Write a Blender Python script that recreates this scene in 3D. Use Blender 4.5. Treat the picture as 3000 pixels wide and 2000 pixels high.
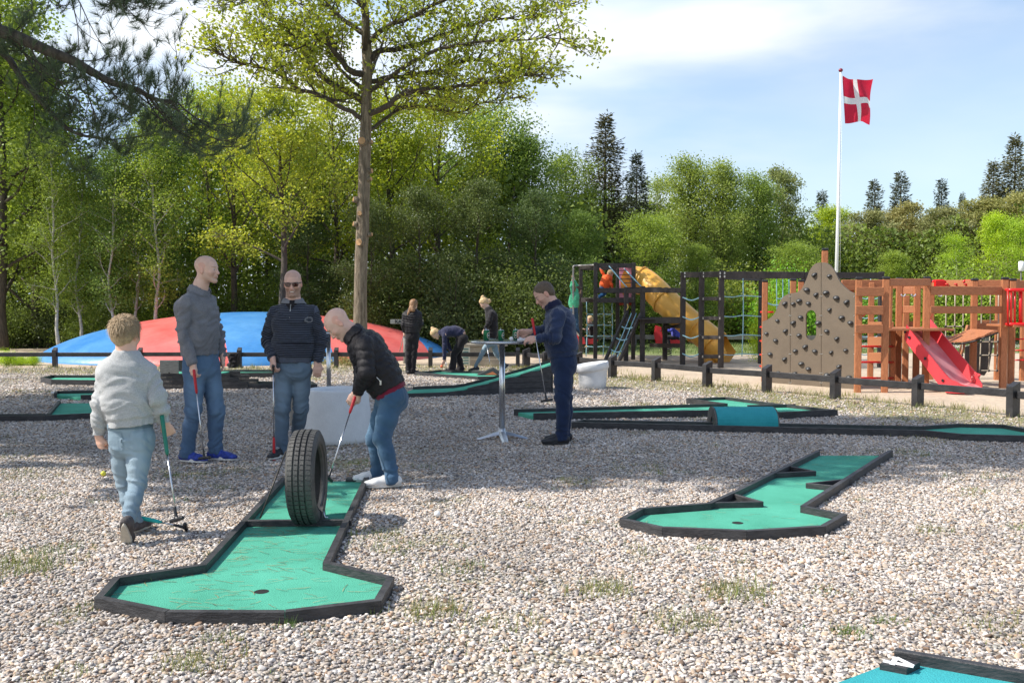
import bpy, math, random
import numpy as np
from mathutils import Vector, Matrix
for _o in list(bpy.data.objects):
    bpy.data.objects.remove(_o)
SC = bpy.context.scene
COL = SC.collection
PI = math.pi
# ------------------------------------------------------------ camera, sky, sun, exposure
CH = 1.45            # eye height
FPX = 2750.0         # focal length in pixels of the 3000 px wide photograph
PITCH = math.atan((1000.0 - 888.0) / FPX)
cam_d = bpy.data.cameras.new("camera")
cam_d.lens = FPX / 3000.0 * 36.0
cam_d.sensor_width = 36.0
cam_d.clip_start = 0.1
cam_d.clip_end = 2000
cam_o = bpy.data.objects.new("camera", cam_d)
cam_o.location = (0, 0, CH)
cam_o.rotation_euler = (PI / 2 - PITCH, 0, 0)
COL.objects.link(cam_o)
SC.camera = cam_o
SC.view_settings.view_transform = 'Standard'
SC.view_settings.look = 'None'
SC.view_settings.exposure = 0.48
SC.view_settings.gamma = 1.0
SC.view_settings.use_curve_mapping = False

SUN_EL = math.radians(47)
# the sun stands to the left and a little behind the camera
SUN_AZ = math.radians(8)
S_DIR = Vector((-math.cos(SUN_AZ) * math.cos(SUN_EL), -math.sin(SUN_AZ) * math.cos(SUN_EL), math.sin(SUN_EL)))
sun_d = bpy.data.lights.new("sun", 'SUN')
sun_d.energy = 4.7
sun_d.angle = math.radians(0.55)
sun_d.color = (1.0, 0.95, 0.87)
sun_o = bpy.data.objects.new("sun", sun_d)
sun_o.rotation_euler = S_DIR.to_track_quat('Z', 'Y').to_euler()
sun_o.location = (-20, -5, 20)
COL.objects.link(sun_o)

W = bpy.data.worlds.new("World")
SC.world = W
W.use_nodes = True
nt = W.node_tree
nt.nodes.clear()
def wn(t, **kw):
    n = nt.nodes.new(t)
    for k, v in kw.items():
        setattr(n, k, v)
    return n
sky = wn('ShaderNodeTexSky')
sky.sky_type = 'NISHITA'
sky.sun_disc = False
sky.sun_elevation = SUN_EL
sky.sun_rotation = math.atan2(S_DIR.x, S_DIR.y)
sky.air_density = 1.0
sky.dust_density = 1.2
sky.ozone_density = 1.2
tc = wn('ShaderNodeTexCoord')
mp = wn('ShaderNodeMapping')
mp.inputs['Rotation'].default_value = (0, 0, 0.25)
mp.inputs['Scale'].default_value = (1.0, 1.4, 3.4)
nt.links.new(tc.outputs['Generated'], mp.inputs['Vector'])
n1 = wn('ShaderNodeTexNoise')
n1.inputs['Scale'].default_value = 1.7
n1.inputs['Detail'].default_value = 7
n1.inputs['Roughness'].default_value = 0.52
n1.inputs['Distortion'].default_value = 0.25
nt.links.new(mp.outputs[0], n1.inputs['Vector'])
sepw = wn('ShaderNodeSeparateXYZ')
nt.links.new(tc.outputs['Generated'], sepw.inputs[0])
# thicker cloud toward the sun side
mx = wn('ShaderNodeMath', operation='MULTIPLY'); mx.inputs[1].default_value = -0.50
nt.links.new(sepw.outputs['X'], mx.inputs[0])
ad = wn('ShaderNodeMath', operation='ADD')
nt.links.new(n1.outputs['Fac'], ad.inputs[0]); nt.links.new(mx.outputs[0], ad.inputs[1])
mr = wn('ShaderNodeMapRange'); mr.interpolation_type = 'SMOOTHSTEP'
mr.inputs['From Min'].default_value = 0.31; mr.inputs['From Max'].default_value = 0.56
mr.inputs['To Min'].default_value = 0.22; mr.inputs['To Max'].default_value = 1.0
nt.links.new(ad.outputs[0], mr.inputs['Value'])
n2 = wn('ShaderNodeTexNoise')
n2.inputs['Scale'].default_value = 3.1; n2.inputs['Detail'].default_value = 4
nt.links.new(mp.outputs[0], n2.inputs['Vector'])
cr = wn('ShaderNodeValToRGB')
cr.color_ramp.elements[0].position = 0.34; cr.color_ramp.elements[0].color = (0.54, 0.73, 1.0, 1)
cr.color_ramp.elements[1].position = 0.62; cr.color_ramp.elements[1].color = (0.98, 1.0, 1.02, 1)
nt.links.new(n2.outputs['Fac'], cr.inputs['Fac'])
# cloud brightness rises toward the sun side
mb = wn('ShaderNodeMapRange')
mb.inputs['From Min'].default_value = 0.5; mb.inputs['From Max'].default_value = -0.35
mb.inputs['To Min'].default_value = 0.78; mb.inputs['To Max'].default_value = 0.88
nt.links.new(sepw.outputs['X'], mb.inputs['Value'])
cm = wn('ShaderNodeVectorMath', operation='SCALE')
nt.links.new(cr.outputs['Color'], cm.inputs[0]); nt.links.new(mb.outputs[0], cm.inputs['Scale'])
sk = wn('ShaderNodeVectorMath', operation='SCALE'); sk.inputs['Scale'].default_value = 0.15
nt.links.new(sky.outputs['Color'], sk.inputs[0])
mix = wn('ShaderNodeMix', data_type='RGBA')
# the cloud thins out toward the open sky overhead
mz = wn('ShaderNodeMapRange'); mz.interpolation_type = 'SMOOTHSTEP'
mz.inputs['From Min'].default_value = 0.36; mz.inputs['From Max'].default_value = 0.80; mz.inputs['To Min'].default_value = 1.0; mz.inputs['To Max'].default_value = 0.22
nt.links.new(sepw.outputs['Z'], mz.inputs['Value'])
mzz = wn('ShaderNodeMath', operation='MULTIPLY'); nt.links.new(mr.outputs[0], mzz.inputs[0]); nt.links.new(mz.outputs[0], mzz.inputs[1])
nt.links.new(mzz.outputs[0], mix.inputs['Factor'])
nt.links.new(sk.outputs[0], mix.inputs['A']); nt.links.new(cm.outputs[0], mix.inputs['B'])
bg = wn('ShaderNodeBackground'); bg.inputs['Strength'].default_value = 1.0
nt.links.new(mix.outputs['Result'], bg.inputs['Color'])
wo = wn('ShaderNodeOutputWorld')
nt.links.new(bg.outputs[0], wo.inputs['Surface'])
W.cycles.sampling_method = 'AUTOMATIC'
SC.cycles.max_bounces = 6
SC.cycles.transparent_max_bounces = 8
try:
    SC.cycles.use_denoising = True
except Exception:
    pass

# ------------------------------------------------------------ helpers
R = random.Random(7)
NR = np.random.RandomState(11)
def G(px, py, z=0.0):
    "point at height z on the sight line through a pixel of the 3000x2000 photograph"
    dx = (px - 1500) / FPX; dz = -(py - 1000) / FPX
    ry = math.cos(PITCH) + math.sin(PITCH) * dz
    rz = -math.sin(PITCH) + math.cos(PITCH) * dz
    t = (z - CH) / rz
    return np.array([dx * t, ry * t, z])
def V(px, py, D):
    "point at distance D (metres along y) on the sight line"
    dx = (px - 1500) / FPX; dz = -(py - 1000) / FPX
    ry = math.cos(PITCH) + math.sin(PITCH) * dz
    rz = -math.sin(PITCH) + math.cos(PITCH) * dz
    t = D / ry
    return np.array([dx * t, D, CH + rz * t])
def A3(*v):
    return np.array(v, dtype=float)
def nrm(v):
    v = np.asarray(v, dtype=float); l = np.linalg.norm(v)
    return v / l if l > 1e-9 else v
ORG = {}
def org(o):
    return ORG.get(o.name, np.zeros(3))
def mesh_data(name, verts, faces, mats, smooth=False, face_mat=None, attrs=None):
    me = bpy.data.meshes.new(name)
    verts = np.asarray(verts, dtype=np.float32)
    if isinstance(faces, np.ndarray) and faces.ndim == 2:
        nf, k = faces.shape
        me.vertices.add(len(verts)); me.vertices.foreach_set('co', verts.ravel())
        me.loops.add(nf * k); me.loops.foreach_set('vertex_index', faces.astype(np.int32).ravel())
        me.polygons.add(nf)
        me.polygons.foreach_set('loop_start', np.arange(nf, dtype=np.int32) * k)
        me.polygons.foreach_set('loop_total', np.full(nf, k, dtype=np.int32))
        me.update(calc_edges=True)
    else:
        me.from_pydata([tuple(map(float, v)) for v in verts], [], [tuple(int(i) for i in f) for f in faces])
        me.update()
    if not isinstance(mats, (list, tuple)):
        mats = [mats]
    for m in mats:
        me.materials.append(m)
    if face_mat is not None:
        me.polygons.foreach_set('material_index', np.asarray(face_mat, dtype=np.int32))
    if smooth:
        me.polygons.foreach_set('use_smooth', np.ones(len(me.polygons), dtype=bool))
    if attrs:
        for k, a in attrs.items():
            a = np.asarray(a, dtype=np.float32)
            if a.ndim == 1:
                at = me.attributes.new(k, 'FLOAT', 'POINT'); at.data.foreach_set('value', a)
            elif a.shape[1] == 4:
                at = me.attributes.new(k, 'FLOAT_COLOR', 'POINT'); at.data.foreach_set('color', a.ravel())
            else:
                at = me.attributes.new(k, 'FLOAT_VECTOR', 'POINT'); at.data.foreach_set('vector', a.ravel())
    return me
def add(name, verts, faces, mats, parent=None, smooth=False, **kw):
    "link a mesh given in world coordinates as a child of parent (or at top level)"
    verts = np.asarray(verts, dtype=float).reshape(-1, 3)
    if parent is not None:
        verts = verts - org(parent)
    me = mesh_data(name, verts, faces, mats, smooth, **kw)
    o = bpy.data.objects.new(name, me); COL.objects.link(o)
    if parent is not None:
        o.parent = parent; ORG[o.name] = org(parent)
    return o
def tag(o, label=None, cat=None, group=None, kind=None):
    if label: o['label'] = label
    if cat: o['category'] = cat
    if group: o['group'] = group
    if kind: o['kind'] = kind
    return o
def root(name, loc, label, cat, group=None):
    o = bpy.data.objects.new(name, None); COL.objects.link(o)
    o.location = tuple(float(v) for v in loc); o.empty_display_size = 0.1
    ORG[o.name] = np.array(loc, dtype=float)
    return tag(o, label, cat, group)
def copy_tree(o, loc=None, rz=None, sc=None, label=None, group=None, parent=None, color=None):
    c = o.copy(); COL.objects.link(c); c.parent = parent
    if loc is not None: c.location = tuple(float(v) for v in loc)
    if rz is not None: c.rotation_euler = (0, 0, rz)
    if sc is not None: c.scale = sc if hasattr(sc, '__len__') else (sc, sc, sc)
    if label: c['label'] = label
    if group: c['group'] = group
    if color: c.color = color
    for ch in list(o.children):
        copy_tree(ch, parent=c, color=color)
    return c
class MB:
    "collects pieces of ONE mesh"
    def __init__(s): s.v = []; s.f = []; s.n = 0
    def put(s, v, f):
        v = np.asarray(v, float).reshape(-1, 3)
        s.v.append(v); s.f += [tuple(i + s.n for i in q) for q in f]; s.n += len(v); return s
    def build(s, name, mat, parent=None, smooth=False):
        return add(name, np.concatenate(s.v), s.f, mat, parent, smooth)
    def box(s, c, size, rz=0, ch=0.0, ax=None): return s.put(*box_vf(c, size, rz, ch, ax))
    def beam(s, a, b, w, h, ch=0.0, up=(0, 0, 1)): return s.put(*beam_vf(a, b, w, h, ch, up))
    def tube(s, pts, r, n=8, cap=True): return s.put(*tube_vf(pts, r, n, cap))
def box_vf(c, size, rz=0, ch=0.0, ax=None):
    c = np.asarray(c, float); h = np.asarray(size, float) / 2
    if ch <= 0:
        v = np.array([[x, y, z] for z in (-1, 1) for y in (-1, 1) for x in (-1, 1)], float) * h
        f = [(0, 2, 3, 1), (4, 5, 7, 6), (0, 1, 5, 4), (2, 6, 7, 3), (0, 4, 6, 2), (1, 3, 7, 5)]
    else:
        ch = min(ch, h.min() * 0.6)
        v = []; idx = {}
        for sx in (-1, 1):
            for sy in (-1, 1):
                for sz in (-1, 1):
                    s_ = (sx, sy, sz)
                    for a in range(3):
                        p = [s_[i] * (h[i] - (0 if i == a else ch)) for i in range(3)]
                        idx[(s_, a)] = len(v); v.append(p)
        f = []
        for a in range(3):
            b, c2 = (a + 1) % 3, (a + 2) % 3
            for s1 in (-1, 1):
                q = []
                for (u, w) in ((-1, -1), (1, -1), (1, 1), (-1, 1)):
                    k = [0, 0, 0]; k[a] = s1; k[b] = u; k[c2] = w
                    q.append(idx[(tuple(k), a)])
                f.append(tuple(q) if s1 > 0 else tuple(q[::-1]))
            # edges running along axis a
            for s1 in (-1, 1):
                for s2 in (-1, 1):
                    k0 = [0, 0, 0]; k0[a] = -1; k0[b] = s1; k0[c2] = s2
                    k1 = list(k0); k1[a] = 1
                    k0 = tuple(k0); k1 = tuple(k1)
                    q = (idx[(k0, b)], idx[(k1, b)], idx[(k1, c2)], idx[(k0, c2)])
                    f.append(q if s1 * s2 < 0 else q[::-1])
        for s_ in [(x, y, z) for x in (-1, 1) for y in (-1, 1) for z in (-1, 1)]:
            q = (idx[(s_, 0)], idx[(s_, 1)], idx[(s_, 2)])
            f.append(q if s_[0] * s_[1] * s_[2] > 0 else q[::-1])
        v = np.array(v)
    if ax is not None:
        v = v @ np.array(ax)
    elif rz:
        cs, sn = math.cos(rz), math.sin(rz)
        v = v @ np.array([[cs, sn, 0], [-sn, cs, 0], [0, 0, 1]])
    return v + c, f
def frame_of(d, up=(0, 0, 1)):
    d = nrm(d); up = np.asarray(up, float)
    if abs(np.dot(d, nrm(up))) > 0.98: up = np.array([0, 1.0, 0])
    s = nrm(np.cross(d, up)); u = np.cross(s, d)
    return d, s, u
def beam_vf(a, b, w, h, ch=0.0, up=(0, 0, 1)):
    a = np.asarray(a, float); b = np.asarray(b, float)
    d, s, u = frame_of(b - a, up)
    return box_vf((a + b) / 2, (np.linalg.norm(b - a), w, h), 0, ch, ax=np.array([d, s, u]))
def tube_vf(pts, r, n=8, cap=True):
    pts = [np.asarray(p, float) for p in pts]; m = len(pts)
    rs = [r] * m if np.isscalar(r) else list(r)
    v = []; ref = None
    for i in range(m):
        t = nrm(pts[min(i + 1, m - 1)] - pts[max(i - 1, 0)])
        if ref is None:
            ref = np.cross(t, (0, 0, 1.0))
            if np.linalg.norm(ref) < 0.1: ref = np.cross(t, (0, 1.0, 0))
        ref = nrm(ref - t * np.dot(ref, t)); b = np.cross(t, ref)
        for k in range(n):
            a = 2 * PI * k / n
            v.append(pts[i] + (ref * math.cos(a) + b * math.sin(a)) * rs[i])
    f = []
    for i in range(m - 1):
        for k in range(n):
            k2 = (k + 1) % n
            f.append((i * n + k, i * n + k2, (i + 1) * n + k2, (i + 1) * n + k))
    if cap:
        f.append(tuple(range(n))[::-1]); f.append(tuple(range((m - 1) * n, m * n)))
    return np.array(v), f
def lathe_vf(c, prof, n=32, ax=None):
    "prof: list of (r, z)"
    v = []; f = []; m = len(prof)
    for (r, z) in prof:
        for k in range(n):
            a = 2 * PI * k / n
            v.append((r * math.cos(a), r * math.sin(a), z))
    for i in range(m - 1):
        for k in range(n):
            k2 = (k + 1) % n
            f.append((i * n + k, i * n + k2, (i + 1) * n + k2, (i + 1) * n + k))
    v = np.array(v)
    if ax is not None: v = v @ np.array(ax)
    return v + np.asarray(c, float), f
def prism_vf(poly, z0, z1):
    n = len(poly)
    v = [(p[0], p[1], z0) for p in poly] + [(p[0], p[1], z1) for p in poly]
    f = [tuple(range(n))[::-1], tuple(range(n, 2 * n))] + [(i, (i + 1) % n, n + (i + 1) % n, n + i) for i in range(n)]
    return v, f
def box(name, c, size, mat, parent=None, rz=0, ch=0.004): return add(name, *box_vf(c, size, rz, ch), mat, parent)
def beam(name, a, b, w, h, mat, parent=None, ch=0.005, up=(0, 0, 1)): return add(name, *beam_vf(a, b, w, h, ch, up), mat, parent)
def tube(name, pts, r, mat, parent=None, n=8, smooth=True): return add(name, *tube_vf(pts, r, n), mat, parent, smooth)
def smooth_path(pts, k=6):
    "Catmull-Rom through pts"
    P = [np.asarray(p, float) for p in pts]; P = [2 * P[0] - P[1]] + P + [2 * P[-1] - P[-2]]
    out = []
    for i in range(1, len(P) - 2):
        for j in range(k):
            t = j / k
            out.append(0.5 * ((2 * P[i]) + (-P[i - 1] + P[i + 1]) * t + (2 * P[i - 1] - 5 * P[i] + 4 * P[i + 1] - P[i + 2]) * t * t + (-P[i - 1] + 3 * P[i] - 3 * P[i + 1] + P[i + 2]) * t ** 3))
    out.append(P[-2]); return out
# value noise
_perm = np.random.RandomState(5).rand(64, 64, 64).astype(np.float32)
def vnoise(p):
    p = np.asarray(p, dtype=np.float32); i = np.floor(p).astype(np.int32); f = p - i
    f = f * f * (3 - 2 * f); i = i & 63; j = (i + 1) & 63
    x0, y0, z0 = i.T; x1, y1, z1 = j.T; fx, fy, fz = f.T
    a = _perm[x0, y0, z0] * (1 - fx) + _perm[x1, y0, z0] * fx
    b = _perm[x0, y1, z0] * (1 - fx) + _perm[x1, y1, z0] * fx
    c = _perm[x0, y0, z1] * (1 - fx) + _perm[x1, y0, z1] * fx
    d = _perm[x0, y1, z1] * (1 - fx) + _perm[x1, y1, z1] * fx
    return (a * (1 - fy) + b * fy) * (1 - fz) + (c * (1 - fy) + d * fy) * fz
def fbm(p, oct=3):
    s = 0; a = 1; t = 0
    for k in range(oct):
        s = s + a * vnoise(p * (2 ** k) + 7.3 * k); t += a; a *= 0.5
    return s / t

# ------------------------------------------------------------ materials
def new_mat(name):
    m = bpy.data.materials.new(name); m.use_nodes = True
    n = m.node_tree.nodes; n.clear()
    out = n.new('ShaderNodeOutputMaterial'); b = n.new('ShaderNodeBsdfPrincipled')
    m.node_tree.links.new(b.outputs[0], out.inputs['Surface'])
    return m, m.node_tree, b, out
def rgb(c): return (c[0], c[1], c[2], 1)
def mat(name, col, rough=0.6, var=0.18, scale=6.0, bump=0.0, bscale=60.0, metal=0.0, col2=None, stretch=(1, 1, 1), spec=0.5, fine=0.0, attr=None, dist=0.01):
    m, t, b, out = new_mat(name)
    N = t.nodes; L = t.links
    tc = N.new('ShaderNodeTexCoord'); mp = N.new('ShaderNodeMapping'); mp.inputs['Scale'].default_value = stretch
    L.new(tc.outputs['Object'], mp.inputs['Vector'])
    no = N.new('ShaderNodeTexNoise'); no.inputs['Scale'].default_value = scale; no.inputs['Detail'].default_value = 5
    no.inputs['Roughness'].default_value = 0.62
    L.new(mp.outputs[0], no.inputs['Vector'])
    cr = N.new('ShaderNodeValToRGB')
    c2 = col2 or tuple(min(1, c * (1 + var)) for c in col)
    c1 = tuple(c * (1 - var) for c in col) if col2 is None else col
    cr.color_ramp.elements[0].position = 0.32; cr.color_ramp.elements[0].color = rgb(c1)
    cr.color_ramp.elements[1].position = 0.68; cr.color_ramp.elements[1].color = rgb(c2)
    L.new(no.outputs['Fac'], cr.inputs['Fac'])
    last = cr.outputs['Color']
    if attr:
        at = N.new('ShaderNodeAttribute'); at.attribute_name = attr
        mm = N.new('ShaderNodeMix'); mm.data_type = 'RGBA'; mm.blend_type = 'MULTIPLY'; mm.inputs['Factor'].default_value = 1
        L.new(last, mm.inputs['A']); L.new(at.outputs['Color'], mm.inputs['B']); last = mm.outputs['Result']
    if fine:
        n3 = N.new('ShaderNodeTexNoise'); n3.inputs['Scale'].default_value = bscale * 3; n3.inputs['Detail'].default_value = 2
        L.new(mp.outputs[0], n3.inputs['Vector'])
        h = N.new('ShaderNodeHueSaturation'); mr = N.new('ShaderNodeMapRange')
        mr.inputs['From Min'].default_value = 0.3; mr.inputs['From Max'].default_value = 0.7
        mr.inputs['To Min'].default_value = 1 - fine; mr.inputs['To Max'].default_value = 1 + fine
        L.new(n3.outputs['Fac'], mr.inputs['Value']); L.new(mr.outputs[0], h.inputs['Value']); L.new(last, h.inputs['Color'])
        last = h.outputs['Color']
    L.new(last, b.inputs['Base Color'])
    b.inputs['Roughness'].default_value = rough; b.inputs['Metallic'].default_value = metal
    b.inputs['Specular IOR Level'].default_value = spec
    if bump:
        nb = N.new('ShaderNodeTexNoise'); nb.inputs['Scale'].default_value = bscale; nb.inputs['Detail'].default_value = 4
        L.new(mp.outputs[0], nb.inputs['Vector'])
        bp = N.new('ShaderNodeBump'); bp.inputs['Strength'].default_value = bump; bp.inputs['Distance'].default_value = dist
        L.new(nb.outputs['Fac'], bp.inputs['Height']); L.new(bp.outputs[0], b.inputs['Normal'])
    return m
def wood(name, c1, c2, rough=0.6, stretch=(1, 1, 1), bump=0.3): return mat(name, c1, rough, col2=c2, scale=14, stretch=stretch, bump=bump, bscale=40)
# ------------------------------------------------------------ surfaces grown from distance fields (people, hair, clothes)
class Field:
    def __init__(s): s.p = []
    def add(s, fn, lo, hi, k=0.02, op='u', grp=0):
        s.p.append((fn, np.asarray(lo, float), np.asarray(hi, float), k, op)); return s
    def cone(s, a, b, ra, rb, k=0.02, op='u', cut=None):
        a = np.asarray(a, float); b = np.asarray(b, float); r = max(ra, rb)
        ab = b - a; L2 = float(ab @ ab) + 1e-12
        def fn(x, y, z):
            px, py, pz = x - a[0], y - a[1], z - a[2]
            t = np.clip((px * ab[0] + py * ab[1] + pz * ab[2]) / L2, 0, 1)
            d = np.sqrt((px - ab[0] * t) ** 2 + (py - ab[1] * t) ** 2 + (pz - ab[2] * t) ** 2) - (ra + (rb - ra) * t)
            if cut is not None:
                c, n = cut
                d = np.maximum(d, (x - c[0]) * n[0] + (y - c[1]) * n[1] + (z - c[2]) * n[2])
            return d
        return s.add(fn, np.minimum(a, b) - r, np.maximum(a, b) + r, k, op)
    def chain(s, pts, rs, k=0.02, op='u', cut=None):
        for i in range(len(pts) - 1):
            s.cone(pts[i], pts[i + 1], rs[i], rs[i + 1], k, op, cut)
        return s
    def ell(s, c, r, ax=None, k=0.02, op='u', cut=None):
        c = np.asarray(c, float); r = np.asarray(r, float); ax = np.eye(3) if ax is None else np.asarray(ax, float)
        R_ = np.abs(ax.T) @ r; mr = r.min()
        def fn(x, y, z):
            px, py, pz = x - c[0], y - c[1], z - c[2]
            q = [(px * ax[i, 0] + py * ax[i, 1] + pz * ax[i, 2]) / r[i] for i in range(3)]
            k0 = np.sqrt(q[0] ** 2 + q[1] ** 2 + q[2] ** 2)
            k1 = np.sqrt((q[0] / r[0]) ** 2 + (q[1] / r[1]) ** 2 + (q[2] / r[2]) ** 2) + 1e-9
            d = k0 * (k0 - 1) / k1
            if cut is not None:
                cc, n = cut
                d = np.maximum(d, (x - cc[0]) * n[0] + (y - cc[1]) * n[1] + (z - cc[2]) * n[2])
            return d
        return s.add(fn, c - R_, c + R_, k, op)
    def etube(s, pts, ru, rv, side, k=0.03, cut=None, op='u', p=2.4):
        "a trunk with oval sections: half width ru along side, half depth rv"
        for i in range(len(pts) - 1):
            a = np.asarray(pts[i], float); b = np.asarray(pts[i + 1], float); ab = b - a; L = np.linalg.norm(ab); d_ = ab / L
            sd = side[i] if isinstance(side, list) else side
            u = nrm(np.asarray(sd, float) - d_ * np.dot(sd, d_)); v = np.cross(d_, u)
            r0 = (ru[i], ru[i + 1]); r1 = (rv[i], rv[i + 1]); rm = max(r0 + r1)
            def fn(x, y, z, a=a, d_=d_, u=u, v=v, L=L, r0=r0, r1=r1):
                px, py, pz = x - a[0], y - a[1], z - a[2]
                t = (px * d_[0] + py * d_[1] + pz * d_[2])
                tc_ = np.clip(t / L, 0, 1)
                A = r0[0] + (r0[1] - r0[0]) * tc_; B = r1[0] + (r1[1] - r1[0]) * tc_
                e = t - tc_ * L
                qu = np.abs(px * u[0] + py * u[1] + pz * u[2]) / A; qv = np.abs(px * v[0] + py * v[1] + pz * v[2]) / B
                qe = np.abs(e) / np.minimum(A, B)
                d = ((qu ** p + qv ** p + qe ** p) ** (1 / p) - 1) * np.minimum(A, B)
                if cut is not None:
                    for (c, n) in cut:
                        d = np.maximum(d, (x - c[0]) * n[0] + (y - c[1]) * n[1] + (z - c[2]) * n[2])
                return d
            s.add(fn, np.minimum(a, b) - rm, np.maximum(a, b) + rm, k, op)
        return s
    def axes(s, h, fine=()):
        lo = np.min([p[1] for p in s.p if p[4] == 'u'], axis=0) - 0.03; hi = np.max([p[2] for p in s.p if p[4] == 'u'], axis=0) + 0.03
        out = []
        for a in range(3):
            x = lo[a]; c = [x]
            while x < hi[a]:
                st = h
                for (flo, fhi, fh) in fine:
                    if flo[a] - 0.01 <= x <= fhi[a] + 0.01: st = min(st, fh)
                x += st; c.append(x)
            out.append(np.array(c, dtype=np.float32))
        return out
    def mesh(s, h=0.01, fine=()):
        X, Y, Z = s.axes(h, fine)
        D = np.full((len(X), len(Y), len(Z)), 0.3, dtype=np.float32)
        for fn, lo, hi, k, op in s.p:
            pad = k + 0.02
            sl = []
            for ax, a in ((X, 0), (Y, 1), (Z, 2)):
                sl.append(slice(max(0, np.searchsorted(ax, lo[a] - pad) - 1), min(len(ax), np.searchsorted(ax, hi[a] + pad) + 1)))
            if any(q.stop - q.start < 1 for q in sl): continue
            d = fn(X[sl[0]][:, None, None], Y[sl[1]][None, :, None], Z[sl[2]][None, None, :]).astype(np.float32)
            o = D[tuple(sl)]
            if op == 'u':
                hh = np.clip(0.5 + 0.5 * (o - d) / k, 0, 1); D[tuple(sl)] = o * (1 - hh) + d * hh - k * hh * (1 - hh)
            else:
                d = -d; hh = np.clip(0.5 - 0.5 * (o - d) / k, 0, 1); D[tuple(sl)] = o * (1 - hh) + d * hh + k * hh * (1 - hh)
        return surface_net(D, X, Y, Z)
def surface_net(D, X, Y, Z):
    ax = (X, Y, Z); nx, ny, nz = D.shape; cs = (nx - 1, ny - 1, nz - 1)
    S = D < 0; cells = []; poss = []; quads = []
    for a in range(3):
        i0 = [slice(None)] * 3; i1 = [slice(None)] * 3; i0[a] = slice(0, -1); i1[a] = slice(1, None)
        m = S[tuple(i0)] != S[tuple(i1)]
        I = np.argwhere(m)
        b, c = (a + 1) % 3, (a + 2) % 3
        ok = (I[:, b] > 0) & (I[:, c] > 0) & (I[:, b] < D.shape[b] - 1) & (I[:, c] < D.shape[c] - 1)
        I = I[ok]
        if len(I) == 0: continue
        J = I.copy(); J[:, a] += 1
        d0 = D[tuple(I.T)]; d1 = D[tuple(J.T)]; t = d0 / (d0 - d1)
        P = np.stack([ax[q][I[:, q]] for q in range(3)], 1).astype(np.float64)
        P[:, a] += t * (ax[a][J[:, a]] - ax[a][I[:, a]])
        q4 = []
        for (ob, oc) in ((-1, -1), (0, -1), (0, 0), (-1, 0)):
            K = I.copy(); K[:, b] += ob; K[:, c] += oc
            fl = (K[:, 0] * cs[1] + K[:, 1]) * cs[2] + K[:, 2]
            cells.append(fl); poss.append(P); q4.append(fl)
        q4 = np.stack(q4, 1); flip = ~(d0 < 0)
        q4[flip] = q4[flip][:, ::-1]
        quads.append(q4)
    cells = np.concatenate(cells); poss = np.concatenate(poss); quads = np.concatenate(quads)
    u, inv = np.unique(cells, return_inverse=True)
    n = np.bincount(inv); v = np.stack([np.bincount(inv, poss[:, q]) / n for q in range(3)], 1)
    return v, np.searchsorted(u, quads).astype(np.int32)
def vnormals(v, f):
    a = v[f[:, 2]] - v[f[:, 0]]; b = v[f[:, 3]] - v[f[:, 1]]; n = np.cross(a, b)
    out = np.zeros_like(v)
    for k in range(4):
        for q in range(3): out[:, q] += np.bincount(f[:, k], n[:, q], len(v))
    return out / (np.linalg.norm(out, axis=1, keepdims=True) + 1e-12)
def relax(v, f, it=1):
    for _ in range(it):
        s = np.zeros_like(v); n = np.zeros(len(v))
        for k in range(4):
            a = f[:, k]; b = f[:, (k + 1) % 4]
            for q in range(3): s[:, q] += np.bincount(a, v[b, q], len(v)) + np.bincount(b, v[a, q], len(v))
            n += np.bincount(a, minlength=len(v)) + np.bincount(b, minlength=len(v))
        v = v * 0.5 + 0.5 * s / n[:, None]
    return v
def bone_param(v, bones):
    "for every vertex: distance along the nearest bone (metres from its root), distance from it, bone index"
    best = np.full(len(v), 1e9); al = np.zeros(len(v)); ix = np.zeros(len(v), int)
    for i, (a, b, off, w) in enumerate(bones):
        ab = b - a; L = np.linalg.norm(ab); t = np.clip((v - a) @ ab / L ** 2, 0, 1)
        d = np.linalg.norm(v - a - t[:, None] * ab, axis=1) / w
        m = d < best; best[m] = d[m]; al[m] = (off + t * L)[m]; ix[m] = i
    return al, best, ix
# ------------------------------------------------------------ people
def skin_mat(name, base, red=(0.62, 0.25, 0.18)):
    m, t, b, out = new_mat(name); N = t.nodes; L = t.links
    at = N.new('ShaderNodeAttribute'); at.attribute_name = 'tint'
    tc = N.new('ShaderNodeTexCoord'); no = N.new('ShaderNodeTexNoise'); no.inputs['Scale'].default_value = 28; no.inputs['Detail'].default_value = 4
    L.new(tc.outputs['Object'], no.inputs['Vector'])
    mr = N.new('ShaderNodeMapRange'); mr.inputs['To Min'].default_value = 0.86; mr.inputs['To Max'].default_value = 1.12
    L.new(no.outputs['Fac'], mr.inputs['Value'])
    v = N.new('ShaderNodeVectorMath'); v.operation = 'SCALE'; L.new(at.outputs['Color'], v.inputs[0]); L.new(mr.outputs[0], v.inputs['Scale'])
    L.new(v.outputs[0], b.inputs['Base Color'])
    b.inputs['Roughness'].default_value = 0.48; b.inputs['Specular IOR Level'].default_value = 0.4
    b.inputs['Subsurface Weight'].default_value = 0.0
    bp = N.new('ShaderNodeBump'); bp.inputs['Strength'].default_value = 0.15; bp.inputs['Distance'].default_value = 0.002
    n2 = N.new('ShaderNodeTexNoise'); n2.inputs['Scale'].default_value = 220; L.new(tc.outputs['Object'], n2.inputs['Vector'])
    L.new(n2.outputs['Fac'], bp.inputs['Height']); L.new(bp.outputs[0], b.inputs['Normal'])
    return m
M_SKIN = skin_mat('skin', None)
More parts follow.
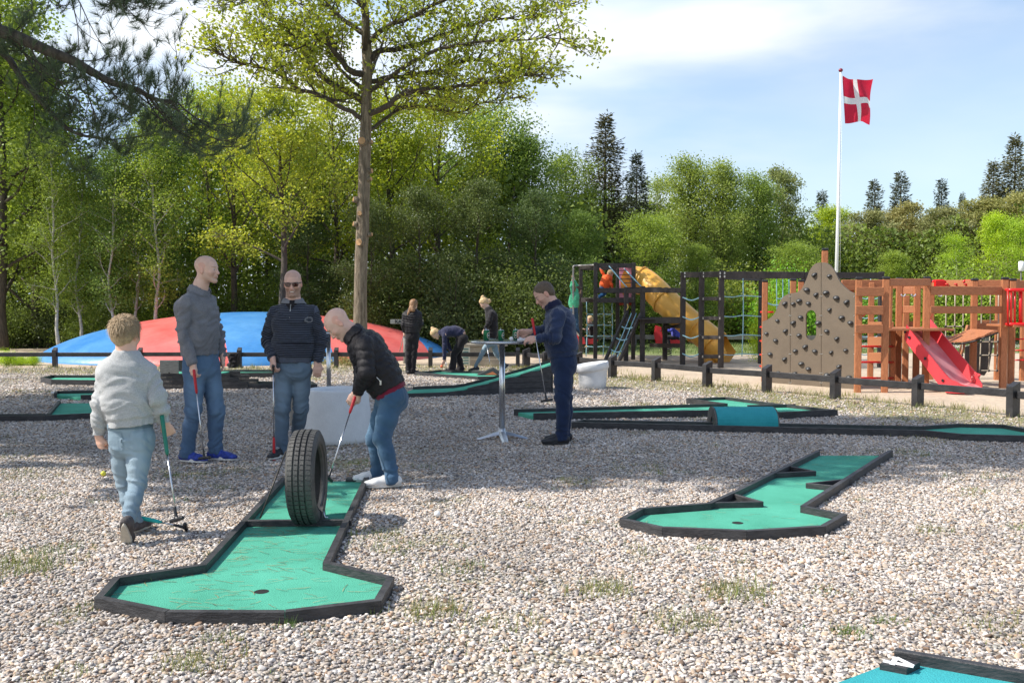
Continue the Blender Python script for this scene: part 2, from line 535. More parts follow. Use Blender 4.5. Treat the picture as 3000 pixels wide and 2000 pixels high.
def cloth_mat(name, col, col2=None, rough=0.85, kind='plain', period=0.03, width=0.35, weave=260, sheen=0.15, mottled=0.12, bump=0.35):
    m, t, b, out = new_mat(name); N = t.nodes; L = t.links
    tc = N.new('ShaderNodeTexCoord')
    no = N.new('ShaderNodeTexNoise'); no.inputs['Scale'].default_value = 9 if kind != 'denim' else 6; no.inputs['Detail'].default_value = 6
    L.new(tc.outputs['Object'], no.inputs['Vector'])
    cr = N.new('ShaderNodeValToRGB')
    cr.color_ramp.elements[0].position = 0.35; cr.color_ramp.elements[1].position = 0.66
    cr.color_ramp.elements[0].color = rgb([c * (1 - mottled) for c in col]); cr.color_ramp.elements[1].color = rgb([min(1, c * (1 + mottled)) for c in col])
    L.new(no.outputs['Fac'], cr.inputs['Fac']); last = cr.outputs['Color']
    if kind == 'denim':
        # worn pale down the fronts of the legs
        at = N.new('ShaderNodeAttribute'); at.attribute_name = 'wear'
        mm = N.new('ShaderNodeMix'); mm.data_type = 'RGBA'; L.new(at.outputs['Fac'], mm.inputs['Factor']); L.new(last, mm.inputs['A'])
        mm.inputs['B'].default_value = rgb(col2); last = mm.outputs['Result']
    elif kind == 'stripe':
        at = N.new('ShaderNodeAttribute'); at.attribute_name = 'along'
        d = N.new('ShaderNodeMath'); d.operation = 'DIVIDE'; d.inputs[1].default_value = period; L.new(at.outputs['Fac'], d.inputs[0])
        fr = N.new('ShaderNodeMath'); fr.operation = 'FRACT'; L.new(d.outputs[0], fr.inputs[0])
        lt = N.new('ShaderNodeMath'); lt.operation = 'LESS_THAN'; lt.inputs[1].default_value = width; L.new(fr.outputs[0], lt.inputs[0])
        mm = N.new('ShaderNodeMix'); mm.data_type = 'RGBA'; L.new(lt.outputs[0], mm.inputs['Factor']); L.new(last, mm.inputs['A'])
        mm.inputs['B'].default_value = rgb(col2); last = mm.outputs['Result']
    elif kind == 'melange':
        n4 = N.new('ShaderNodeTexNoise'); n4.inputs['Scale'].default_value = 160; n4.inputs['Detail'].default_value = 3; L.new(tc.outputs['Object'], n4.inputs['Vector'])
        c4 = N.new('ShaderNodeValToRGB'); c4.color_ramp.elements[0].position = 0.4; c4.color_ramp.elements[0].color = (0.8, 0.8, 0.8, 1); c4.color_ramp.elements[1].position = 0.62
        L.new(n4.outputs['Fac'], c4.inputs['Fac'])
        mm = N.new('ShaderNodeMix'); mm.data_type = 'RGBA'; mm.blend_type = 'MULTIPLY'; mm.inputs['Factor'].default_value = 1
        L.new(last, mm.inputs['A']); L.new(c4.outputs['Color'], mm.inputs['B']); last = mm.outputs['Result']
    L.new(last, b.inputs['Base Color'])
    b.inputs['Roughness'].default_value = rough; b.inputs['Specular IOR Level'].default_value = 0.25
    if sheen: b.inputs['Sheen Weight'].default_value = sheen
    nb = N.new('ShaderNodeTexNoise'); nb.inputs['Scale'].default_value = weave; nb.inputs['Detail'].default_value = 2; L.new(tc.outputs['Object'], nb.inputs['Vector'])
    nc = N.new('ShaderNodeTexNoise'); nc.inputs['Scale'].default_value = 22; nc.inputs['Detail'].default_value = 3; L.new(tc.outputs['Object'], nc.inputs['Vector'])
    am = N.new('ShaderNodeMath'); am.operation = 'MULTIPLY_ADD'; am.inputs[1].default_value = 2.2; L.new(nc.outputs['Fac'], am.inputs[0]); L.new(nb.outputs['Fac'], am.inputs[2])
    bp = N.new('ShaderNodeBump'); bp.inputs['Strength'].default_value = bump; bp.inputs['Distance'].default_value = 0.009
    L.new(am.outputs[0], bp.inputs['Height']); L.new(bp.outputs[0], b.inputs['Normal'])
    return m
SKIN = A3(0.68, 0.44, 0.34)
def head_field(F, c, r, f, u, s, neck, nr, fine=True, female=False):
    T = lambda x, y, z: c + (r * x + f * y + u * z) * s
    AX = np.array([r, f, u])
    E = lambda x, y, z, a, b, d, k=0.015, op='u': F.ell(T(x, y, z), A3(a, b, d) * s, AX, k * s, op)
    C = lambda p, q, ra, rb, k=0.015, op='u': F.cone(T(*p), T(*q), ra * s, rb * s, k * s, op)
    E(0, -0.014, 0.045, 0.075, 0.094, 0.080)
    E(0, 0.026, 0.002, 0.062, 0.064, 0.094, 0.03)
    for q in (-1, 1):
        C((q * 0.044, 0.0, -0.045), (q * 0.012, 0.070, -0.088), 0.020, 0.016, 0.03)
        E(q * 0.036, 0.056, -0.018, 0.024, 0.024, 0.026, 0.02)
    E(0, 0.076, -0.088, 0.020, 0.016, 0.015, 0.015)
    F.etube([T(0, -0.018, -0.03), c * 0.35 + neck * 0.65 - f * 0.008 * s, neck], [0.052 * s, nr, nr * 1.15], [0.056 * s, nr, nr * 1.1], r, k=0.03 * s)
    for q in (-1, 1):
        E(q * 0.075, -0.010, -0.002, 0.008, 0.019, 0.033, 0.008)
        if fine: E(q * 0.084, -0.007, 0.0, 0.006, 0.010, 0.019, 0.006, 's')
    if fine:
        C((-0.034, 0.074, 0.031), (0.034, 0.074, 0.031), 0.011, 0.011, 0.012)
        for q in (-1, 1): E(q * 0.031, 0.094, 0.011, 0.017, 0.013, 0.011, 0.010, 's')
        for q in (-1, 1): E(q * 0.031, 0.073, 0.010, 0.013, 0.013, 0.012, 0.004)
        C((0, 0.082, 0.022), (0, 0.104, -0.022), 0.008, 0.012, 0.008)
        for q in (-1, 1): E(q * 0.011, 0.093, -0.026, 0.008, 0.010, 0.007, 0.006)
        E(0, 0.084, -0.047, 0.028, 0.012, 0.014, 0.012)
        E(0, 0.091, -0.052, 0.021, 0.008, 0.0045, 0.004)
        E(0, 0.089, -0.062, 0.018, 0.008, 0.005, 0.004)
        E(0, 0.101, -0.057, 0.022, 0.006, 0.0016, 0.003, 's')
    else:
        C((0, 0.082, 0.02), (0, 0.102, -0.022), 0.009, 0.013, 0.01)
        E(0, 0.084, -0.052, 0.024, 0.012, 0.016, 0.012)
def hand_field(F, w, d, n, thumb, s=1.0, curl=0.5, spread=0.0):
    d = nrm(d); n = nrm(n - d * np.dot(n, d)); t = nrm(np.cross(d, n)) * thumb
    P = lambda a, b, c=0: w + (d * a + t * b + n * c) * s
    F.etube([P(-0.03, 0), P(0.02, 0.0), P(0.055, 0.002), P(0.088, 0)], [0.026 * s, 0.031 * s, 0.039 * s, 0.039 * s], [0.021 * s, 0.019 * s, 0.017 * s, 0.013 * s], t, k=0.012 * s)
    for i, (b, ln) in enumerate(((0.029, 0.072), (0.010, 0.082), (-0.010, 0.077), (-0.029, 0.060))):
        c_ = curl if not hasattr(curl, '__len__') else curl[i]
        p = P(0.085, b); dd = d + t * spread * b * 10; ang = 0; pts = [p]
        for q, fr in enumerate((0.45, 0.32, 0.23)):
            ang += c_ * (0.85, 1.15, 0.8)[q]
            p = p + (dd * math.cos(ang) + n * math.sin(ang)) * ln * fr * s; pts.append(p)
        F.chain(pts, [0.0098 * s, 0.0090 * s, 0.0082 * s, 0.0070 * s], 0.003 * s)
    b0 = P(0.022, 0.026, 0.006); b1 = P(0.055, 0.047, 0.012 + 0.01 * min(1, np.mean(curl))); b2 = P(0.080, 0.044 - 0.018 * min(1, np.mean(curl)), 0.020 + 0.018 * min(1, np.mean(curl)))
    F.chain([b0, b1, b2], [0.016 * s, 0.0115 * s, 0.0088 * s], 0.008 * s)
def shoe(person, ankle, toe_dir, L, mats, s=1.0, up=(0, 0, 1), drop=0.085, gz=None):
    "shoe (> sole) under an ankle joint; toe_dir is the way it points"
    f = nrm(toe_dir); upv = nrm(np.asarray(up, float) - f * np.dot(up, f)); r = np.cross(f, upv)
    base = ankle - upv * drop * s
    if abs(f[2]) < 0.12 and gz is not None: base[2] = gz
    T = lambda x, y, z: base + r * x * s + f * y * s + upv * z * s
    AX = np.array([r, f, upv]); k = L / 0.29
    F = Field()
    F.etube([T(0, -0.055, 0.045), T(0, 0.03 * k, 0.045), T(0, 0.12 * k, 0.036), T(0, 0.185 * k, 0.028)], [0.034 * s, 0.038 * s, 0.045 * s, 0.036 * s], [0.036 * s, 0.040 * s, 0.032 * s, 0.026 * s], r, k=0.02, p=2.2)
    F.cone(T(0, -0.02, 0.05), T(0, -0.012, 0.115), 0.036 * s, 0.038 * s, 0.03, cut=(T(0, 0, 0.115), upv))
    F.cone(T(0, 0.02, 0.075), T(0, 0.10 * k, 0.055), 0.024 * s, 0.016 * s, 0.02)
    v, fc = F.mesh(0.008)
    # flatten the underside
    h = (v - base) @ upv; v = v + np.outer(np.maximum(0.016 * s - h, 0), upv)
    sh = add('shoe', v, fc, mats[0], person, smooth=True)
    n = 20; pv = []
    for z in (0.0, 0.006, 0.030):
        for i in range(n):
            a = 2 * PI * i / n; y = 0.062 * k + 0.142 * k * math.sin(a); w_ = 0.040 + 0.010 * math.sin(a) - (0.006 if -0.3 < y < 0.06 else 0)
            x = w_ * math.cos(a); g = 0.94 if z == 0 else 1
            pv.append(T(x * g, (y - 0.06) * g + 0.06, z))
    pf = [tuple(range(n))[::-1], tuple(range(2 * n, 3 * n))]
    for q in range(2): pf += [(q * n + i, q * n + (i + 1) % n, (q + 1) * n + (i + 1) % n, (q + 1) * n + i) for i in range(n)]
    add('sole', pv, pf, mats[1], sh, smooth=False)
    if len(mats) > 2:
        m = MB()
        for i in range(4):
            y = 0.035 + 0.022 * i; m.tube([T(-0.018, y * k, 0.096 - 0.010 * i), T(0, (y + 0.004) * k, 0.103 - 0.0115 * i), T(0.018, y * k, 0.096 - 0.010 * i)], 0.0035 * s, 5)
        m.build('laces', mats[2], sh)
    return sh
def wrinkle(v, f, along, amp, fxy=7.0, fal=26.0, seed=0.0):
    n = vnormals(v, f)
    along = along + 0.16 * (fbm(v * 3.5 + seed, 2) - 0.5); zig = np.sin(v[:, 0] * 11 + v[:, 1] * 9 + seed)
    c = np.stack([v[:, 0] * fxy + seed, v[:, 1] * fxy + seed * 2, along * fal + 1.1 * zig + seed * 3], 1)
    g = (1 - np.abs(2 * fbm(c, 2) - 1)) ** 2.2
    c3 = np.stack([v[:, 0] * fxy * 0.6 + 11 + seed, v[:, 1] * fxy * 0.6, v[:, 2] * 5 + along * 6], 1)
    g = g + 0.8 * (fbm(c3, 2) - 0.5)
    c2 = np.stack([v[:, 0] * 16 + seed, v[:, 1] * 16, v[:, 2] * 16], 1)
    g2 = fbm(c2, 2)
    return v + n * ((g - 0.5) * amp * 1.25 + (g2 - 0.5) * 0.45 * amp)[:, None]
def person(sp):
    D = sp['D']
    J = {}
    for k, q in sp['J'].items():
        J[k] = V(q[0], q[1], D + (q[2] if len(q) > 2 else 0.0))
    s = sp.get('s', 1.0); hq = sp.get('h', 0.010); fine = sp.get('fine', True)
    base = (J['ankleL'] + J['ankleR']) / 2; base = A3(base[0], base[1], sp.get('z0', 0.0))
    P = root('person', base, sp['label'], 'person', sp.get('group'))
    f = nrm(sp['face']); u = nrm(sp.get('up', (0, 0, 1))); u = nrm(u - f * np.dot(u, f)); r = np.cross(f, u)
    hs = sp.get('hs', 1.0); hc = J['head']
    side = nrm(sp['side'])                 # from the person's right to the left, at the chest
    pside = nrm(sp.get('pside', sp['side']))
    tr = sp['torso']                       # list of (point name or point, half width, half depth)
    tp = [J[q[0]] for q in tr]; tu = [q[1] for q in tr]; tv = [q[2] for q in tr]
    sides = [pside + (side - pside) * i / (len(tp) - 1) for i in range(len(tp))]
    # body: one continuous surface
    B = Field()
    nr = sp.get('neck_r', 0.056) * s
    head_field(B, hc, r, f, u, hs, J['neck'], nr, fine)
    B.etube(tp, [a * 0.86 for a in tu], [a * 0.84 for a in tv], sides, k=0.04)
    a_r = sp.get('arm', (0.048, 0.040, 0.028)); l_r = sp.get('leg', (0.085, 0.056, 0.040))
    bones_t = [(tp[i], tp[i + 1], float(sum(np.linalg.norm(tp[j + 1] - tp[j]) for j in range(i))), 3.0) for i in range(len(tp) - 1)]
    bones_a = []; bones_l = []
    for q in 'LR':
        B.chain([J['neck'] * 0.55 + J['sh' + q] * 0.45 - A3(0, 0, 0.01), J['sh' + q], J['el' + q], J['wr' + q]], [0.045 * s, a_r[0] * s, a_r[1] * s * 0.9, a_r[2] * s], 0.03)
        hd = sp.get('hand' + q)
        if hd: hand_field(B, J['wr' + q], np.array(hd[0], float), np.array(hd[1], float), (1 if q == 'L' else -1) * (hd[3] if len(hd) > 3 else 1), s * sp.get('hand_s', 1.0), hd[2])
        B.chain([J['hip' + q], J['kn' + q], J['ankle' + q]], [l_r[0] * s * 0.85, l_r[1] * s * 0.85, l_r[2] * s * 0.85], 0.03)
        tdir = nrm(sp['foot' + q][0])
        B.cone(J['ankle' + q] - A3(0, 0, 0.045) * s, J['ankle' + q] - A3(0, 0, 0.07) * s + tdir * 0.07 * s, 0.026 * s, 0.018 * s, 0.01)
        L1 = np.linalg.norm(J['el' + q] - J['sh' + q]); bones_a += [(J['sh' + q], J['el' + q], 0.0, 1.0), (J['el' + q], J['wr' + q], L1, 1.0)]
        L1 = np.linalg.norm(J['kn' + q] - J['hip' + q]); bones_l += [(J['hip' + q], J['kn' + q], 0.0, 1.0), (J['kn' + q], J['ankle' + q], L1, 1.0)]
    fr = []
    if fine:
        fr.append((hc - 0.15 * hs, hc + 0.15 * hs, 0.0052 * hs))
        for q in 'LR':
            if sp.get('hand' + q):
                c = J['wr' + q] + nrm(sp['hand' + q][0]) * 0.07 * s; fr.append((c - 0.075 * s, c + 0.075 * s, 0.0058))
    v, fc = B.mesh(hq, fr)
    # colour of skin, lips, brows, eyes, stubble: pigment, by place on the head
    L = (v - hc) @ np.array([r, f, u]).T / hs
    col = np.tile(sp.get('skin', SKIN), (len(v), 1)); x, y, z = L.T; ax_ = np.abs(x)
    def blend(m, c_): 
        m = np.clip(m, 0, 1)[:, None]; col[:] = col * (1 - m) + np.asarray(c_) * m
    inh = (np.abs(x) < 0.1) & (np.abs(y) < 0.125) & (np.abs(z) < 0.14)
    red = sp.get('skin', SKIN) * A3(0.98, 0.72, 0.68)
    blend(inh * np.exp(-(((ax_ - 0.042) / 0.022) ** 2 + ((z + 0.02) / 0.025) ** 2)) * (y > 0.03) * 0.5, red)
    blend(inh * np.exp(-((x / 0.014) ** 2 + ((z + 0.022) / 0.016) ** 2)) * (y > 0.085) * 0.6, red)
    blend(inh * (ax_ > 0.072) * 0.6, red)
    # knuckles and finger tips
    if fine:
        if sp.get('stubble'):
            st = inh * (z < -0.022) * (z > -0.115) * (y > -0.005) * np.clip((0.06 + y) * 12, 0, 1) * (0.4 + 0.6 * vnoise(L * 220)) * sp['stubble']
            blend(st * (1 - ((ax_ < 0.02) & (z > -0.04))), sp.get('hairc', A3(0.16, 0.10, 0.06)))
        if sp.get('scalp'):
            blend(inh * (z > 0.03) * ((z > 0.075) | (y < 0.05)) * sp['scalp'] * np.clip((z - 0.02) * 30, 0, 1), sp.get('hairc', A3(0.16, 0.10, 0.06)))
        blend(inh * (y > 0.08) * (ax_ < 0.024) * (z < -0.046) * (z > -0.068) * 0.38, (0.45, 0.16, 0.13))
        if sp.get('smile'): blend(inh * (y > 0.078) * (ax_ < 0.019) * (z < -0.053) * (z > -0.060), (0.75, 0.72, 0.66))
        ee = ((ax_ - 0.031) / 0.013) ** 2 + ((z - 0.0095) / 0.0058) ** 2
        blend(inh * (y > 0.07) * (ee < 1.0) * 0.8, (0.55, 0.5, 0.48))
        blend(inh * (y > 0.07) * (((ax_ - 0.031) / 0.0055) ** 2 + ((z - 0.009) / 0.0055) ** 2 < 1), (0.05, 0.05, 0.06))
        blend(inh * (y > 0.06) * (((ax_ - 0.032) / 0.019) ** 2 + ((z - 0.0285) / 0.0045) ** 2 < 1) * 0.6, sp.get('browc', (0.16, 0.10, 0.06)))
    body = add('body', v, fc, M_SKIN, P, smooth=True, attrs={'tint': np.concatenate([col, np.ones((len(v), 1))], 1)})
    # top
    T = Field(); e = sp.get('top_e', 0.010)
    hemN = nrm(tp[0] - tp[1]); hem = tp[0] + hemN * sp.get('hem', 0.04)
    cut = [(hem, hemN)]
    if sp.get('bottom_up'): cut = cut
    tpp = [tp[0] + hemN * (sp.get('hem', 0.04) + 0.06)] + tp[1:] if sp.get('hem', 0.04) > 0.0 else tp
    T.etube(tpp, [a + e for a in tu], [a + e for a in tv], sides, k=0.04, cut=cut)
    for q in 'LR':
        sl = sp.get('sleeve', 0.0)
        w = J['wr' + q]; dw = nrm(w - J['el' + q]); w2 = w + dw * 0.02
        nb = J['neck'] * 0.5 + J['sh' + q] * 0.5 - A3(0, 0, 0.005) * s
        sr = sp.get('sleeve_r', (0.062, 0.053, 0.040))
        T.chain([nb, J['sh' + q]], [0.050 * s, sr[0] * 0.96 * s], 0.035); T.cone(J['sh' + q], J['el' + q], sr[0] * s, sr[1] * s, 0.014)
        T.cone(J['el' + q], w2, sr[1] * s, sr[2] * s, 0.02, cut=(w - dw * 0.0 + dw * sl, dw))
    co = sp.get('collar', 0.0)
    if co:
        nd = nrm(hc - u * 0.03 * hs - f * 0.02 * hs - J['neck'])
        T.etube([J['neck'] - nd * 0.03, J['neck'] + nd * co], [nr * 1.45, nr * 1.25], [nr * 1.45, nr * 1.28], r, k=0.02, cut=[(J['neck'] + nd * co * 0.95, nd)])
    nd = nrm(hc - u * 0.03 * hs - f * 0.02 * hs - J['neck'])
    T.cone(J['neck'] + nd * (0.0 if co else -0.012), J['neck'] + nd * 0.2, nr * 1.12, nr * 1.2, 0.008, 's')
    v, fc = T.mesh(sp.get('ht', 0.011))
    v = relax(v, fc, 1)
    al, dd, ix = bone_param(v, bones_t + bones_a)
    nt_ = len(bones_t)
    arm = ix >= nt_
    st = sp.get('top_style', 'soft')
    if st == 'puffer':
        nn = vnormals(v, fc); per = sp.get('quilt', 0.055)
        sh_ = np.abs(np.sin(PI * (al + 0.006 * np.sin(v[:, 0] * 30)) / per)) ** 0.6
        v = v + nn * ((sh_ - 0.75) * sp.get('puff', 0.016))[:, None]
        v = wrinkle(v, fc, al, 0.008, 14, 30, 1.3)
    else:
        am = np.where(arm, 0.015, 0.010) * sp.get('fold', 1.0)
        el = np.minimum(*[np.linalg.norm(v - J['el' + q], axis=1) for q in 'LR'])
        am = am * (1 + 0.9 * np.exp(-(el / 0.09) ** 2))
        v = wrinkle(v, fc, al, am, 6, 17, sp.get('seed', 0.0))
        # ribbed hem and cuffs draw in
        nn = vnormals(v, fc)
        dh = (v - hem) @ hemN
        rib = (~arm) & (dh > -0.055) & (dh < 0.02)
        v = v - nn * (rib * sp.get('rib', 0.010))[:, None]
        for q in 'LR':
            w = J['wr' + q]; dw = nrm(w - J['el' + q]); t_ = (v - w) @ dw; m_ = arm & (t_ > -0.055) & (np.linalg.norm(v - w, axis=1) < 0.12)
            v = v - nn * (m_ * sp.get('rib', 0.010) * 0.6)[:, None]
    tv_, tf_ = v, fc
    top = add(sp.get('top_name', 'sweater'), v, fc, sp['top_mat'], P, smooth=True, attrs={'along': al + 5})
    # trousers
    Q = Field(); lr = sp.get('trouser', (0.105, 0.072, 0.055)); lr = (lr[0] * 0.97, lr[1] * 0.93, lr[2] * 0.90); wn_ = nrm(tp[1] - tp[0])
    hipm = (J['hipL'] + J['hipR']) / 2
    waist = hipm + wn_ * sp.get('rise', 0.13) * s
    Q.etube([hipm - wn_ * 0.02, waist + wn_ * 0.05], [sp['hipw'][0] * s, sp['hipw'][0] * s * 0.95], [sp['hipw'][1] * s, sp['hipw'][1] * 0.93 * s], pside, k=0.03, cut=[(waist, wn_)])
    fwd = nrm(np.cross(pside, (0, 0, 1)))
    for q in 'LR':
        a, k_, n_ = J['ankle' + q], J['kn' + q], J['hip' + q]
        Q.chain([n_, n_ * 0.45 + k_ * 0.55, k_], [lr[0] * s, (lr[0] * 0.5 + lr[1] * 0.5) * s, lr[1] * s], 0.025)
        da = nrm(a - k_); mid = k_ * 0.6 + a * 0.4 - fwd * 0.012 * s
        Q.chain([k_, mid], [lr[1] * s, (lr[1] * 0.95) * s], 0.02)
        Q.cone(mid, a + da * 0.06, lr[1] * 0.95 * s, lr[2] * s, 0.02, cut=(a + da * sp.get('cuff', 0.055) * s, da))
    v, fc = Q.mesh(sp.get('hb', 0.011)); v = relax(v, fc, 1)
    al, dd, ix = bone_param(v, bones_l)
    Lt = [np.linalg.norm(J['kn' + q] - J['hip' + q]) for q in 'LR']; La = [np.linalg.norm(J['ankle' + q] - J['kn' + q]) for q in 'LR']
    Lh = np.where(ix < 2, Lt[0], Lt[1]); Ll = Lh + np.where(ix < 2, La[0], La[1])
    am = 0.004 + 0.012 * np.exp(-((al - Lh) / 0.09) ** 2) + 0.017 * np.exp(-((al - Ll) / 0.08) ** 2) + 0.008 * np.exp(-(al / 0.10) ** 2)
    v = wrinkle(v, fc, al, am * sp.get('bfold', 1.0), 6, 20, 3.1 + sp.get('seed', 0))
    nn = vnormals(v, fc)
    facing = np.clip(nn @ nrm(A3(fwd[0], fwd[1], 0.15)), 0, 1)
    if sp.get('wear_back'): facing = np.maximum(facing, np.clip(-(nn @ fwd), 0, 1))
    wear = np.clip(facing ** 1.5 * (0.25 + 0.75 * np.exp(-((al - Lh * 0.6) / 0.24) ** 2)) * (0.6 + 0.8 * fbm(v * 9, 3)), 0, 1) * sp.get('wear', 0.8)
    seam = np.exp(-((al - Ll) / 0.02) ** 2) * 0.0
    bv_, bf_ = v, fc
    tro = add('trousers', v, fc, sp['bot_mat'], P, smooth=True, attrs={'wear': np.clip(wear - seam, 0, 1), 'along': al})
    for q in 'LR':
        fd = sp['foot' + q]
        if fd is not None: shoe(P, J['ankle' + q], A3(*fd[0]), sp.get('foot', 0.29), sp['shoe_mats'], s, up=fd[1] if len(fd) > 1 else (0, 0, 1), drop=sp.get('drop', 0.085), gz=None if sp.get('z0') else 0.020)
    P_ = dict(root=P, J=J, head=(hc, r, f, u, hs), body=body, top=top, tro=tro, hem=hem, hemN=hemN, fwd=fwd, pside=pside, waist=waist, s=s, tm=(tv_, tf_), bm=(bv_, bf_), at=(np.full(len(tv_), 0.5), np.clip(wear, 0, 1)), seed=0)
    return P_
def patch(p, which, name, m, fn, off=0.003):
    "a flat sewn-on piece: the faces of a garment that fn picks, lifted off it"
    v, f = p[which]; n = vnormals(v, f); c = v[f].mean(1); k = fn(c, n[f].mean(1)); f = f[k]
    if len(f) < 2: return
    u, inv = np.unique(f, return_inverse=True); w = p['at'][0 if which == 'tm' else 1][u]; return add(name, v[u] + n[u] * off, inv.reshape(-1, 4).astype(np.int32), m, p['root'], smooth=True, attrs={'wear': w * 0.9})
def hair_shell(p, mat_, thick=0.012, cutfn=None, noise=0.006, name='hair', extra=None, h=0.007, nf=45):
    hc, r, f, u, s = p['head']; T = lambda x, y, z: hc + (r * x + f * y + u * z) * s; AX = np.array([r, f, u])
    F = Field()
    F.ell(T(0, -0.014, 0.045), (A3(0.075, 0.094, 0.080) + thick) * s, AX, 0.01)
    F.ell(T(0, -0.045, 0.0), (A3(0.066, 0.055, 0.065) + thick) * s, AX, 0.02)
    if extra: extra(F, T, s, AX)
    # hairline: forehead, ears, nape
    F.ell(T(0, 0.095, -0.030), A3(0.10, 0.085, 0.105) * s, AX, 0.01, 's')
    for q in (-1, 1): F.ell(T(q * 0.085, 0.02, -0.045), A3(0.045, 0.055, 0.055) * s, AX, 0.008, 's')
    F.ell(T(0, -0.03, -0.125), A3(0.12, 0.12, 0.06) * s, AX, 0.01, 's') if cutfn is None else cutfn(F, T, s, AX)
    v, fc = F.mesh(h * s)
    n = vnormals(v, fc); v = v + n * ((fbm(v * nf, 3) - 0.45) * noise * 2)[:, None]
    return add(name, v, fc, mat_, p['root'], smooth=True)
def strands(p, mat_, n, length, name='hair_strands', zmin=0.0, droop=0.5, seed=1, width=0.0022, fwd=0.0, thick=0.010, region=None):
    "short tufts standing on the scalp"
    rr = np.random.RandomState(seed); hc, r, f, u, s = p['head']; V_ = []; F_ = []; k = 0
    while k < n:
        d = rr.normal(size=3); d /= np.linalg.norm(d)
        if d[2] < zmin or (d[1] > 0.55 and d[2] < 0.45): continue
        if region and not region(d): continue
        pt = A3(0, -0.014, 0.042) + d * (A3(0.075, 0.094, 0.080) + thick * 0.6)
        t = nrm(A3(rr.normal() * 0.24 + d[0] * 0.7, rr.normal() * 0.24 + d[1] * 0.6 + fwd, rr.normal() * 0.15 + d[2] * 0.4 - droop * (1 - d[2])) + A3(0.12, 0.25, 0))
        tn = nrm(t - d * np.dot(t, d)) * 0.9 + d * (0.35 + 0.5 * rr.rand())
        sd = nrm(np.cross(d, tn)) * width
        L_ = length * (0.6 + 0.7 * rr.rand()); a = pt; b = pt + tn * L_ * 0.55; c = pt + tn * L_ * 0.9 - A3(0, 0, 1) * L_ * 0.35
        for q in (a - sd, a + sd, b - sd * 0.8, b + sd * 0.8, c): V_.append(hc + (r * q[0] + f * q[1] + u * q[2]) * s)
        F_ += [(5 * k, 5 * k + 1, 5 * k + 3, 5 * k + 2), (5 * k + 2, 5 * k + 3, 5 * k + 4)]
        k += 1
    return add(name, np.array(V_), F_, mat_, p['root'])
M_HAIR_BROWN = mat('hair_brown', (0.10, 0.065, 0.04), 0.55, 0.35, 60, 0.5, 200, stretch=(1, 1, 1))
M_HAIR_FAIR = mat('hair_fair', (0.40, 0.285, 0.165), 0.55, 0.35, 70, 0.5, 220)
M_HAIR_BLOND = mat('hair_blond', (0.55, 0.38, 0.20), 0.55, 0.35, 60, 0.5, 200)
M_HAIR_RED = mat('hair_light_brown', (0.27, 0.14, 0.065), 0.5, 0.45, 60, 0.5, 200)
M_JEAN = cloth_mat('jeans_blue', (0.055, 0.105, 0.19), (0.17, 0.27, 0.38), kind='denim')
M_JEAN2 = cloth_mat('jeans_grey_blue', (0.075, 0.115, 0.165), (0.19, 0.26, 0.33), kind='denim')
M_JEAN3 = cloth_mat('jeans_light', (0.16, 0.235, 0.30), (0.38, 0.48, 0.54), kind='denim')
M_JEAN4 = cloth_mat('jeans_mid_blue', (0.045, 0.10, 0.175), (0.14, 0.25, 0.37), kind='denim')
M_JEAN5 = cloth_mat('jeans_dark', (0.012, 0.024, 0.065), (0.03, 0.06, 0.13), kind='denim')
M_POLO = cloth_mat('grey_polo_cloth', (0.20, 0.20, 0.215), kind='melange')
M_STRIPE = cloth_mat('navy_striped_knit', (0.012, 0.014, 0.022), (0.075, 0.085, 0.115), kind='stripe', period=0.0165, width=0.38)
M_SWEAT = cloth_mat('grey_marl_sweatshirt', (0.47, 0.475, 0.475), kind='melange', mottled=0.05)
M_PUFF = cloth_mat('black_quilted_shell', (0.018, 0.016, 0.019), rough=0.42, sheen=0.0, bump=0.5)
M_FLEECE = cloth_mat('navy_fleece', (0.022, 0.036, 0.085), rough=0.95, sheen=0.3, bump=0.5)
M_FLEECE_D = cloth_mat('dark_navy_collar', (0.010, 0.012, 0.040))
M_BLACK = cloth_mat('black_cloth', (0.014, 0.012, 0.015))
M_NAVY = cloth_mat('navy_jersey', (0.022, 0.024, 0.06))
M_MAROON = cloth_mat('maroon_jersey', (0.18, 0.012, 0.035))
M_GREENTOP = cloth_mat('mint_green_jersey', (0.10, 0.52, 0.29))
M_ORANGE = cloth_mat('orange_vest_cloth', (0.85, 0.13, 0.03))
M_BLUEJK = cloth_mat('blue_jacket_cloth', (0.06, 0.08, 0.42))
M_SHOE_BLUE = mat('blue_trainer_mesh', (0.02, 0.045, 0.28), 0.7, 0.5, 30, 0.4, 200)
M_SHOE_BLACK = mat('black_shoe_leather', (0.018, 0.018, 0.022), 0.55, 0.3, 20, 0.3, 120)
M_SHOE_WHITE = mat('white_shoe_leather', (0.72, 0.71, 0.69), 0.5, 0.07, 20, 0.2, 120)
M_SHOE_GREY = mat('dark_grey_trainer', (0.07, 0.06, 0.06), 0.7, 0.4, 25, 0.4, 200)
M_SOLE_W = mat('white_sole_rubber', (0.70, 0.69, 0.66), 0.6, 0.06, 20)
M_SOLE_B = mat('black_sole_rubber', (0.03, 0.03, 0.032), 0.7, 0.2, 20)
M_SOLE_C = mat('cream_sole_rubber', (0.50, 0.46, 0.38), 0.7, 0.12, 20)
M_LACE_B = mat('blue_lace', (0.08, 0.16, 0.55), 0.8, 0.1)
M_LACE_W = mat('white_lace', (0.75, 0.75, 0.73), 0.8, 0.05)
M_LACE_K = mat('black_lace', (0.02, 0.02, 0.02), 0.8, 0.05)
M_LACE_O = mat('orange_lace', (0.75, 0.12, 0.04), 0.8, 0.05)
M_CHROME = mat('brushed_chrome', (0.62, 0.63, 0.65), 0.22, 0.05, 40, metal=1.0)
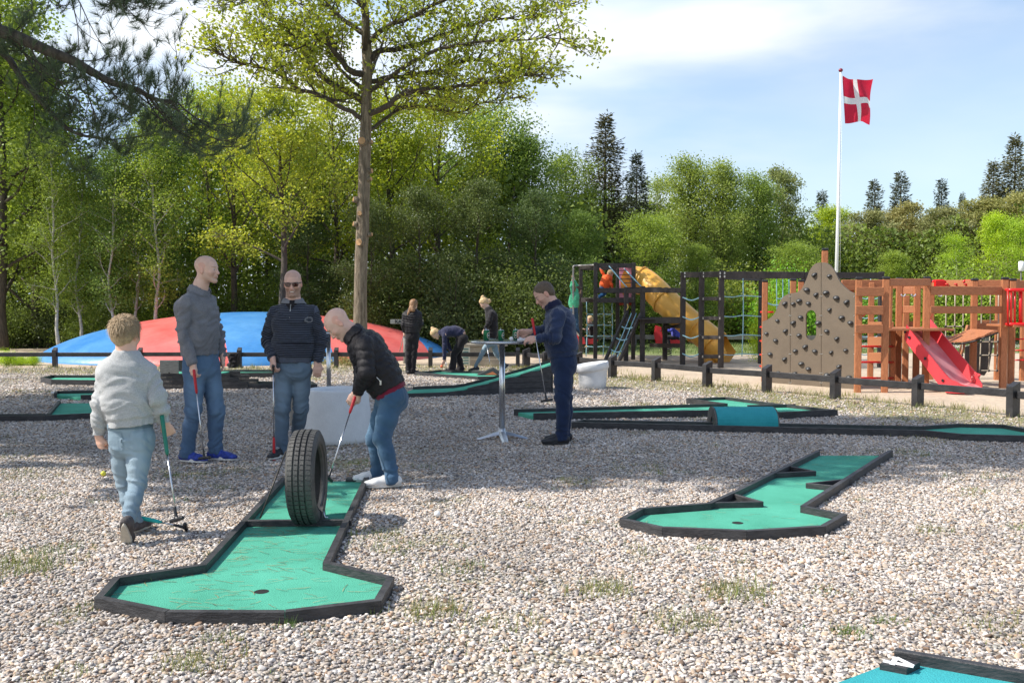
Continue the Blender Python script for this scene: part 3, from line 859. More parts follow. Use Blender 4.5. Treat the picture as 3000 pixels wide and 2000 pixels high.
M_RED_RUB = mat('red_grip_rubber', (0.50, 0.010, 0.018), 0.5, 0.1, 30)
M_GREEN_RUB = mat('green_grip_rubber', (0.006, 0.17, 0.11), 0.5, 0.1, 30)
M_TEAL_RUB = mat('teal_grip_rubber', (0.02, 0.45, 0.40), 0.5, 0.1, 30)
M_BLACK_PL = mat('black_plastic', (0.016, 0.016, 0.018), 0.4, 0.15, 30)
M_LENS = mat('dark_lens', (0.05, 0.012, 0.010), 0.06, 0.2, 3, spec=1.0)
def putter(label, butt, tip, grip_mat, grip=0.26, head_dir=(1, 0, 0), group='putters', head=True, head_at_butt=False, r=0.0055):
    "grip from butt down, steel shaft, T-shaped head at the tip"
    butt = np.asarray(butt, float); tip = np.asarray(tip, float); d = nrm(tip - butt)
    o = root('putter', tip, label, 'putter', group)
    tube('grip', [butt, butt + d * 0.01, butt + d * (grip - 0.02), butt + d * grip], [0.011, 0.0135, 0.0115, 0.008], grip_mat, o, 10)
    tube('shaft', [butt + d * grip, tip - d * 0.05], r, M_CHROME, o, 8)
    if head:
        hd = nrm(A3(*head_dir) - d * np.dot(head_dir, d)); F = Field()
        c = tip - d * 0.012
        F.etube([c - hd * 0.050, c - hd * 0.012, c + hd * 0.055], [0.013, 0.011, 0.013], [0.013, 0.011, 0.013], np.cross(hd, d), k=0.008)
        F.cone(tip - d * 0.085, c, 0.009, 0.011, 0.012)
        v, fc = F.mesh(0.005); add('club_head', v, fc, M_BLACK_PL, o, smooth=True)
    return o
# ---- man in the grey polo, turned to the right
mP = {}
m1 = person(dict(D=8.5, label='bald man in grey long-sleeved polo and blue jeans standing with red-gripped putter', s=1.0, hs=1.06,
    face=(0.98, -0.16, -0.03), up=(0, 0, 1), side=(0.62, 0.78, 0), pside=(0.72, 0.69, 0), neck_r=0.058,
    J=dict(head=(606, 792, 0.0), neck=(583, 858, 0.02), chest=(575, 905, 0), belly=(583, 975, 0), waist=(586, 1025, 0),
           shR=(548, 885, -0.14), elR=(534, 980, -0.17), wrR=(565, 1066, -0.20), shL=(613, 882, 0.15), elL=(638, 975, 0.20), wrL=(652, 1047, 0.14),
           hipR=(568, 1072, -0.06), hipL=(612, 1072, 0.08), knR=(567, 1200, -0.10), knL=(634, 1205, 0.02), ankleR=(549, 1320, -0.05), ankleL=(632, 1308, 0.06)),
    torso=[('waist', 0.155, 0.115), ('belly', 0.160, 0.120), ('chest', 0.172, 0.118), ('neck', 0.080, 0.068)],
    hem=0.05, top_mat=M_POLO, top_name='polo_shirt', bot_mat=M_JEAN, fold=1.3, sleeve_r=(0.060, 0.050, 0.037), hipw=(0.160, 0.115), rise=0.14, collar=0.035, rib=0.004,
    handR=((0.12, -0.05, -1), (0.5, 0.9, 0), 0.75), handL=((0.05, 0.0, -1), (-0.8, -0.3, 0), 0.45),
    footR=((0.93, -0.30, 0),), footL=((0.95, -0.22, 0),), shoe_mats=(M_SHOE_BLUE, M_SOLE_W, M_LACE_B), scalp=0.12, stubble=0.25,
    trouser=(0.098, 0.074, 0.060), leg=(0.08, 0.055, 0.04), seed=1.0, browc=(0.25, 0.15, 0.1)))
# ---- man with sunglasses facing the camera
m2 = person(dict(D=8.75, label='smiling man with sunglasses in navy striped knit sweater resting putter upside down', s=1.0, hs=1.03,
    face=(0.10, -0.96, -0.20), up=(0, -0.2, 0.98), side=(1, 0.05, 0), neck_r=0.060,
    J=dict(head=(858, 832, 0.0), neck=(859, 893, 0.03), chest=(860, 940, 0.02), belly=(860, 1005, 0.0), waist=(859, 1045, 0),
           shR=(806, 919, 0.03), elR=(783, 995, 0.05), wrR=(799, 1052, -0.12), shL=(914, 917, 0.03), elL=(939, 994, 0.05), wrL=(930, 1063, -0.02),
           hipR=(833, 1076, 0), hipL=(885, 1076, 0), knR=(828, 1200, -0.04), knL=(881, 1195, 0.05), ankleR=(822, 1308, -0.02), ankleL=(868, 1290, 0.22)),
    torso=[('waist', 0.165, 0.125), ('belly', 0.168, 0.130), ('chest', 0.178, 0.122), ('neck', 0.080, 0.068)],
    hem=0.055, top_mat=M_STRIPE, top_name='sweater', bot_mat=M_JEAN2, hipw=(0.165, 0.120), rise=0.12, collar=0.05, fold=1.3, sleeve_r=(0.067, 0.058, 0.043),
    handR=((0.15, -0.35, -1), (0.6, 0.6, 0), 0.85), handL=((0.0, -0.05, -1), (-0.3, 0.9, 0), 0.55),
    footR=((-0.25, -0.95, 0),), footL=((0.25, -0.95, 0),), shoe_mats=(M_SHOE_BLACK, M_SOLE_W, M_LACE_W), stubble=0.75, scalp=0.22, smile=True,
    hairc=A3(0.14, 0.085, 0.05), trouser=(0.095, 0.072, 0.062), seed=2.0, skin=A3(0.66, 0.40, 0.31)))
# ---- man putting, bent over
m3 = person(dict(D=7.45, label='bald man in black quilted jacket bending forward to putt through the tyre', s=1.0, hs=1.05,
    face=(-0.58, -0.16, -0.79), up=(-0.80, -0.05, 0.58), side=(0.12, -0.99, 0.0), pside=(0.05, -1.0, 0), neck_r=0.060,
    J=dict(head=(994, 951, -0.03), neck=(1042, 985, 0.0), chest=(1075, 1022, 0), belly=(1108, 1085, 0), waist=(1132, 1125, 0.0),
           shL=(1068, 1010, -0.19), elL=(1075, 1092, -0.26), wrL=(1046, 1148, -0.12), shR=(1052, 1012, 0.19), elR=(1060, 1092, 0.22), wrR=(1050, 1152, 0.01),
           hipL=(1150, 1163, -0.08), hipR=(1140, 1160, 0.10), knL=(1118, 1284, -0.14), knR=(1098, 1284, 0.06), ankleL=(1145, 1395, -0.17), ankleR=(1110, 1386, 0.08)),
    torso=[('waist', 0.165, 0.125), ('belly', 0.175, 0.138), ('chest', 0.180, 0.122), ('neck', 0.090, 0.072)],
    hem=0.05, top_mat=M_PUFF, top_name='quilted_jacket', top_style='puffer', quilt=0.062, puff=0.010, top_e=0.018, bot_mat=M_JEAN4, hipw=(0.155, 0.125), rise=0.14, collar=0.055,
    sleeve_r=(0.072, 0.062, 0.044), handL=((-0.55, 0.10, -0.85), (0.0, 1, -0.2), 1.0), handR=((-0.65, -0.05, -0.8), (0.0, -1, 0.1), 1.0),
    footL=((-0.97, -0.20, 0),), footR=((-0.97, -0.25, 0),), shoe_mats=(M_SHOE_WHITE, M_SOLE_W, M_LACE_W), trouser=(0.102, 0.072, 0.064), stubble=0.15, seed=3.0, drop=0.09,
    skin=A3(0.70, 0.44, 0.34)))
# ---- man at the bar table
m4 = person(dict(D=9.6, label='short-haired man in navy fleece and dark jeans standing at the bar table with cans', s=1.0, hs=1.07,
    face=(-0.80, -0.10, -0.58), up=(-0.57, 0.0, 0.82), side=(0.10, -0.99, 0), pside=(0.0, -1, 0), neck_r=0.060,
    J=dict(head=(1596, 864, 0.0), neck=(1623, 900, 0.0), chest=(1640, 942, 0.0), belly=(1643, 995, 0), waist=(1647, 1030, 0),
           shL=(1634, 925, -0.19), elL=(1626, 990, -0.25), wrL=(1572, 990, -0.24), shR=(1626, 925, 0.18), elR=(1598, 972, 0.22), wrR=(1548, 972, 0.10),
           hipL=(1651, 1062, -0.08), hipR=(1651, 1062, 0.09), knL=(1648, 1165, -0.10), knR=(1656, 1162, 0.10), ankleL=(1645, 1274, -0.08), ankleR=(1653, 1266, 0.12)),
    torso=[('waist', 0.165, 0.148), ('belly', 0.170, 0.150), ('chest', 0.180, 0.130), ('neck', 0.085, 0.072)],
    hem=0.05, top_mat=M_FLEECE, top_name='fleece_sweater', bot_mat=M_JEAN5, wear=0.5, hipw=(0.155, 0.135), rise=0.12, collar=0.05, fold=1.3, sleeve_r=(0.074, 0.063, 0.043),
    handL=((-0.95, 0.10, -0.12), (-0.1, 0.6, -0.8), 0.55), handR=((-0.97, 0.0, -0.10), (0, -0.8, -0.5), 0.75),
    footL=((-0.97, -0.18, 0),), footR=((-0.97, -0.10, 0),), shoe_mats=(M_SHOE_BLACK, M_SOLE_B, M_LACE_K), trouser=(0.108, 0.080, 0.066), stubble=0.35, seed=4.0,
    hairc=A3(0.12, 0.08, 0.055), skin=A3(0.60, 0.36, 0.28)))
hair_shell(m4, M_HAIR_BROWN, 0.004, noise=0.003, nf=90)
# ---- boy seen from behind
b1 = person(dict(D=5.72, label='boy in grey marl sweatshirt and light jeans walking away with green-gripped putter', s=0.84, hs=0.97,
    face=(0.16, 0.98, -0.08), up=(0, 0, 1), side=(-0.99, 0.05, 0), pside=(-0.98, -0.12, 0), neck_r=0.050,
    J=dict(head=(369, 983, 0.0), neck=(371, 1046, -0.02), chest=(369, 1092, 0), belly=(377, 1165, 0), waist=(384, 1222, 0),
           shL=(318, 1086, 0.0), elL=(297, 1184, -0.03), wrL=(289, 1276, 0.0), shR=(430, 1082, 0.0), elR=(462, 1172, -0.02), wrR=(482, 1238, 0.04),
           hipL=(358, 1283, 0.02), hipR=(411, 1283, 0.0), knL=(362, 1420, 0.10), knR=(401, 1420, -0.04), ankleL=(399, 1532, 0.12), ankleR=(377, 1528, -0.16)),
    torso=[('waist', 0.142, 0.110), ('belly', 0.135, 0.105), ('chest', 0.140, 0.100), ('neck', 0.070, 0.055)],
    hem=0.055, top_mat=M_SWEAT, top_name='sweatshirt', fold=1.0, bot_mat=M_JEAN3, wear_back=True, hipw=(0.150, 0.118), rise=0.13, sleeve_r=(0.066, 0.057, 0.045), top_e=0.010,
    handL=((0.12, 0.15, -1), (0.6, 0.8, 0), 1.25), handR=((0.35, 0.25, -0.9), (-0.2, 0.9, 0.1), 1.15), hand_s=1.0,
    footL=((0.15, 0.98, 0),), footR=((-0.16, 0.62, -0.77), (0.05, 0.8, 0.6)), shoe_mats=(M_SHOE_GREY, M_SOLE_C, M_LACE_O), foot=0.27,
    trouser=(0.094, 0.062, 0.052), leg=(0.075, 0.05, 0.036), seed=5.0, cuff=0.0, ht=0.0085, hb=0.0085, skin=A3(0.70, 0.42, 0.31)))
hair_shell(b1, M_HAIR_FAIR, 0.005, noise=0.006, nf=40, cutfn=lambda F, T, s, AX: F.ell(T(0, -0.03, -0.135), A3(0.12, 0.12, 0.065) * s, AX, 0.01, 's'))
strands(b1, M_HAIR_FAIR, 3400, 0.030, zmin=-0.4, droop=0.8, thick=0.006, width=0.0016)
# sewn and worn details
def on(p, pt, r, rz, back=False):
    f = p['fwd'] * (-1 if back else 1)
    return lambda c, n: (np.abs((c - pt) @ p['pside']) < r) & (np.abs(c[:, 2] - pt[2]) < rz) & ((n @ f) > 0.2)
M_SEAM = cloth_mat('pocket_denim', (0.10, 0.15, 0.20), (0.26, 0.35, 0.41), kind='denim')
Wt = b1['waist']; bk = -b1['fwd']
def back(c, n): return (n @ nrm(V(384, 1350, 5.4) - V(384, 1350, 5.9))) > 0.25
for sx in (-1, 1):
    patch(b1, 'bm', 'back_pocket', M_JEAN3, lambda c, n, sx=sx: back(c, n) & (np.abs((c - Wt)[:, 0] - 0.022 - sx * 0.066) < 0.043) & (np.abs(c[:, 2] - (Wt[2] - 0.115)) < 0.055), 0.005)
patch(b1, 'bm', 'waistband', M_SEAM, lambda c, n: np.abs(c[:, 2] - (Wt[2] - 0.02)) < 0.02, 0.004)
patch(m2, 'tm', 'undershirt', M_BLACK, lambda c, n: (c[:, 1] < m2['J']['neck'][1] - 0.02) & (np.abs(c[:, 0] - m2['J']['neck'][0]) < 0.012 + 0.9 * (c[:, 2] - m2['J']['neck'][2] + 0.035)) & (c[:, 2] > m2['J']['neck'][2] - 0.045), 0.003)
lg = V(899, 937, 8.6)
patch(m2, 'tm', 'chest_emblem', M_POLO, lambda c, n: (n[:, 1] < -0.3) & (((c[:, 0] - lg[0]) / 0.034) ** 2 + ((c[:, 2] - lg[2]) / 0.026) ** 2 < 1) & (((c[:, 0] - lg[0]) / 0.034) ** 2 + ((c[:, 2] - lg[2]) / 0.026) ** 2 > 0.35), 0.003)
for p_, m_, t0 in ((m1, M_POLO, 0.0), (m2, M_POLO, 0.012), (m4, M_FLEECE_D, 0.0), (m3, M_PUFF, 0.015)):
    hc, r, f, u, s = p_['head']; nk = p_['J']['neck']; nd = nrm(hc - u * 0.03 * s - f * 0.02 * s - nk); op = nrm(f * A3(1, 1, 0.1)); sd = np.cross(op, nd)
    patch(p_, 'tm', 'collar', m_, lambda c, n: (np.linalg.norm(c - nk, axis=1) < 0.13) & ((c - nk) @ nd > t0) & ~(((c - nk) @ op > 0.03) & (np.abs((c - nk) @ sd) < 0.022)), 0.007)
for p_, q, z_ in ((m1, 'L', 0), (m2, 'L', 0), (m4, 'L', 0)):
    Wp = p_['waist']; patch(p_, 'bm', 'waistband', p_['tro'].data.materials[0], lambda c, n: np.abs(c[:, 2] - (Wp[2] - 0.02)) < 0.02, 0.005)
# ------------------------------------------------------------ ground
def poly_in(P, poly):
    x, y = P[:, 0], P[:, 1]; c = np.zeros(len(P), bool); n = len(poly)
    for i in range(n):
        x0, y0 = poly[i][:2]; x1, y1 = poly[(i + 1) % n][:2]
        if y0 == y1: continue
        m = ((y0 > y) != (y1 > y)) & (x < (x1 - x0) * (y - y0) / (y1 - y0) + x0); c ^= m
    return c
FL = [(-16.0, 21.15), (0.13, 21.3)]                       # back run of the low fence
FR = [(0.13, 21.3), (1.96, 18.35), (6.43, 12.05), (10.5, 6.3), (13.0, 2.8)]   # run along the playground
def fence_dist(P):
    "signed distance to the fence line, positive on the golf side"
    x, y = P[:, 0], P[:, 1]
    d = 21.2 - y
    a = np.array(FR[0]); b = np.array(FR[3]); t = (b - a) / np.linalg.norm(b - a); n = np.array([t[1], -t[0]])
    d2 = (x - a[0]) * n[0] + (y - a[1]) * n[1]
    return np.minimum(d, d2)
def patchiness(P):
    "0 bare gravel .. 1 dry grass and soil"
    q = np.stack([P[:, 0] * 0.55, P[:, 1] * 0.55, np.full(len(P), 3.3)], 1)
    q2 = np.stack([P[:, 0] * 2.1, P[:, 1] * 2.1, np.full(len(P), 9.1)], 1)
    f = fence_dist(P)
    g = 0.62 * fbm(q, 3) + 0.38 * fbm(q2, 2)
    edge = np.clip(1.25 - f / 1.9, 0, 1) * 0.42
    far = np.clip((P[:, 1] - 9) / 10, 0, 1) * 0.05
    return np.clip((g + edge + far - 0.575) * 6, 0, 1)
def ground_mat():
    m, t, b, out = new_mat('gravel_bed'); N = t.nodes; L = t.links
    tc = N.new('ShaderNodeTexCoord')
    vo = N.new('ShaderNodeTexVoronoi'); vo.inputs['Scale'].default_value = 52; L.new(tc.outputs['Object'], vo.inputs['Vector'])
    bw = N.new('ShaderNodeSeparateColor'); L.new(vo.outputs['Color'], bw.inputs[0])
    cr = N.new('ShaderNodeValToRGB'); e = cr.color_ramp.elements
    e[0].position = 0; e[0].color = (0.10, 0.085, 0.075, 1); e[1].position = 1.0; e[1].color = (0.60, 0.57, 0.54, 1)
    for p, c in ((0.25, (0.25, 0.215, 0.18, 1)), (0.5, (0.40, 0.34, 0.285, 1)), (0.75, (0.55, 0.51, 0.47, 1))):
        q = e.new(p); q.color = c
    L.new(bw.outputs[0], cr.inputs['Fac'])
    at = N.new('ShaderNodeAttribute'); at.attribute_name = 'grass'
    no = N.new('ShaderNodeTexNoise'); no.inputs['Scale'].default_value = 7; no.inputs['Detail'].default_value = 6; L.new(tc.outputs['Object'], no.inputs['Vector'])
    c2 = N.new('ShaderNodeValToRGB'); e = c2.color_ramp.elements
    e[0].position = 0.33; e[0].color = (0.20, 0.20, 0.09, 1); e[1].position = 0.66; e[1].color = (0.42, 0.35, 0.22, 1)
    L.new(no.outputs['Fac'], c2.inputs['Fac'])
    mx = N.new('ShaderNodeMix'); mx.data_type = 'RGBA'; L.new(at.outputs['Fac'], mx.inputs['Factor']); L.new(cr.outputs['Color'], mx.inputs['A']); L.new(c2.outputs['Color'], mx.inputs['B'])
    L.new(mx.outputs['Result'], b.inputs['Base Color']); b.inputs['Roughness'].default_value = 0.9
    inv = N.new('ShaderNodeMath'); inv.operation = 'SUBTRACT'; inv.inputs[0].default_value = 1; L.new(vo.outputs['Distance'], inv.inputs[1])
    bp = N.new('ShaderNodeBump'); bp.inputs['Strength'].default_value = 0.9; bp.inputs['Distance'].default_value = 0.02
    L.new(inv.outputs[0], bp.inputs['Height']); L.new(bp.outputs[0], b.inputs['Normal'])
    return m
M_SAND = mat('sand', (0.42, 0.325, 0.235), 0.95, 0.14, 1.6, 0.9, 5, fine=0.12, col2=(0.53, 0.43, 0.32), dist=0.05)
M_TURF = mat('meadow', (0.085, 0.125, 0.030), 0.95, 0.3, 0.9, 0.6, 30, fine=0.3, col2=(0.22, 0.24, 0.09))
M_PATH = mat('pale_road', (0.46, 0.43, 0.39), 0.9, 0.1, 2, 0.2, 30, fine=0.1)
# the ground goes on to the horizon
tag(add('ground', [(-600, -40, -0.012), (600, -40, -0.012), (600, 1200, -0.012), (-600, 1200, -0.012)], [(0, 1, 2, 3)], M_TURF), kind='structure')
def strip_poly(name, pts, z, m, jit=0.15, step=0.6):
    out = []
    n = len(pts)
    for i in range(n):
        a = np.array(pts[i], float); b = np.array(pts[(i + 1) % n], float); k = max(1, int(np.linalg.norm(b - a) / step)) if max(abs(a[0]), abs(b[0])) < 60 else 1
        for j in range(k):
            p = a + (b - a) * j / k
            out.append((p[0] + R.uniform(-jit, jit), p[1] + R.uniform(-jit, jit), z))
    return tag(add(name, out, [tuple(range(len(out)))], m), kind='structure')
strip_poly('sand', [(-40, 20.6), (0.3, 20.8), (1.9, 17.8), (6.4, 11.7), (10.4, 6.0), (14, 1.5), (40, 6), (40, 27), (20, 27.5), (10, 27.2), (4.5, 26.2), (1, 27), (-5, 31), (-12, 31), (-18, 30.5), (-40, 30)], -0.006, M_SAND)
strip_poly('road', [(8.5, 30.0), (60, 34), (60, 38), (9, 34.5)], -0.004, M_PATH, 0.1)
strip_poly('forest_floor', [(-60, 29.0), (-18, 29.6), (-12, 30.2), (-5, 30.4), (-1.5, 31.5), (-1, 34), (-1, 80), (-60, 80)], -0.003, mat('leaf_litter', (0.060, 0.045, 0.026), 0.95, 0.4, 3, 0.6, 20, fine=0.4, col2=(0.12, 0.09, 0.05)), 0.3)
# gravel sheet with dry grass worn into it
gx = np.arange(-16, 14.01, 0.2); gy = np.arange(1.6, 21.4, 0.2)
GX, GY = np.meshgrid(gx, gy, indexing='ij'); gp = np.stack([GX.ravel(), GY.ravel()], 1)
fd = fence_dist(gp)
zz = 0.004 - np.clip(0.25 - fd, 0, 0.5) * 0.12
gv = np.stack([gp[:, 0], gp[:, 1], zz], 1)
ii = np.arange(len(gx) - 1)[:, None] * len(gy) + np.arange(len(gy) - 1)[None]
ii = ii.ravel(); gf = np.stack([ii, ii + len(gy), ii + len(gy) + 1, ii + 1], 1)
keep = fd[gf].max(1) > -0.2; gf = gf[keep]
tag(add('gravel_ground', gv, gf, ground_mat(), attrs={'grass': patchiness(gp)}), kind='structure')
NO_PEBBLE = []          # outlines of the lanes: no stones lie on the felt
def scatter_pebbles():
    pts = []
    for (y0, y1, dens) in ((3.0, 7.6, 3500), (7.6, 11.5, 2100), (11.5, 16, 1000), (16, 21.2, 700)):
        w = 0.60 * y1 + 0.5; n = int(dens * (y1 - y0) * 2 * w)
        p = np.stack([NR.uniform(-w, w, n), NR.uniform(y0, y1, n)], 1)
        p = p[np.abs(p[:, 0]) < 0.585 * p[:, 1] + 0.35]; pts.append(p)
    p = np.concatenate(pts)
    k = fence_dist(p) > 0.05; p = p[k]
    pa = patchiness(p); k = NR.rand(len(p)) > pa * 0.8; p = p[k]
    for poly in NO_PEBBLE: p = p[~poly_in(p, poly)]
    n = len(p)
    s = 0.0064 + 0.0044 * NR.rand(n) ** 2 + 0.006 * (NR.rand(n) > 0.96)
    s *= np.clip(p[:, 1] / 9, 1.0, 1.5)
    scl = np.stack([s * NR.uniform(1.0, 1.5, n), s * NR.uniform(0.8, 1.05, n), s * NR.uniform(0.5, 0.8, n)], 1)
    rot = np.stack([NR.uniform(-0.5, 0.5, n), NR.uniform(-0.5, 0.5, n), NR.uniform(0, 6.28, n)], 1)
    pal = np.array([(0.86, 0.84, 0.82), (0.62, 0.60, 0.58), (0.70, 0.63, 0.56), (0.50, 0.44, 0.37), (0.36, 0.34, 0.34), (0.20, 0.19, 0.20), (0.52, 0.37, 0.26), (0.66, 0.53, 0.40), (0.24, 0.17, 0.12), (0.40, 0.41, 0.39)])
    pw = np.array([0.18, 0.17, 0.15, 0.12, 0.09, 0.06, 0.05, 0.08, 0.04, 0.06]); pw /= pw.sum()
    c = pal[NR.choice(len(pal), n, p=pw)] * NR.uniform(0.8, 1.12, (n, 1))
    bias = np.clip(0.5 + (fbm(np.stack([p[:, 0] * 1.4, p[:, 1] * 1.4, np.full(n, 1.0)], 1), 3) - 0.5) * 0.6 + 0.45, 0.7, 1.08); c = np.clip(c * bias[:, None] * A3(0.79, 0.735, 0.69), 0, 0.8)
    me = bpy.data.meshes.new('gravel'); me.vertices.add(n)
    me.vertices.foreach_set('co', np.stack([p[:, 0], p[:, 1], 0.006 + s * 0.25], 1).astype(np.float32).ravel())
    for nm, a, ty, ky in (('scl', scl, 'FLOAT_VECTOR', 'vector'), ('rot', rot, 'FLOAT_VECTOR', 'vector'), ('tint', np.concatenate([c, np.ones((n, 1))], 1), 'FLOAT_COLOR', 'color')):
        at = me.attributes.new(nm, ty, 'POINT'); at.data.foreach_set(ky, a.astype(np.float32).ravel())
    o = bpy.data.objects.new('gravel', me); COL.objects.link(o); tag(o, kind='stuff')
    m, t, b, out = new_mat('pebble'); N = t.nodes; L = t.links
    at = N.new('ShaderNodeAttribute'); at.attribute_type = 'INSTANCER'; at.attribute_name = 'tint'
    tc = N.new('ShaderNodeTexCoord'); no = N.new('ShaderNodeTexNoise'); no.inputs['Scale'].default_value = 1.6; no.inputs['Detail'].default_value = 5
    L.new(tc.outputs['Object'], no.inputs['Vector'])
    mr = N.new('ShaderNodeMapRange'); mr.inputs['To Min'].default_value = 0.75; mr.inputs['To Max'].default_value = 1.2; L.new(no.outputs['Fac'], mr.inputs['Value'])
    sc_ = N.new('ShaderNodeVectorMath'); sc_.operation = 'SCALE'; L.new(at.outputs['Color'], sc_.inputs[0]); L.new(mr.outputs[0], sc_.inputs['Scale'])
    L.new(sc_.outputs[0], b.inputs['Base Color']); b.inputs['Roughness'].default_value = 0.62
    ng = bpy.data.node_groups.new('gravel_nodes', 'GeometryNodeTree')
    ng.interface.new_socket('Geometry', in_out='INPUT', socket_type='NodeSocketGeometry'); ng.interface.new_socket('Geometry', in_out='OUTPUT', socket_type='NodeSocketGeometry')
    gn = ng.nodes; gl = ng.links
    gi = gn.new('NodeGroupInput'); go = gn.new('NodeGroupOutput')
    ico = gn.new('GeometryNodeMeshIcoSphere'); ico.inputs['Radius'].default_value = 1.0; ico.inputs['Subdivisions'].default_value = 2
    sp = gn.new('GeometryNodeSetPosition'); nz = gn.new('ShaderNodeTexNoise'); nz.inputs['Scale'].default_value = 0.9; nz.inputs['Detail'].default_value = 1
    vm = gn.new('ShaderNodeVectorMath'); vm.operation = 'SUBTRACT'; vm.inputs[1].default_value = (0.5, 0.5, 0.5); gl.new(nz.outputs['Color'], vm.inputs[0])
    vs = gn.new('ShaderNodeVectorMath'); vs.operation = 'SCALE'; vs.inputs['Scale'].default_value = 1.25; gl.new(vm.outputs[0], vs.inputs[0])
    gl.new(ico.outputs[0], sp.inputs['Geometry']); gl.new(vs.outputs[0], sp.inputs['Offset'])
    ss = gn.new('GeometryNodeSetShadeSmooth'); gl.new(sp.outputs[0], ss.inputs['Geometry'])
    sm = gn.new('GeometryNodeSetMaterial'); sm.inputs['Material'].default_value = m; gl.new(ss.outputs[0], sm.inputs['Geometry'])
    ip = gn.new('GeometryNodeInstanceOnPoints'); gl.new(gi.outputs[0], ip.inputs['Points']); gl.new(sm.outputs[0], ip.inputs['Instance'])
    for nm, so in (('scl', 'Scale'), ('rot', 'Rotation')):
        na = gn.new('GeometryNodeInputNamedAttribute'); na.data_type = 'FLOAT_VECTOR'; na.inputs['Name'].default_value = nm
        if so == 'Rotation':
            er = gn.new('FunctionNodeEulerToRotation'); gl.new(na.outputs[0], er.inputs[0]); gl.new(er.outputs[0], ip.inputs[so])
        else: gl.new(na.outputs[0], ip.inputs[so])
    gl.new(ip.outputs[0], go.inputs[0])
    md = o.modifiers.new('scatter', 'NODES'); md.node_group = ng
    return o
def blade_mat(name, c1, c2):
    m, t, b, out = new_mat(name); N = t.nodes; L = t.links
    at = N.new('ShaderNodeAttribute'); at.attribute_name = 'tint'
    mx = N.new('ShaderNodeMix'); mx.data_type = 'RGBA'; mx.inputs['A'].default_value = rgb(c1); mx.inputs['B'].default_value = rgb(c2); L.new(at.outputs['Fac'], mx.inputs['Factor'])
    L.new(mx.outputs['Result'], b.inputs['Base Color']); b.inputs['Roughness'].default_value = 0.7
    tr = N.new('ShaderNodeBsdfTranslucent'); L.new(mx.outputs['Result'], tr.inputs['Color'])
    ms = N.new('ShaderNodeMixShader'); ms.inputs[0].default_value = 0.25; L.new(b.outputs[0], ms.inputs[1]); L.new(tr.outputs[0], ms.inputs[2]); L.new(ms.outputs[0], out.inputs['Surface'])
    return m
M_BLADE = blade_mat('grass_blade', (0.10, 0.19, 0.03), (0.36, 0.31, 0.12))
def blades(name, spots, mt, parent=None):
    "spots: (x, y, z, radius, count, height, dryness)"
    V_ = []; T_ = []
    for (x, y, z, r, n, h, dry) in spots:
        a = NR.uniform(0, 6.28, n); rr = r * np.sqrt(NR.rand(n)) * np.where(NR.rand(n) > 0.7, 1.4, 0.8)
        bx = x + rr * np.cos(a); by = y + rr * np.sin(a) * 0.8
        hh = h * NR.uniform(0.4, 1.1, n); la = NR.uniform(0, 6.28, n); ln = NR.uniform(0.2, 0.9, n) * hh; wd = NR.uniform(0.0014, 0.003, n) * max(1, y / 9)
        sx, sy = -np.sin(la) * wd, np.cos(la) * wd
        p0 = np.stack([bx - sx, by - sy, np.full(n, z)], 1); p1 = np.stack([bx + sx, by + sy, np.full(n, z)], 1)
        p2 = np.stack([bx + np.cos(la) * ln, by + np.sin(la) * ln, z + hh], 1)
        V_.append(np.stack([p0, p1, p2], 1).reshape(-1, 3)); T_.append(np.repeat(np.clip(dry + NR.uniform(-0.3, 0.3, n), 0, 1), 3))
    v = np.concatenate(V_); f = np.arange(len(v)).reshape(-1, 3)
    return add(name, v, f, mt, parent, attrs={'tint': np.concatenate(T_)})
# ------------------------------------------------------------ mini golf lanes
M_FELT = mat('green_felt', (0.062, 0.30, 0.205), 0.95, 0.10, 1.7, 0.6, 150, fine=0.25, col2=(0.095, 0.41, 0.29), spec=0.2)
M_FELT_B = mat('turquoise_felt', (0.03, 0.27, 0.30), 0.95, 0.12, 2.2, 0.6, 140, fine=0.2, col2=(0.05, 0.36, 0.39), spec=0.2)
M_RAIL = mat('black_painted_timber', (0.018, 0.018, 0.020), 0.55, 0.5, 9, 0.5, 35, col2=(0.055, 0.053, 0.055), stretch=(1, 1, 3))
M_RAIL_W = mat('worn_black_timber', (0.045, 0.043, 0.042), 0.7, 0.4, 12, 0.6, 40, col2=(0.15, 0.14, 0.125))
M_DARKHOLE = mat('painted_dark', (0.006, 0.006, 0.006), 0.9, 0.1)  # near-black colour standing in for the shade inside holes
M_WHITEP = mat('white_paint_plain', (0.80, 0.80, 0.80), 0.5, 0.04)
M_NEEDLE = blade_mat('dry_needle', (0.10, 0.055, 0.02), (0.48, 0.36, 0.18))
def rail(o, a, b, ztop, w=0.032, z0=-0.02, m=None, name='rail', zb=None):
    a = np.array(a, float); b = np.array(b, float); za = ztop; zb = ztop if zb is None else zb
    h = max(za, zb) - z0
    if abs(za - zb) < 1e-6:
        return beam(name, A3(a[0], a[1], (za + z0) / 2), A3(b[0], b[1], (za + z0) / 2), w, h, m or M_RAIL, o, 0.004)
    d = nrm(A3(b[0] - a[0], b[1] - a[1], 0)); s = A3(-d[1], d[0], 0) * w / 2
    v = []
    for p, z in ((a, za), (b, zb)):
        for sg in (-1, 1):
            for q in (z0, z): v.append((p[0] + s[0] * sg, p[1] + s[1] * sg, q))
    f = [(0, 2, 3, 1), (4, 5, 7, 6), (0, 1, 5, 4), (2, 6, 7, 3), (1, 3, 7, 5), (0, 4, 6, 2)]
    return add(name, v, f, m or M_RAIL, o)
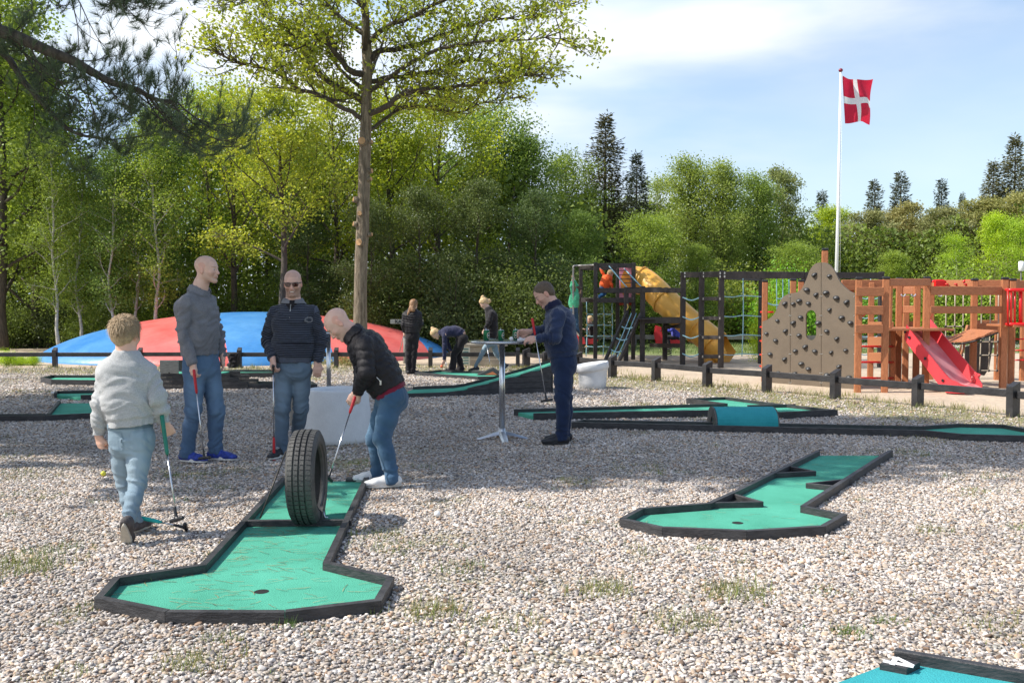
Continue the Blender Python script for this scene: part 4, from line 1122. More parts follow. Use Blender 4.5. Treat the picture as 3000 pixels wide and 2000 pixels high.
def lane(label, outline, ztop, felt=M_FELT, zf=0.02, w=0.032, skip=(), inset=0.5, group='mini golf lanes', m=None, hole=None, name='golf_lane'):
    "outline: world (x, y) corners of the outer rail edge; skip: indices of open sides"
    P = [np.array(p[:2], float) for p in outline]; c = sum(P) / len(P)
    o = root(name, (c[0], c[1], 0), label, 'mini golf lane', group)
    n = len(P); area = sum(P[i][0] * P[(i + 1) % n][1] - P[(i + 1) % n][0] * P[i][1] for i in range(n))
    if area < 0: P = P[::-1]; skip = [(n - 2 - i) % n for i in skip]
    inn = []; mid = []
    for i in range(n):
        a, b, c2 = P[i - 1], P[i], P[(i + 1) % n]
        d1 = (b - a) / np.linalg.norm(b - a); d2 = (c2 - b) / np.linalg.norm(c2 - b)
        n1 = np.array([-d1[1], d1[0]]); n2 = np.array([-d2[1], d2[0]])
        bis = n1 + n2; bis = bis / max(0.3, (np.linalg.norm(bis) ** 2) / 2)
        inn.append(b + bis * w); mid.append(b)
    for i in range(n):
        if i in skip: continue
        j = (i + 1) % n
        v = [(*P[i], -0.02), (*P[j], -0.02), (*inn[j], -0.02), (*inn[i], -0.02), (*P[i], ztop), (*P[j], ztop), (*inn[j], ztop), (*inn[i], ztop)]
        # a hair's gap at every mitre
        cx_ = (P[i] + P[j] + inn[i] + inn[j]) / 4; Ld = np.linalg.norm(P[j] - P[i]); k = 1 - 0.0025 / Ld
        v = [((x - cx_[0]) * k + cx_[0], (y - cx_[1]) * k + cx_[1], z + (0.0015 if i % 2 and z > 0 else 0)) for x, y, z in v]
        add('rail', v, [(3, 2, 1, 0), (4, 5, 6, 7), (0, 1, 5, 4), (1, 2, 6, 5), (2, 3, 7, 6), (3, 0, 4, 7)], m or M_RAIL, o)
    fp = [(q[0], q[1]) for q in inn]
    v, f = prism_vf(fp, -0.01, zf); add('felt', v, f, felt, o)
    if hole is not None:
        v, f = lathe_vf((hole[0], hole[1], zf), [(0.0, 0.0016), (0.034, 0.0016), (0.037, 0.0008)], 20); add('cup_disc', v, f, M_DARKHOLE, o)  # flat disc on the felt, the hole's shade put into its colour
    NO_PEBBLE.append([(p[0], p[1]) for p in P])
    return o, inn
def needles(o, poly, n, z, seed=1, lmin=0.03, lmax=0.08):
    rr = np.random.RandomState(seed); P = np.array([p[:2] for p in poly]); lo, hi = P.min(0), P.max(0); V_ = []; T_ = []; cnt = 0
    cl = rr.uniform(lo, hi, (30, 2))
    while cnt < n:
        c = cl[rr.randint(30)] + rr.normal(size=2) * 0.18 if rr.rand() < 0.5 else rr.uniform(lo, hi)
        if not poly_in(c[None], P)[0]: continue
        a = rr.normal() * 0.5 + (PI if rr.rand() < 0.5 else 0); L = rr.uniform(lmin, lmax); d = np.array([math.cos(a), math.sin(a)]); s = np.array([-d[1], d[0]]) * 0.0015
        k = rr.uniform(-0.3, 0.3) * L
        p0 = c; p1 = c + d * L * 0.5 + np.array([-d[1], d[0]]) * k * 0.4; p2 = c + d * L
        zz_ = z + 0.002 + rr.rand() * 0.004
        for a_, b_ in ((p0, p1), (p1, p2)):
            V_ += [(*(a_ - s), zz_), (*(a_ + s), zz_), (*(b_ + s), zz_ + 0.002), (*(b_ - s), zz_ + 0.002)]; T_ += [rr.rand()] * 4
        cnt += 1
    return tag(add('fallen_needles', V_, np.arange(len(V_)).reshape(-1, 4), M_NEEDLE, o, attrs={'tint': T_}), kind='stuff')
def g2(pts, z): return [G(px, py, z)[:2] for px, py in pts]
# nearest lane, with the tyre
zA = 0.062
outA = g2([(827, 1396), (586, 1651), (331, 1689), (275, 1750), (483, 1792), (834, 1793), (1117, 1759), (1156, 1689), (967, 1644), (1084, 1389)], zA)
LA_, innA = lane('large green felt lane with black rails in front, holding the upright tyre', outA, zA, skip=[9], hole=G(766, 1732, 0.02), w=0.038)
a = G(722, 1522, zA); b = G(1031, 1520, zA)
xb = beam('cross_rail', A3(a[0], a[1], 0.041), A3(b[0], b[1], 0.041), 0.035, 0.040, M_RAIL, LA_, 0.003)
needles(LA_, innA, 300, 0.02, 3, 0.04, 0.13)
pl = box('number_plate', G(1055, 1403, 0.035), (0.22, 0.10, 0.022), M_RAIL, LA_)
m_ = MB(); c = G(1055, 1403, 0.0475)
m_.box(c + A3(-0.03, 0, 0), (0.012, 0.05, 0.002)); m_.box(c + A3(-0.005, 0, 0), (0.012, 0.05, 0.002)); m_.box(c + A3(0.04, 0.0, 0), (0.08, 0.055, 0.0012))
m_.build('number', M_WHITEP, pl)
# right lane with triangular baffles
zB = 0.066
outB = g2([(2393, 1318), (2146, 1438), (2072, 1471), (1874, 1486), (1814, 1518), (1940, 1545), (2188, 1555), (2419, 1541), (2483, 1505), (2363, 1481), (2616, 1318)], zB)
LB_, innB = lane('green felt lane on the right with three triangular baffles jutting from its rails', outB, zB, skip=[10], hole=G(2161, 1531, 0.02), w=0.036)
for tri in (((2270, 1383), (2389, 1377), (2312, 1362)), ((2087, 1469), (2234, 1466), (2144, 1441)), ((2453, 1421), (2363, 1412), (2495, 1398))):
    q = [G(px, py, zB) for px, py in tri]
    bf = None
    for i, (i0, i1) in enumerate(((0, 1), (1, 2))):
        pa, pb = q[i0], q[i1]
        if i == 0: bf = beam('baffle', A3(pa[0], pa[1], zB / 2 + 0.004), A3(pb[0], pb[1], zB / 2 + 0.004), 0.024, zB - 0.016, M_RAIL, LB_, 0.003)
        else: beam('baffle', A3(pa[0], pa[1], zB / 2 + 0.002), A3(pb[0], pb[1], zB / 2 + 0.002), 0.024, zB - 0.016, M_RAIL, LB_, 0.003)
    cc = (q[0] + q[1] + q[2]) / 3
    v, f = prism_vf([(p[0] * 0.84 + cc[0] * 0.16, p[1] * 0.84 + cc[1] * 0.16) for p in q], 0.018, 0.024); add('baffle_floor', v, f, M_DARKHOLE, LB_)
needles(LB_, innB, 60, 0.02, 5, 0.04, 0.11)
# long lane with the turquoise half barrel
zC = 0.08
outC = g2([(1674, 1236), (2702, 1260), (2815, 1271), (3040, 1277), (3140, 1266), (3000, 1254), (2940, 1243), (2808, 1240), (2702, 1247), (1707, 1228)], zC)
LC_, innC = lane('long low lane with a turquoise half barrel tunnel over its middle', outC, zC, zf=0.04, w=0.035)
ca = G(2103, 1247, 0.06); cb = G(2287, 1250, 0.06)
yb = ca[1] + 0.24; rb = 0.245
prof = [(yb - rb * math.cos(PI * i / 18) * 1.0, 0.05 + 0.20 * math.sin(PI * i / 18) ** 0.8) for i in range(19)]
v = []; 
for x in (ca[0], cb[0]):
    for (y, z) in prof: v.append((x, y, z))
    for (y, z) in prof: v.append((x, yb + (y - yb) * 0.93, 0.05 + (z - 0.05) * 0.92))
f = []; n_ = 19
for i in range(18):
    f += [(i, i + 1, 2 * n_ + i + 1, 2 * n_ + i), (n_ + i + 1, n_ + i, 3 * n_ + i, 3 * n_ + i + 1), (i, n_ + i, n_ + i + 1, i + 1), (2 * n_ + i, 2 * n_ + i + 1, 3 * n_ + i + 1, 3 * n_ + i)]
f += [(0, 2 * n_, 3 * n_, n_), (18, n_ + 18, 3 * n_ + 18, 2 * n_ + 18)]
add('barrel_tunnel', v, f, M_FELT_B, LC_, smooth=False)
for x in (ca[0] - 0.006, cb[0] + 0.012):
    pv = [(x, y, z) for (y, z) in prof] + [(x, yb + 0.06 * math.cos(PI * (1 - i / 8.0)), 0.05 + 0.09 * math.sin(PI * i / 8.0)) for i in range(8, -1, -1)]
    pv2 = [(x - 0.014, y, z) for (_, y, z) in pv]; n_p = len(pv)
    add('end_board', pv + pv2, [tuple(range(n_p)), tuple(range(2 * n_p - 1, n_p - 1, -1))] + [(i, n_p + i, n_p + (i + 1) % n_p, (i + 1) % n_p) for i in range(n_p)], M_RAIL_W, LC_)
# lane behind it, ending in a kite-shaped green
zD = 0.09
outD = g2([(1505, 1198), (1562, 1211), (2109, 1201), (2294, 1207), (2455, 1200), (2241, 1177), (2126, 1162), (2010, 1166), (2118, 1181)], zD)
LD_, innD = lane('lane with a kite-shaped end behind the turquoise half barrel', outD, zD, zf=0.05, w=0.04, skip=[0])
bA, bB = G(2190, 1187, zD), G(2330, 1184, zD)
beam('baffle', A3(bA[0], bA[1], 0.06), A3(bB[0], bB[1], 0.06), 0.035, 0.07, M_RAIL, LD_, 0.004)
# ramp lane
def ramp(label, fl, fr, bl, br, brk, zb, zt, felt_=M_FELT, planks=5, name='golf_ramp'):
    fl, fr, bl, br = [np.array(q[:2], float) for q in (fl, fr, bl, br)]
    c = (fl + fr + bl + br) / 4; o = root(name, (c[0], c[1], 0), label, 'mini golf lane', 'mini golf lanes')
    N_ = 14
    def zc(t): 
        t = max(0, (t - brk) / (1 - brk)); k = t ** 1.15
        return zb + (zt - zb) * (k * 0.97 if t < 1 else 0.97)
    top = [[], []]
    for i in range(N_ + 1):
        t = i / N_
        top[0].append(A3(*(fl + (fr - fl) * t), zc(t))); top[1].append(A3(*(bl + (br - bl) * t), zc(t)))
    v = top[0] + top[1] + [p - A3(0, 0, 0.02) for p in top[0] + top[1]]; M_ = N_ + 1
    f = []
    for i in range(N_):
        f += [(i, i + 1, M_ + i + 1, M_ + i), (2 * M_ + i, 3 * M_ + i, 3 * M_ + i + 1, 2 * M_ + i + 1)]
    f += [(i, 2 * M_ + i, 2 * M_ + i + 1, i + 1) for i in range(N_)]
    add('felt', v, f, felt_, o)
    dirw = nrm(A3(*(bl - fl), 0))
    # side boards, one under another, each as long as the slope lets it be
    H = zt + 0.01; ph = H / planks
    for sd, pts in ((-1, top[0]), (1, top[1])):
        for k in range(planks):
            z0, z1 = k * ph + 0.002, (k + 1) * ph - 0.003
            st = next((i for i in range(M_) if pts[i][2] + 0.006 > z0 + 0.002), None)
            if st is None: continue
            up = [(pts[i], min(z1, pts[i][2] + 0.004)) for i in range(st, M_)]
            vv = []; w_ = dirw * 0.022 * sd
            for p, z in up:
                for q in (0, 1): vv += [(p[0] + w_[0] * q, p[1] + w_[1] * q, z0 if k else -0.02), (p[0] + w_[0] * q, p[1] + w_[1] * q, max(z, z0 + 0.001))]
            ff = []; nn_ = len(up)
            for i in range(nn_ - 1):
                a_ = 4 * i; b_ = 4 * (i + 1)
                ff += [(a_, b_, b_ + 1, a_ + 1), (a_ + 2, a_ + 3, b_ + 3, b_ + 2), (a_ + 1, b_ + 1, b_ + 3, a_ + 3)]
            ff += [(0, 1, 3, 2), (4 * nn_ - 4, 4 * nn_ - 2, 4 * nn_ - 1, 4 * nn_ - 3)]
            add('plank', vv, ff, M_RAIL, o)
    # raised back rail
    for i in range(0, N_, 7):
        pass
    rp = [p + dirw * 0.02 + A3(0, 0, 0.045) for p in top[1]]
    mb_ = MB(); vv = []
    for p in rp:
        for q in (0, 1): vv += [p + dirw * 0.035 * q - A3(0, 0, 0.075), p + dirw * 0.035 * q]
    ff = []
    for i in range(len(rp) - 1):
        a_ = 4 * i; b_ = 4 * i + 4
        ff += [(a_, b_, b_ + 1, a_ + 1), (a_ + 2, a_ + 3, b_ + 3, b_ + 2), (a_ + 1, b_ + 1, b_ + 3, a_ + 3)]
    ff += [(0, 1, 3, 2), (4 * len(rp) - 4, 4 * len(rp) - 2, 4 * len(rp) - 1, 4 * len(rp) - 3)]
    add('rail', vv, ff, M_RAIL, o)
    e0, e1 = top[0][-1], top[1][-1]
    add('end_board', [(e0[0] + 0.004, e0[1], -0.02), (e1[0] + 0.004, e1[1], -0.02), (e1[0] + 0.004, e1[1], zt - 0.01), (e0[0] + 0.004, e0[1], zt - 0.01)] + [(e0[0] + 0.024, e0[1], -0.02), (e1[0] + 0.024, e1[1], -0.02), (e1[0] + 0.024, e1[1], zt - 0.01), (e0[0] + 0.024, e0[1], zt - 0.01)], [(0, 3, 2, 1), (4, 5, 6, 7), (0, 1, 5, 4), (2, 3, 7, 6), (0, 4, 7, 3), (1, 2, 6, 5)], M_RAIL, o)
    NO_PEBBLE.append([tuple(fl), tuple(fr), tuple(br), tuple(bl)])
    return o
a = G(1175, 1167, 0); b = G(1616, 1151, 0)
ramp('long felt ramp rising behind the bar table with black plank sides', a, b, a + A3(0.10, 0.72, 0), b + A3(0.0, 0.72, 0), 0.30, 0.07, 0.455)
# lane where the girls stand
zF = 0.07
outF = g2([(1215, 1090), (1400, 1103), (1470, 1102), (1465, 1090), (1290, 1083)], zF)
lane('flat lane under the girls, far from the camera by the fence', outF, zF, zf=0.03, w=0.05)
c = G(1436, 1099, 0.03); o = root('golf_obstacle', c, 'small dark wedge obstacle on the far lane beside the walking girl', 'obstacle')
add('wedge', [c + A3(-0.26, -0.02, 0), c + A3(0.28, -0.02, 0), c + A3(0.05, 0.0, 0.14), c + A3(-0.26, 0.35, 0), c + A3(0.28, 0.35, 0), c + A3(0.05, 0.33, 0.14)], [(0, 1, 2), (3, 5, 4), (0, 2, 5, 3), (1, 4, 5, 2), (0, 3, 4, 1)], M_RAIL, o)
add('flap', [c + A3(-0.10, -0.024, 0.012), c + A3(0.14, -0.024, 0.012), c + A3(0.05, -0.012, 0.075), c + A3(-0.10, -0.028, 0.012), c + A3(0.14, -0.028, 0.012), c + A3(0.05, -0.016, 0.075)], [(0, 1, 2), (3, 5, 4), (0, 2, 5, 3), (1, 4, 5, 2), (0, 3, 4, 1)], mat('orange_wood', (0.45, 0.12, 0.04), 0.6), o)
# left side lanes
zG = 0.08
lane('lane with a wide green cut off by the left edge behind the boy', g2([(-220, 1218), (130, 1217), (330, 1207), (420, 1195), (420, 1172), (170, 1173), (137, 1211), (-220, 1212)], zG), zG, zf=0.045, w=0.04, skip=[4])
zH = 0.09
lane('short lane in tree shade left of the boy with a white number plate', g2([(158, 1151), (236, 1157), (430, 1154), (430, 1141), (160, 1145)], zH), zH, zf=0.05, w=0.04, skip=[0])
c = G(176, 1149, 0.055); bx = box('number_plate', c, (0.22, 0.16, 0.03), M_RAIL)
tag(bx, 'small black plate with white mark at the start of the shaded lane', 'number plate'); box('number', c + A3(0.0, 0, 0.017), (0.16, 0.05, 0.003), M_WHITEP, bx) if False else None
bx.data.materials.clear(); bx.data.materials.append(M_WHITEP)
zI = 0.10
lane('far lane with pointed end behind the boy, near the fence', g2([(118, 1105), (150, 1112), (300, 1114), (470, 1113), (470, 1099), (150, 1098)], zI), zI, zf=0.05, w=0.05)
lane('far lane beside the blue and red bouncy dome behind the striped sweater', g2([(560, 1086), (700, 1092), (880, 1091), (880, 1083), (700, 1082)], zI), zI, zf=0.05, w=0.05)
# dark plank bridge between the two standing men and the boy
a = G(455, 1143, 0); b = G(736, 1138, 0); c = (a + b) / 2; bw_ = 0.62
BR = root('golf_bridge', (c[0], c[1] + 0.3, 0), 'dark plank bridge lane behind the legs of the two standing men', 'mini golf lane', 'mini golf lanes')
hh = 0.27
for k in range(4):
    for dy in (0, bw_):
        x0 = a[0] + (0.10 * k if False else 0); x1 = b[0] - max(0, (k - 1)) * 0.16
        add('plank', *box_vf(A3((x0 + x1) / 2, c[1] + dy, hh * (k + 0.5) / 4 - (0.01 if k == 0 else 0)), (x1 - x0, 0.03, hh / 4 - 0.004 + (0.02 if k == 0 else 0)), 0, 0.003), M_RAIL, BR)
add('felt', *box_vf(A3(c[0] - 0.2, c[1] + bw_ / 2, hh - 0.02), (b[0] - a[0] - 0.6, bw_ - 0.04, 0.02)), M_FELT, BR)
add('back_panel', *box_vf(V(536, 1077, c[1] + bw_ + 0.06), (0.80, 0.03, 0.27), 0, 0.004), M_RAIL, BR)
pn = V(496, 1075, c[1] - 0.03)
add('grey_board', *box_vf(pn, (0.315, 0.022, 0.215), 0, 0.003), wood('weathered_board', (0.12, 0.12, 0.11), (0.24, 0.24, 0.22), stretch=(1, 1, 8)), BR)['label'] = 'weathered grey board with a small ball notch'
add('ball_notch_patch', *box_vf(pn + A3(0, -0.0125, -0.095), (0.02, 0.004, 0.022)), M_DARKHOLE, BR)  # dark plate on the board, its colour stands for the notch's shade
NO_PEBBLE.append([(a[0], a[1]), (b[0], b[1]), (b[0], b[1] + bw_), (a[0], a[1] + bw_)])
add('run_out_rail', *box_vf(A3(b[0] + 0.55, c[1] + 0.02, 0.035), (1.15, 0.035, 0.10), 0, 0.004), M_RAIL, BR)
add('run_out_rail', *box_vf(A3(b[0] + 0.45, c[1] + bw_ + 0.02, 0.035), (0.95, 0.035, 0.10), 0, 0.004), M_RAIL, BR)
add('run_out_rail', *beam_vf(A3(b[0] + 1.13, c[1] + 0.04, 0.034), A3(b[0] + 0.93, c[1] + bw_, 0.034), 0.035, 0.098), M_RAIL, BR)
add('run_out_felt', *box_vf(A3(b[0] + 0.45, c[1] + bw_ / 2, 0.02), (0.95, bw_ - 0.05, 0.02)), M_FELT, BR)
# corner lane at the bottom right, with its number plate
zK = 0.075
a = G(2621, 1899, zK); b = G(3000, 1964, zK); d = nrm(b - a); e = b + d * 1.2
nK = A3(d[1], -d[0], 0)
f0 = G(2577, 1947, 0.03)
LK = root('golf_lane', (a[0], a[1], 0), 'turquoise felt lane cut off by the bottom right corner', 'mini golf lane', 'mini golf lanes')
beam('rail', A3(a[0], a[1], zK / 2 - 0.01), A3(e[0], e[1], zK / 2 - 0.01), 0.036, zK + 0.02, M_RAIL, LK, 0.004)
g1 = G(2443, 2000, 0.03); g1 = f0 + (g1 - f0) * 2.2
pf_ = [(a[0], a[1] - 0.01), (e[0], e[1] - 0.01), (e[0] + nK[0] * 1.0, e[1] + nK[1] * 1.0), (g1[0], g1[1])]
v, f = prism_vf([p for p in pf_[::-1]], -0.01, 0.03); add('felt', v, f, M_FELT_B, LK)
NO_PEBBLE.append(pf_)
q4 = [G(px, py, 0.055) for px, py in ((2577, 1942), (2656, 1957), (2696, 1938), (2621, 1924))]
v = [tuple(p) for p in q4] + [(p[0], p[1], 0.028) for p in q4]
pk = add('number_plate', v, [(0, 1, 2, 3), (7, 6, 5, 4), (0, 4, 5, 1), (1, 5, 6, 2), (2, 6, 7, 3), (3, 7, 4, 0)], M_RAIL, LK)
# the white figure 4, its top toward the lane
O4 = (q4[0] + q4[1] + q4[2] + q4[3]) / 4 + A3(0, 0, 0.0015); ux = nrm(q4[2] - q4[1]); ux = nrm((q4[2] + q4[1]) / 2 - (q4[3] + q4[0]) / 2); rx = A3(ux[1], -ux[0], 0)
QZ = [0.0]
def quad4(p, q, w):
    QZ[0] += 0.0009; p = (p[0] * .78, p[1] * .78); q = (q[0] * .78, q[1] * .78); w *= .85
    p = O4 + A3(0, 0, QZ[0]) + ux * p[1] + rx * p[0]; q = O4 + A3(0, 0, QZ[0]) + ux * q[1] + rx * q[0]; return beam_vf(p, q, w, 0.002)
mb_ = MB(); mb_.put(*quad4((0.026, -0.075), (0.026, 0.066), 0.030)); mb_.put(*quad4((-0.058, -0.028), (0.056, -0.028), 0.024)); mb_.put(*quad4((-0.050, -0.028), (0.022, 0.062), 0.024))
mb_.build('number', M_WHITEP, pk)
# ---- tyre
M_TYRE = mat('tyre_rubber', (0.030, 0.029, 0.029), 0.62, 0.35, 5, 0.35, 90, col2=(0.085, 0.082, 0.076))
def tyre():
    c0 = G(893, 1541, 0.02); Rr = 0.310; w = 0.135
    ctr = A3(c0[0] + 0.005, c0[1] + 0.06, 0.02 + Rr)
    o = root('tyre', (ctr[0], ctr[1], 0.02), 'worn car tyre standing upright across the green felt lane', 'tyre')
    yaw = math.radians(66)        # axle direction
    axd = A3(math.cos(math.radians(2)), math.sin(math.radians(2)), 0.02); axd = nrm(axd)
    up = A3(0, 0, 1); fw = nrm(np.cross(up, axd)); up = np.cross(axd, fw)
    n = 96
    def put(prof, close=True):
        v = []; m = len(prof)
        for k in range(n):
            a_ = 2 * PI * k / n; rd = fw * math.cos(a_) + up * math.sin(a_)
            for (x, r) in prof: v.append(ctr + axd * x + rd * r)
        f = []
        for k in range(n):
            k2 = (k + 1) % n
            for i in range(m if close else m - 1):
                i2 = (i + 1) % m
                f.append((k * m + i, k * m + i2, k2 * m + i2, k2 * m + i))
        return v, f
    hw = w / 2 + 0.02
    out = [(-hw * 0.62, 0.195), (-hw * 0.80, 0.200), (-hw * 0.98, 0.225), (-hw * 1.02, 0.25), (-hw * 0.98, 0.276), (-hw * 0.86, 0.292), (-hw * 0.66, 0.299)]
    # circumferential grooves
    for gxx in (-0.036, 0.0, 0.036):
        out += [(gxx - 0.0045, 0.3015 - abs(gxx) * 0.03), (gxx - 0.0035, 0.293), (gxx + 0.0035, 0.293), (gxx + 0.0045, 0.3015 - abs(gxx) * 0.03)]
    out += [(-x, r) for x, r in out[6::-1]]
    inner = [(hw * 0.60, 0.200), (hw * 0.82, 0.232), (hw * 0.84, 0.262), (hw * 0.5, 0.284), (-hw * 0.5, 0.284), (-hw * 0.84, 0.262), (-hw * 0.82, 0.232), (-hw * 0.60, 0.200)]
    v, f = put(out + inner); body = add('carcass', v, f, M_TYRE, o, smooth=False)
    # tread blocks: thin proud plates with gaps between
    mb = MB()
    for (x0, x1, rr_) in ((-0.074, -0.0425, 0.2995), (-0.0305, -0.0055, 0.3015), (0.0055, 0.0305, 0.3015), (0.0425, 0.074, 0.2995)):
        nb = 60
        for k in range(nb):
            a0 = 2 * PI * (k + 0.10) / nb; a1 = 2 * PI * (k + 0.90) / nb; vv = []
            for r_ in (rr_ - 0.004, rr_ + 0.0045):
                for aa, xx in ((a0, x0), (a0 + 0.012, x1), (a1 + 0.012, x1), (a1, x0)):
                    dr = -0.006 * max(0, abs(xx) - 0.06) / 0.015
                    vv.append(ctr + axd * xx + (fw * math.cos(aa) + up * math.sin(aa)) * (r_ + dr))
            mb.put(vv, [(3, 2, 1, 0), (4, 5, 6, 7), (0, 1, 5, 4), (1, 2, 6, 5), (2, 3, 7, 6), (3, 0, 4, 7)])
    tag(mb.build('tread', M_TYRE, o), kind='stuff')
    # sidewall ribs
    m2_ = MB()
    for r_ in (0.215, 0.245, 0.268):
        for sg in (-1, 1):
            pts = [ctr + axd * sg * hw * (1.005 if r_ < 0.26 else 0.995) * (0.96 if r_ == 0.215 else 1) + (fw * math.cos(2 * PI * k / 48) + up * math.sin(2 * PI * k / 48)) * r_ for k in range(49)]
            m2_.tube(pts, 0.0022, 5, False)
    m2_.build('sidewall_ribs', M_TYRE, o)
    # the wooden door under the tyre and the two steel stays
    M_ROD = mat('rusty_rod', (0.05, 0.045, 0.04), 0.5, 0.3, metal=0.4)
    a = G(762, 1517, 0.066); t = V(838, 1322, 6.28)
    tube('stay', [a, t], 0.006, M_ROD, o, 6)
    a2 = G(952, 1515, 0.062); tube('bracket', [a2 + A3(0.02, 0, 0), a2, a2 + A3(-0.015, 0.0, 0.055)], 0.006, M_CHROME, o, 6)
    tn = [ctr + axd * 0.03 + fw * (0.075 * math.cos(PI * i / 10)) + A3(0, 0, -Rr + 0.0 + 0.02 + 0.095 * math.sin(PI * i / 10)) for i in range(11)]
    vv = [p - axd * 0.10 for p in tn] + [p + axd * 0.075 for p in tn]
    add('tunnel_board', vv, [tuple(range(11)), tuple(range(21, 10, -1))] + [(i + 1, i, 11 + i, 12 + i) for i in range(10)], M_RAIL, o)
    return o
tyre()
# ------------------------------------------------------------ low fence, dome, tables, concrete pieces
M_FENCE = mat('black_fence_paint', (0.016, 0.015, 0.017), 0.5, 0.5, 6, 0.5, 30, col2=(0.040, 0.038, 0.040))
def fence(label, pts, rail_z=0.34, ph=0.42, pw=0.13, rh=0.095, first=0):
    "pts: (x, y) post feet; a rail from post to post"
    c = pts[len(pts) // 2]; o = root('fence', (c[0], c[1], 0), label, 'fence')
    for i, p in enumerate(pts):
        d = np.array(pts[min(i + 1, len(pts) - 1)]) - np.array(pts[max(i - 1, 0)]); d = d / np.linalg.norm(d); n = np.array([-d[1], d[0]])
        if n[1] > 0: n = -n
        if i >= first:
            w2 = pw / 2; t2 = 0.045; v = []
            for z in (-0.05, None):
                for su, sn in ((-1, -1), (1, -1), (1, 1), (-1, 1)):
                    q = np.array(p) + d * t2 * su + n * w2 * sn
                    v.append((q[0], q[1], z if z is not None else ph + 0.03 * sn * (-1)))
            add('post', v, [(3, 2, 1, 0), (4, 5, 6, 7), (0, 1, 5, 4), (1, 2, 6, 5), (2, 3, 7, 6), (3, 0, 4, 7)], M_FENCE, o)
        if i < len(pts) - 1:
            a = np.array(p) ; b = np.array(pts[i + 1]); dd = (b - a) / np.linalg.norm(b - a)
            a = a + dd * (0.047 if i >= first else 0); b = b - dd * 0.047
            beam('rail', A3(a[0], a[1], rail_z - rh / 2 + R.uniform(-.006, .006)), A3(b[0], b[1], rail_z - rh / 2 + R.uniform(-.006, .006)), 0.045, rh, M_FENCE, o, 0.006)
    return o
Lx = [V(px, 1000, 21.2)[0] for px in (160, 410, 701, 985, 1261, 1517)]
Lx = [2 * Lx[0] - Lx[1] - 2.2, 2 * Lx[0] - Lx[1] - 0.1] + Lx
fence('low black timber fence in front of the bouncy dome', [(x, 21.2) for x in Lx], pw=0.10)
FRP = [(0.32, 21.1)] + [tuple(G(px, py)[:2]) for px, py in ((1600, 1085), (1694, 1094), (1794, 1106), (1922, 1116), (2072, 1133), (2246, 1148), (2447, 1167), (2688, 1191), (2967, 1221))]
FRP.append((2 * FRP[-1][0] - FRP[-2][0], 2 * FRP[-1][1] - FRP[-2][1]))
fence('low black timber fence running along the sand playground', FRP, pw=0.16)
# far fences behind the playground
def plankfence(label, a, b, n, h, hz, mt, name='fence'):
    o = root(name, ((a[0] + b[0]) / 2, (a[1] + b[1]) / 2, 0), label, 'fence')
    a = np.array(a, float); b = np.array(b, float)
    for i in range(n + 1):
        p = a + (b - a) * i / n; box('post', A3(p[0], p[1], h / 2 - 0.02), (0.14, 0.14, h + 0.04), mt, o)
        if i < n:
            q = a + (b - a) * (i + 1) / n; d = (q - p) / np.linalg.norm(q - p) * 0.075
            for z in hz: beam('rail', A3(p[0] + d[0], p[1] + d[1], z), A3(q[0] - d[0], q[1] - d[1], z), 0.05, 0.14, mt, o)
    return o
M_GREYW = wood('weathered_grey_timber', (0.085, 0.080, 0.072), (0.16, 0.15, 0.135), stretch=(4, 1, 1))
plankfence('weathered grey rail fence on the grass behind the tube slide', (-0.5, 31.5), (15.5, 30.6), 7, 0.40, (0.32,), M_GREYW)
plankfence('low dark rail fence at the far side of the sand on the right', (15.0, 26.0), (34, 27.5), 6, 0.45, (0.34,), M_FENCE)
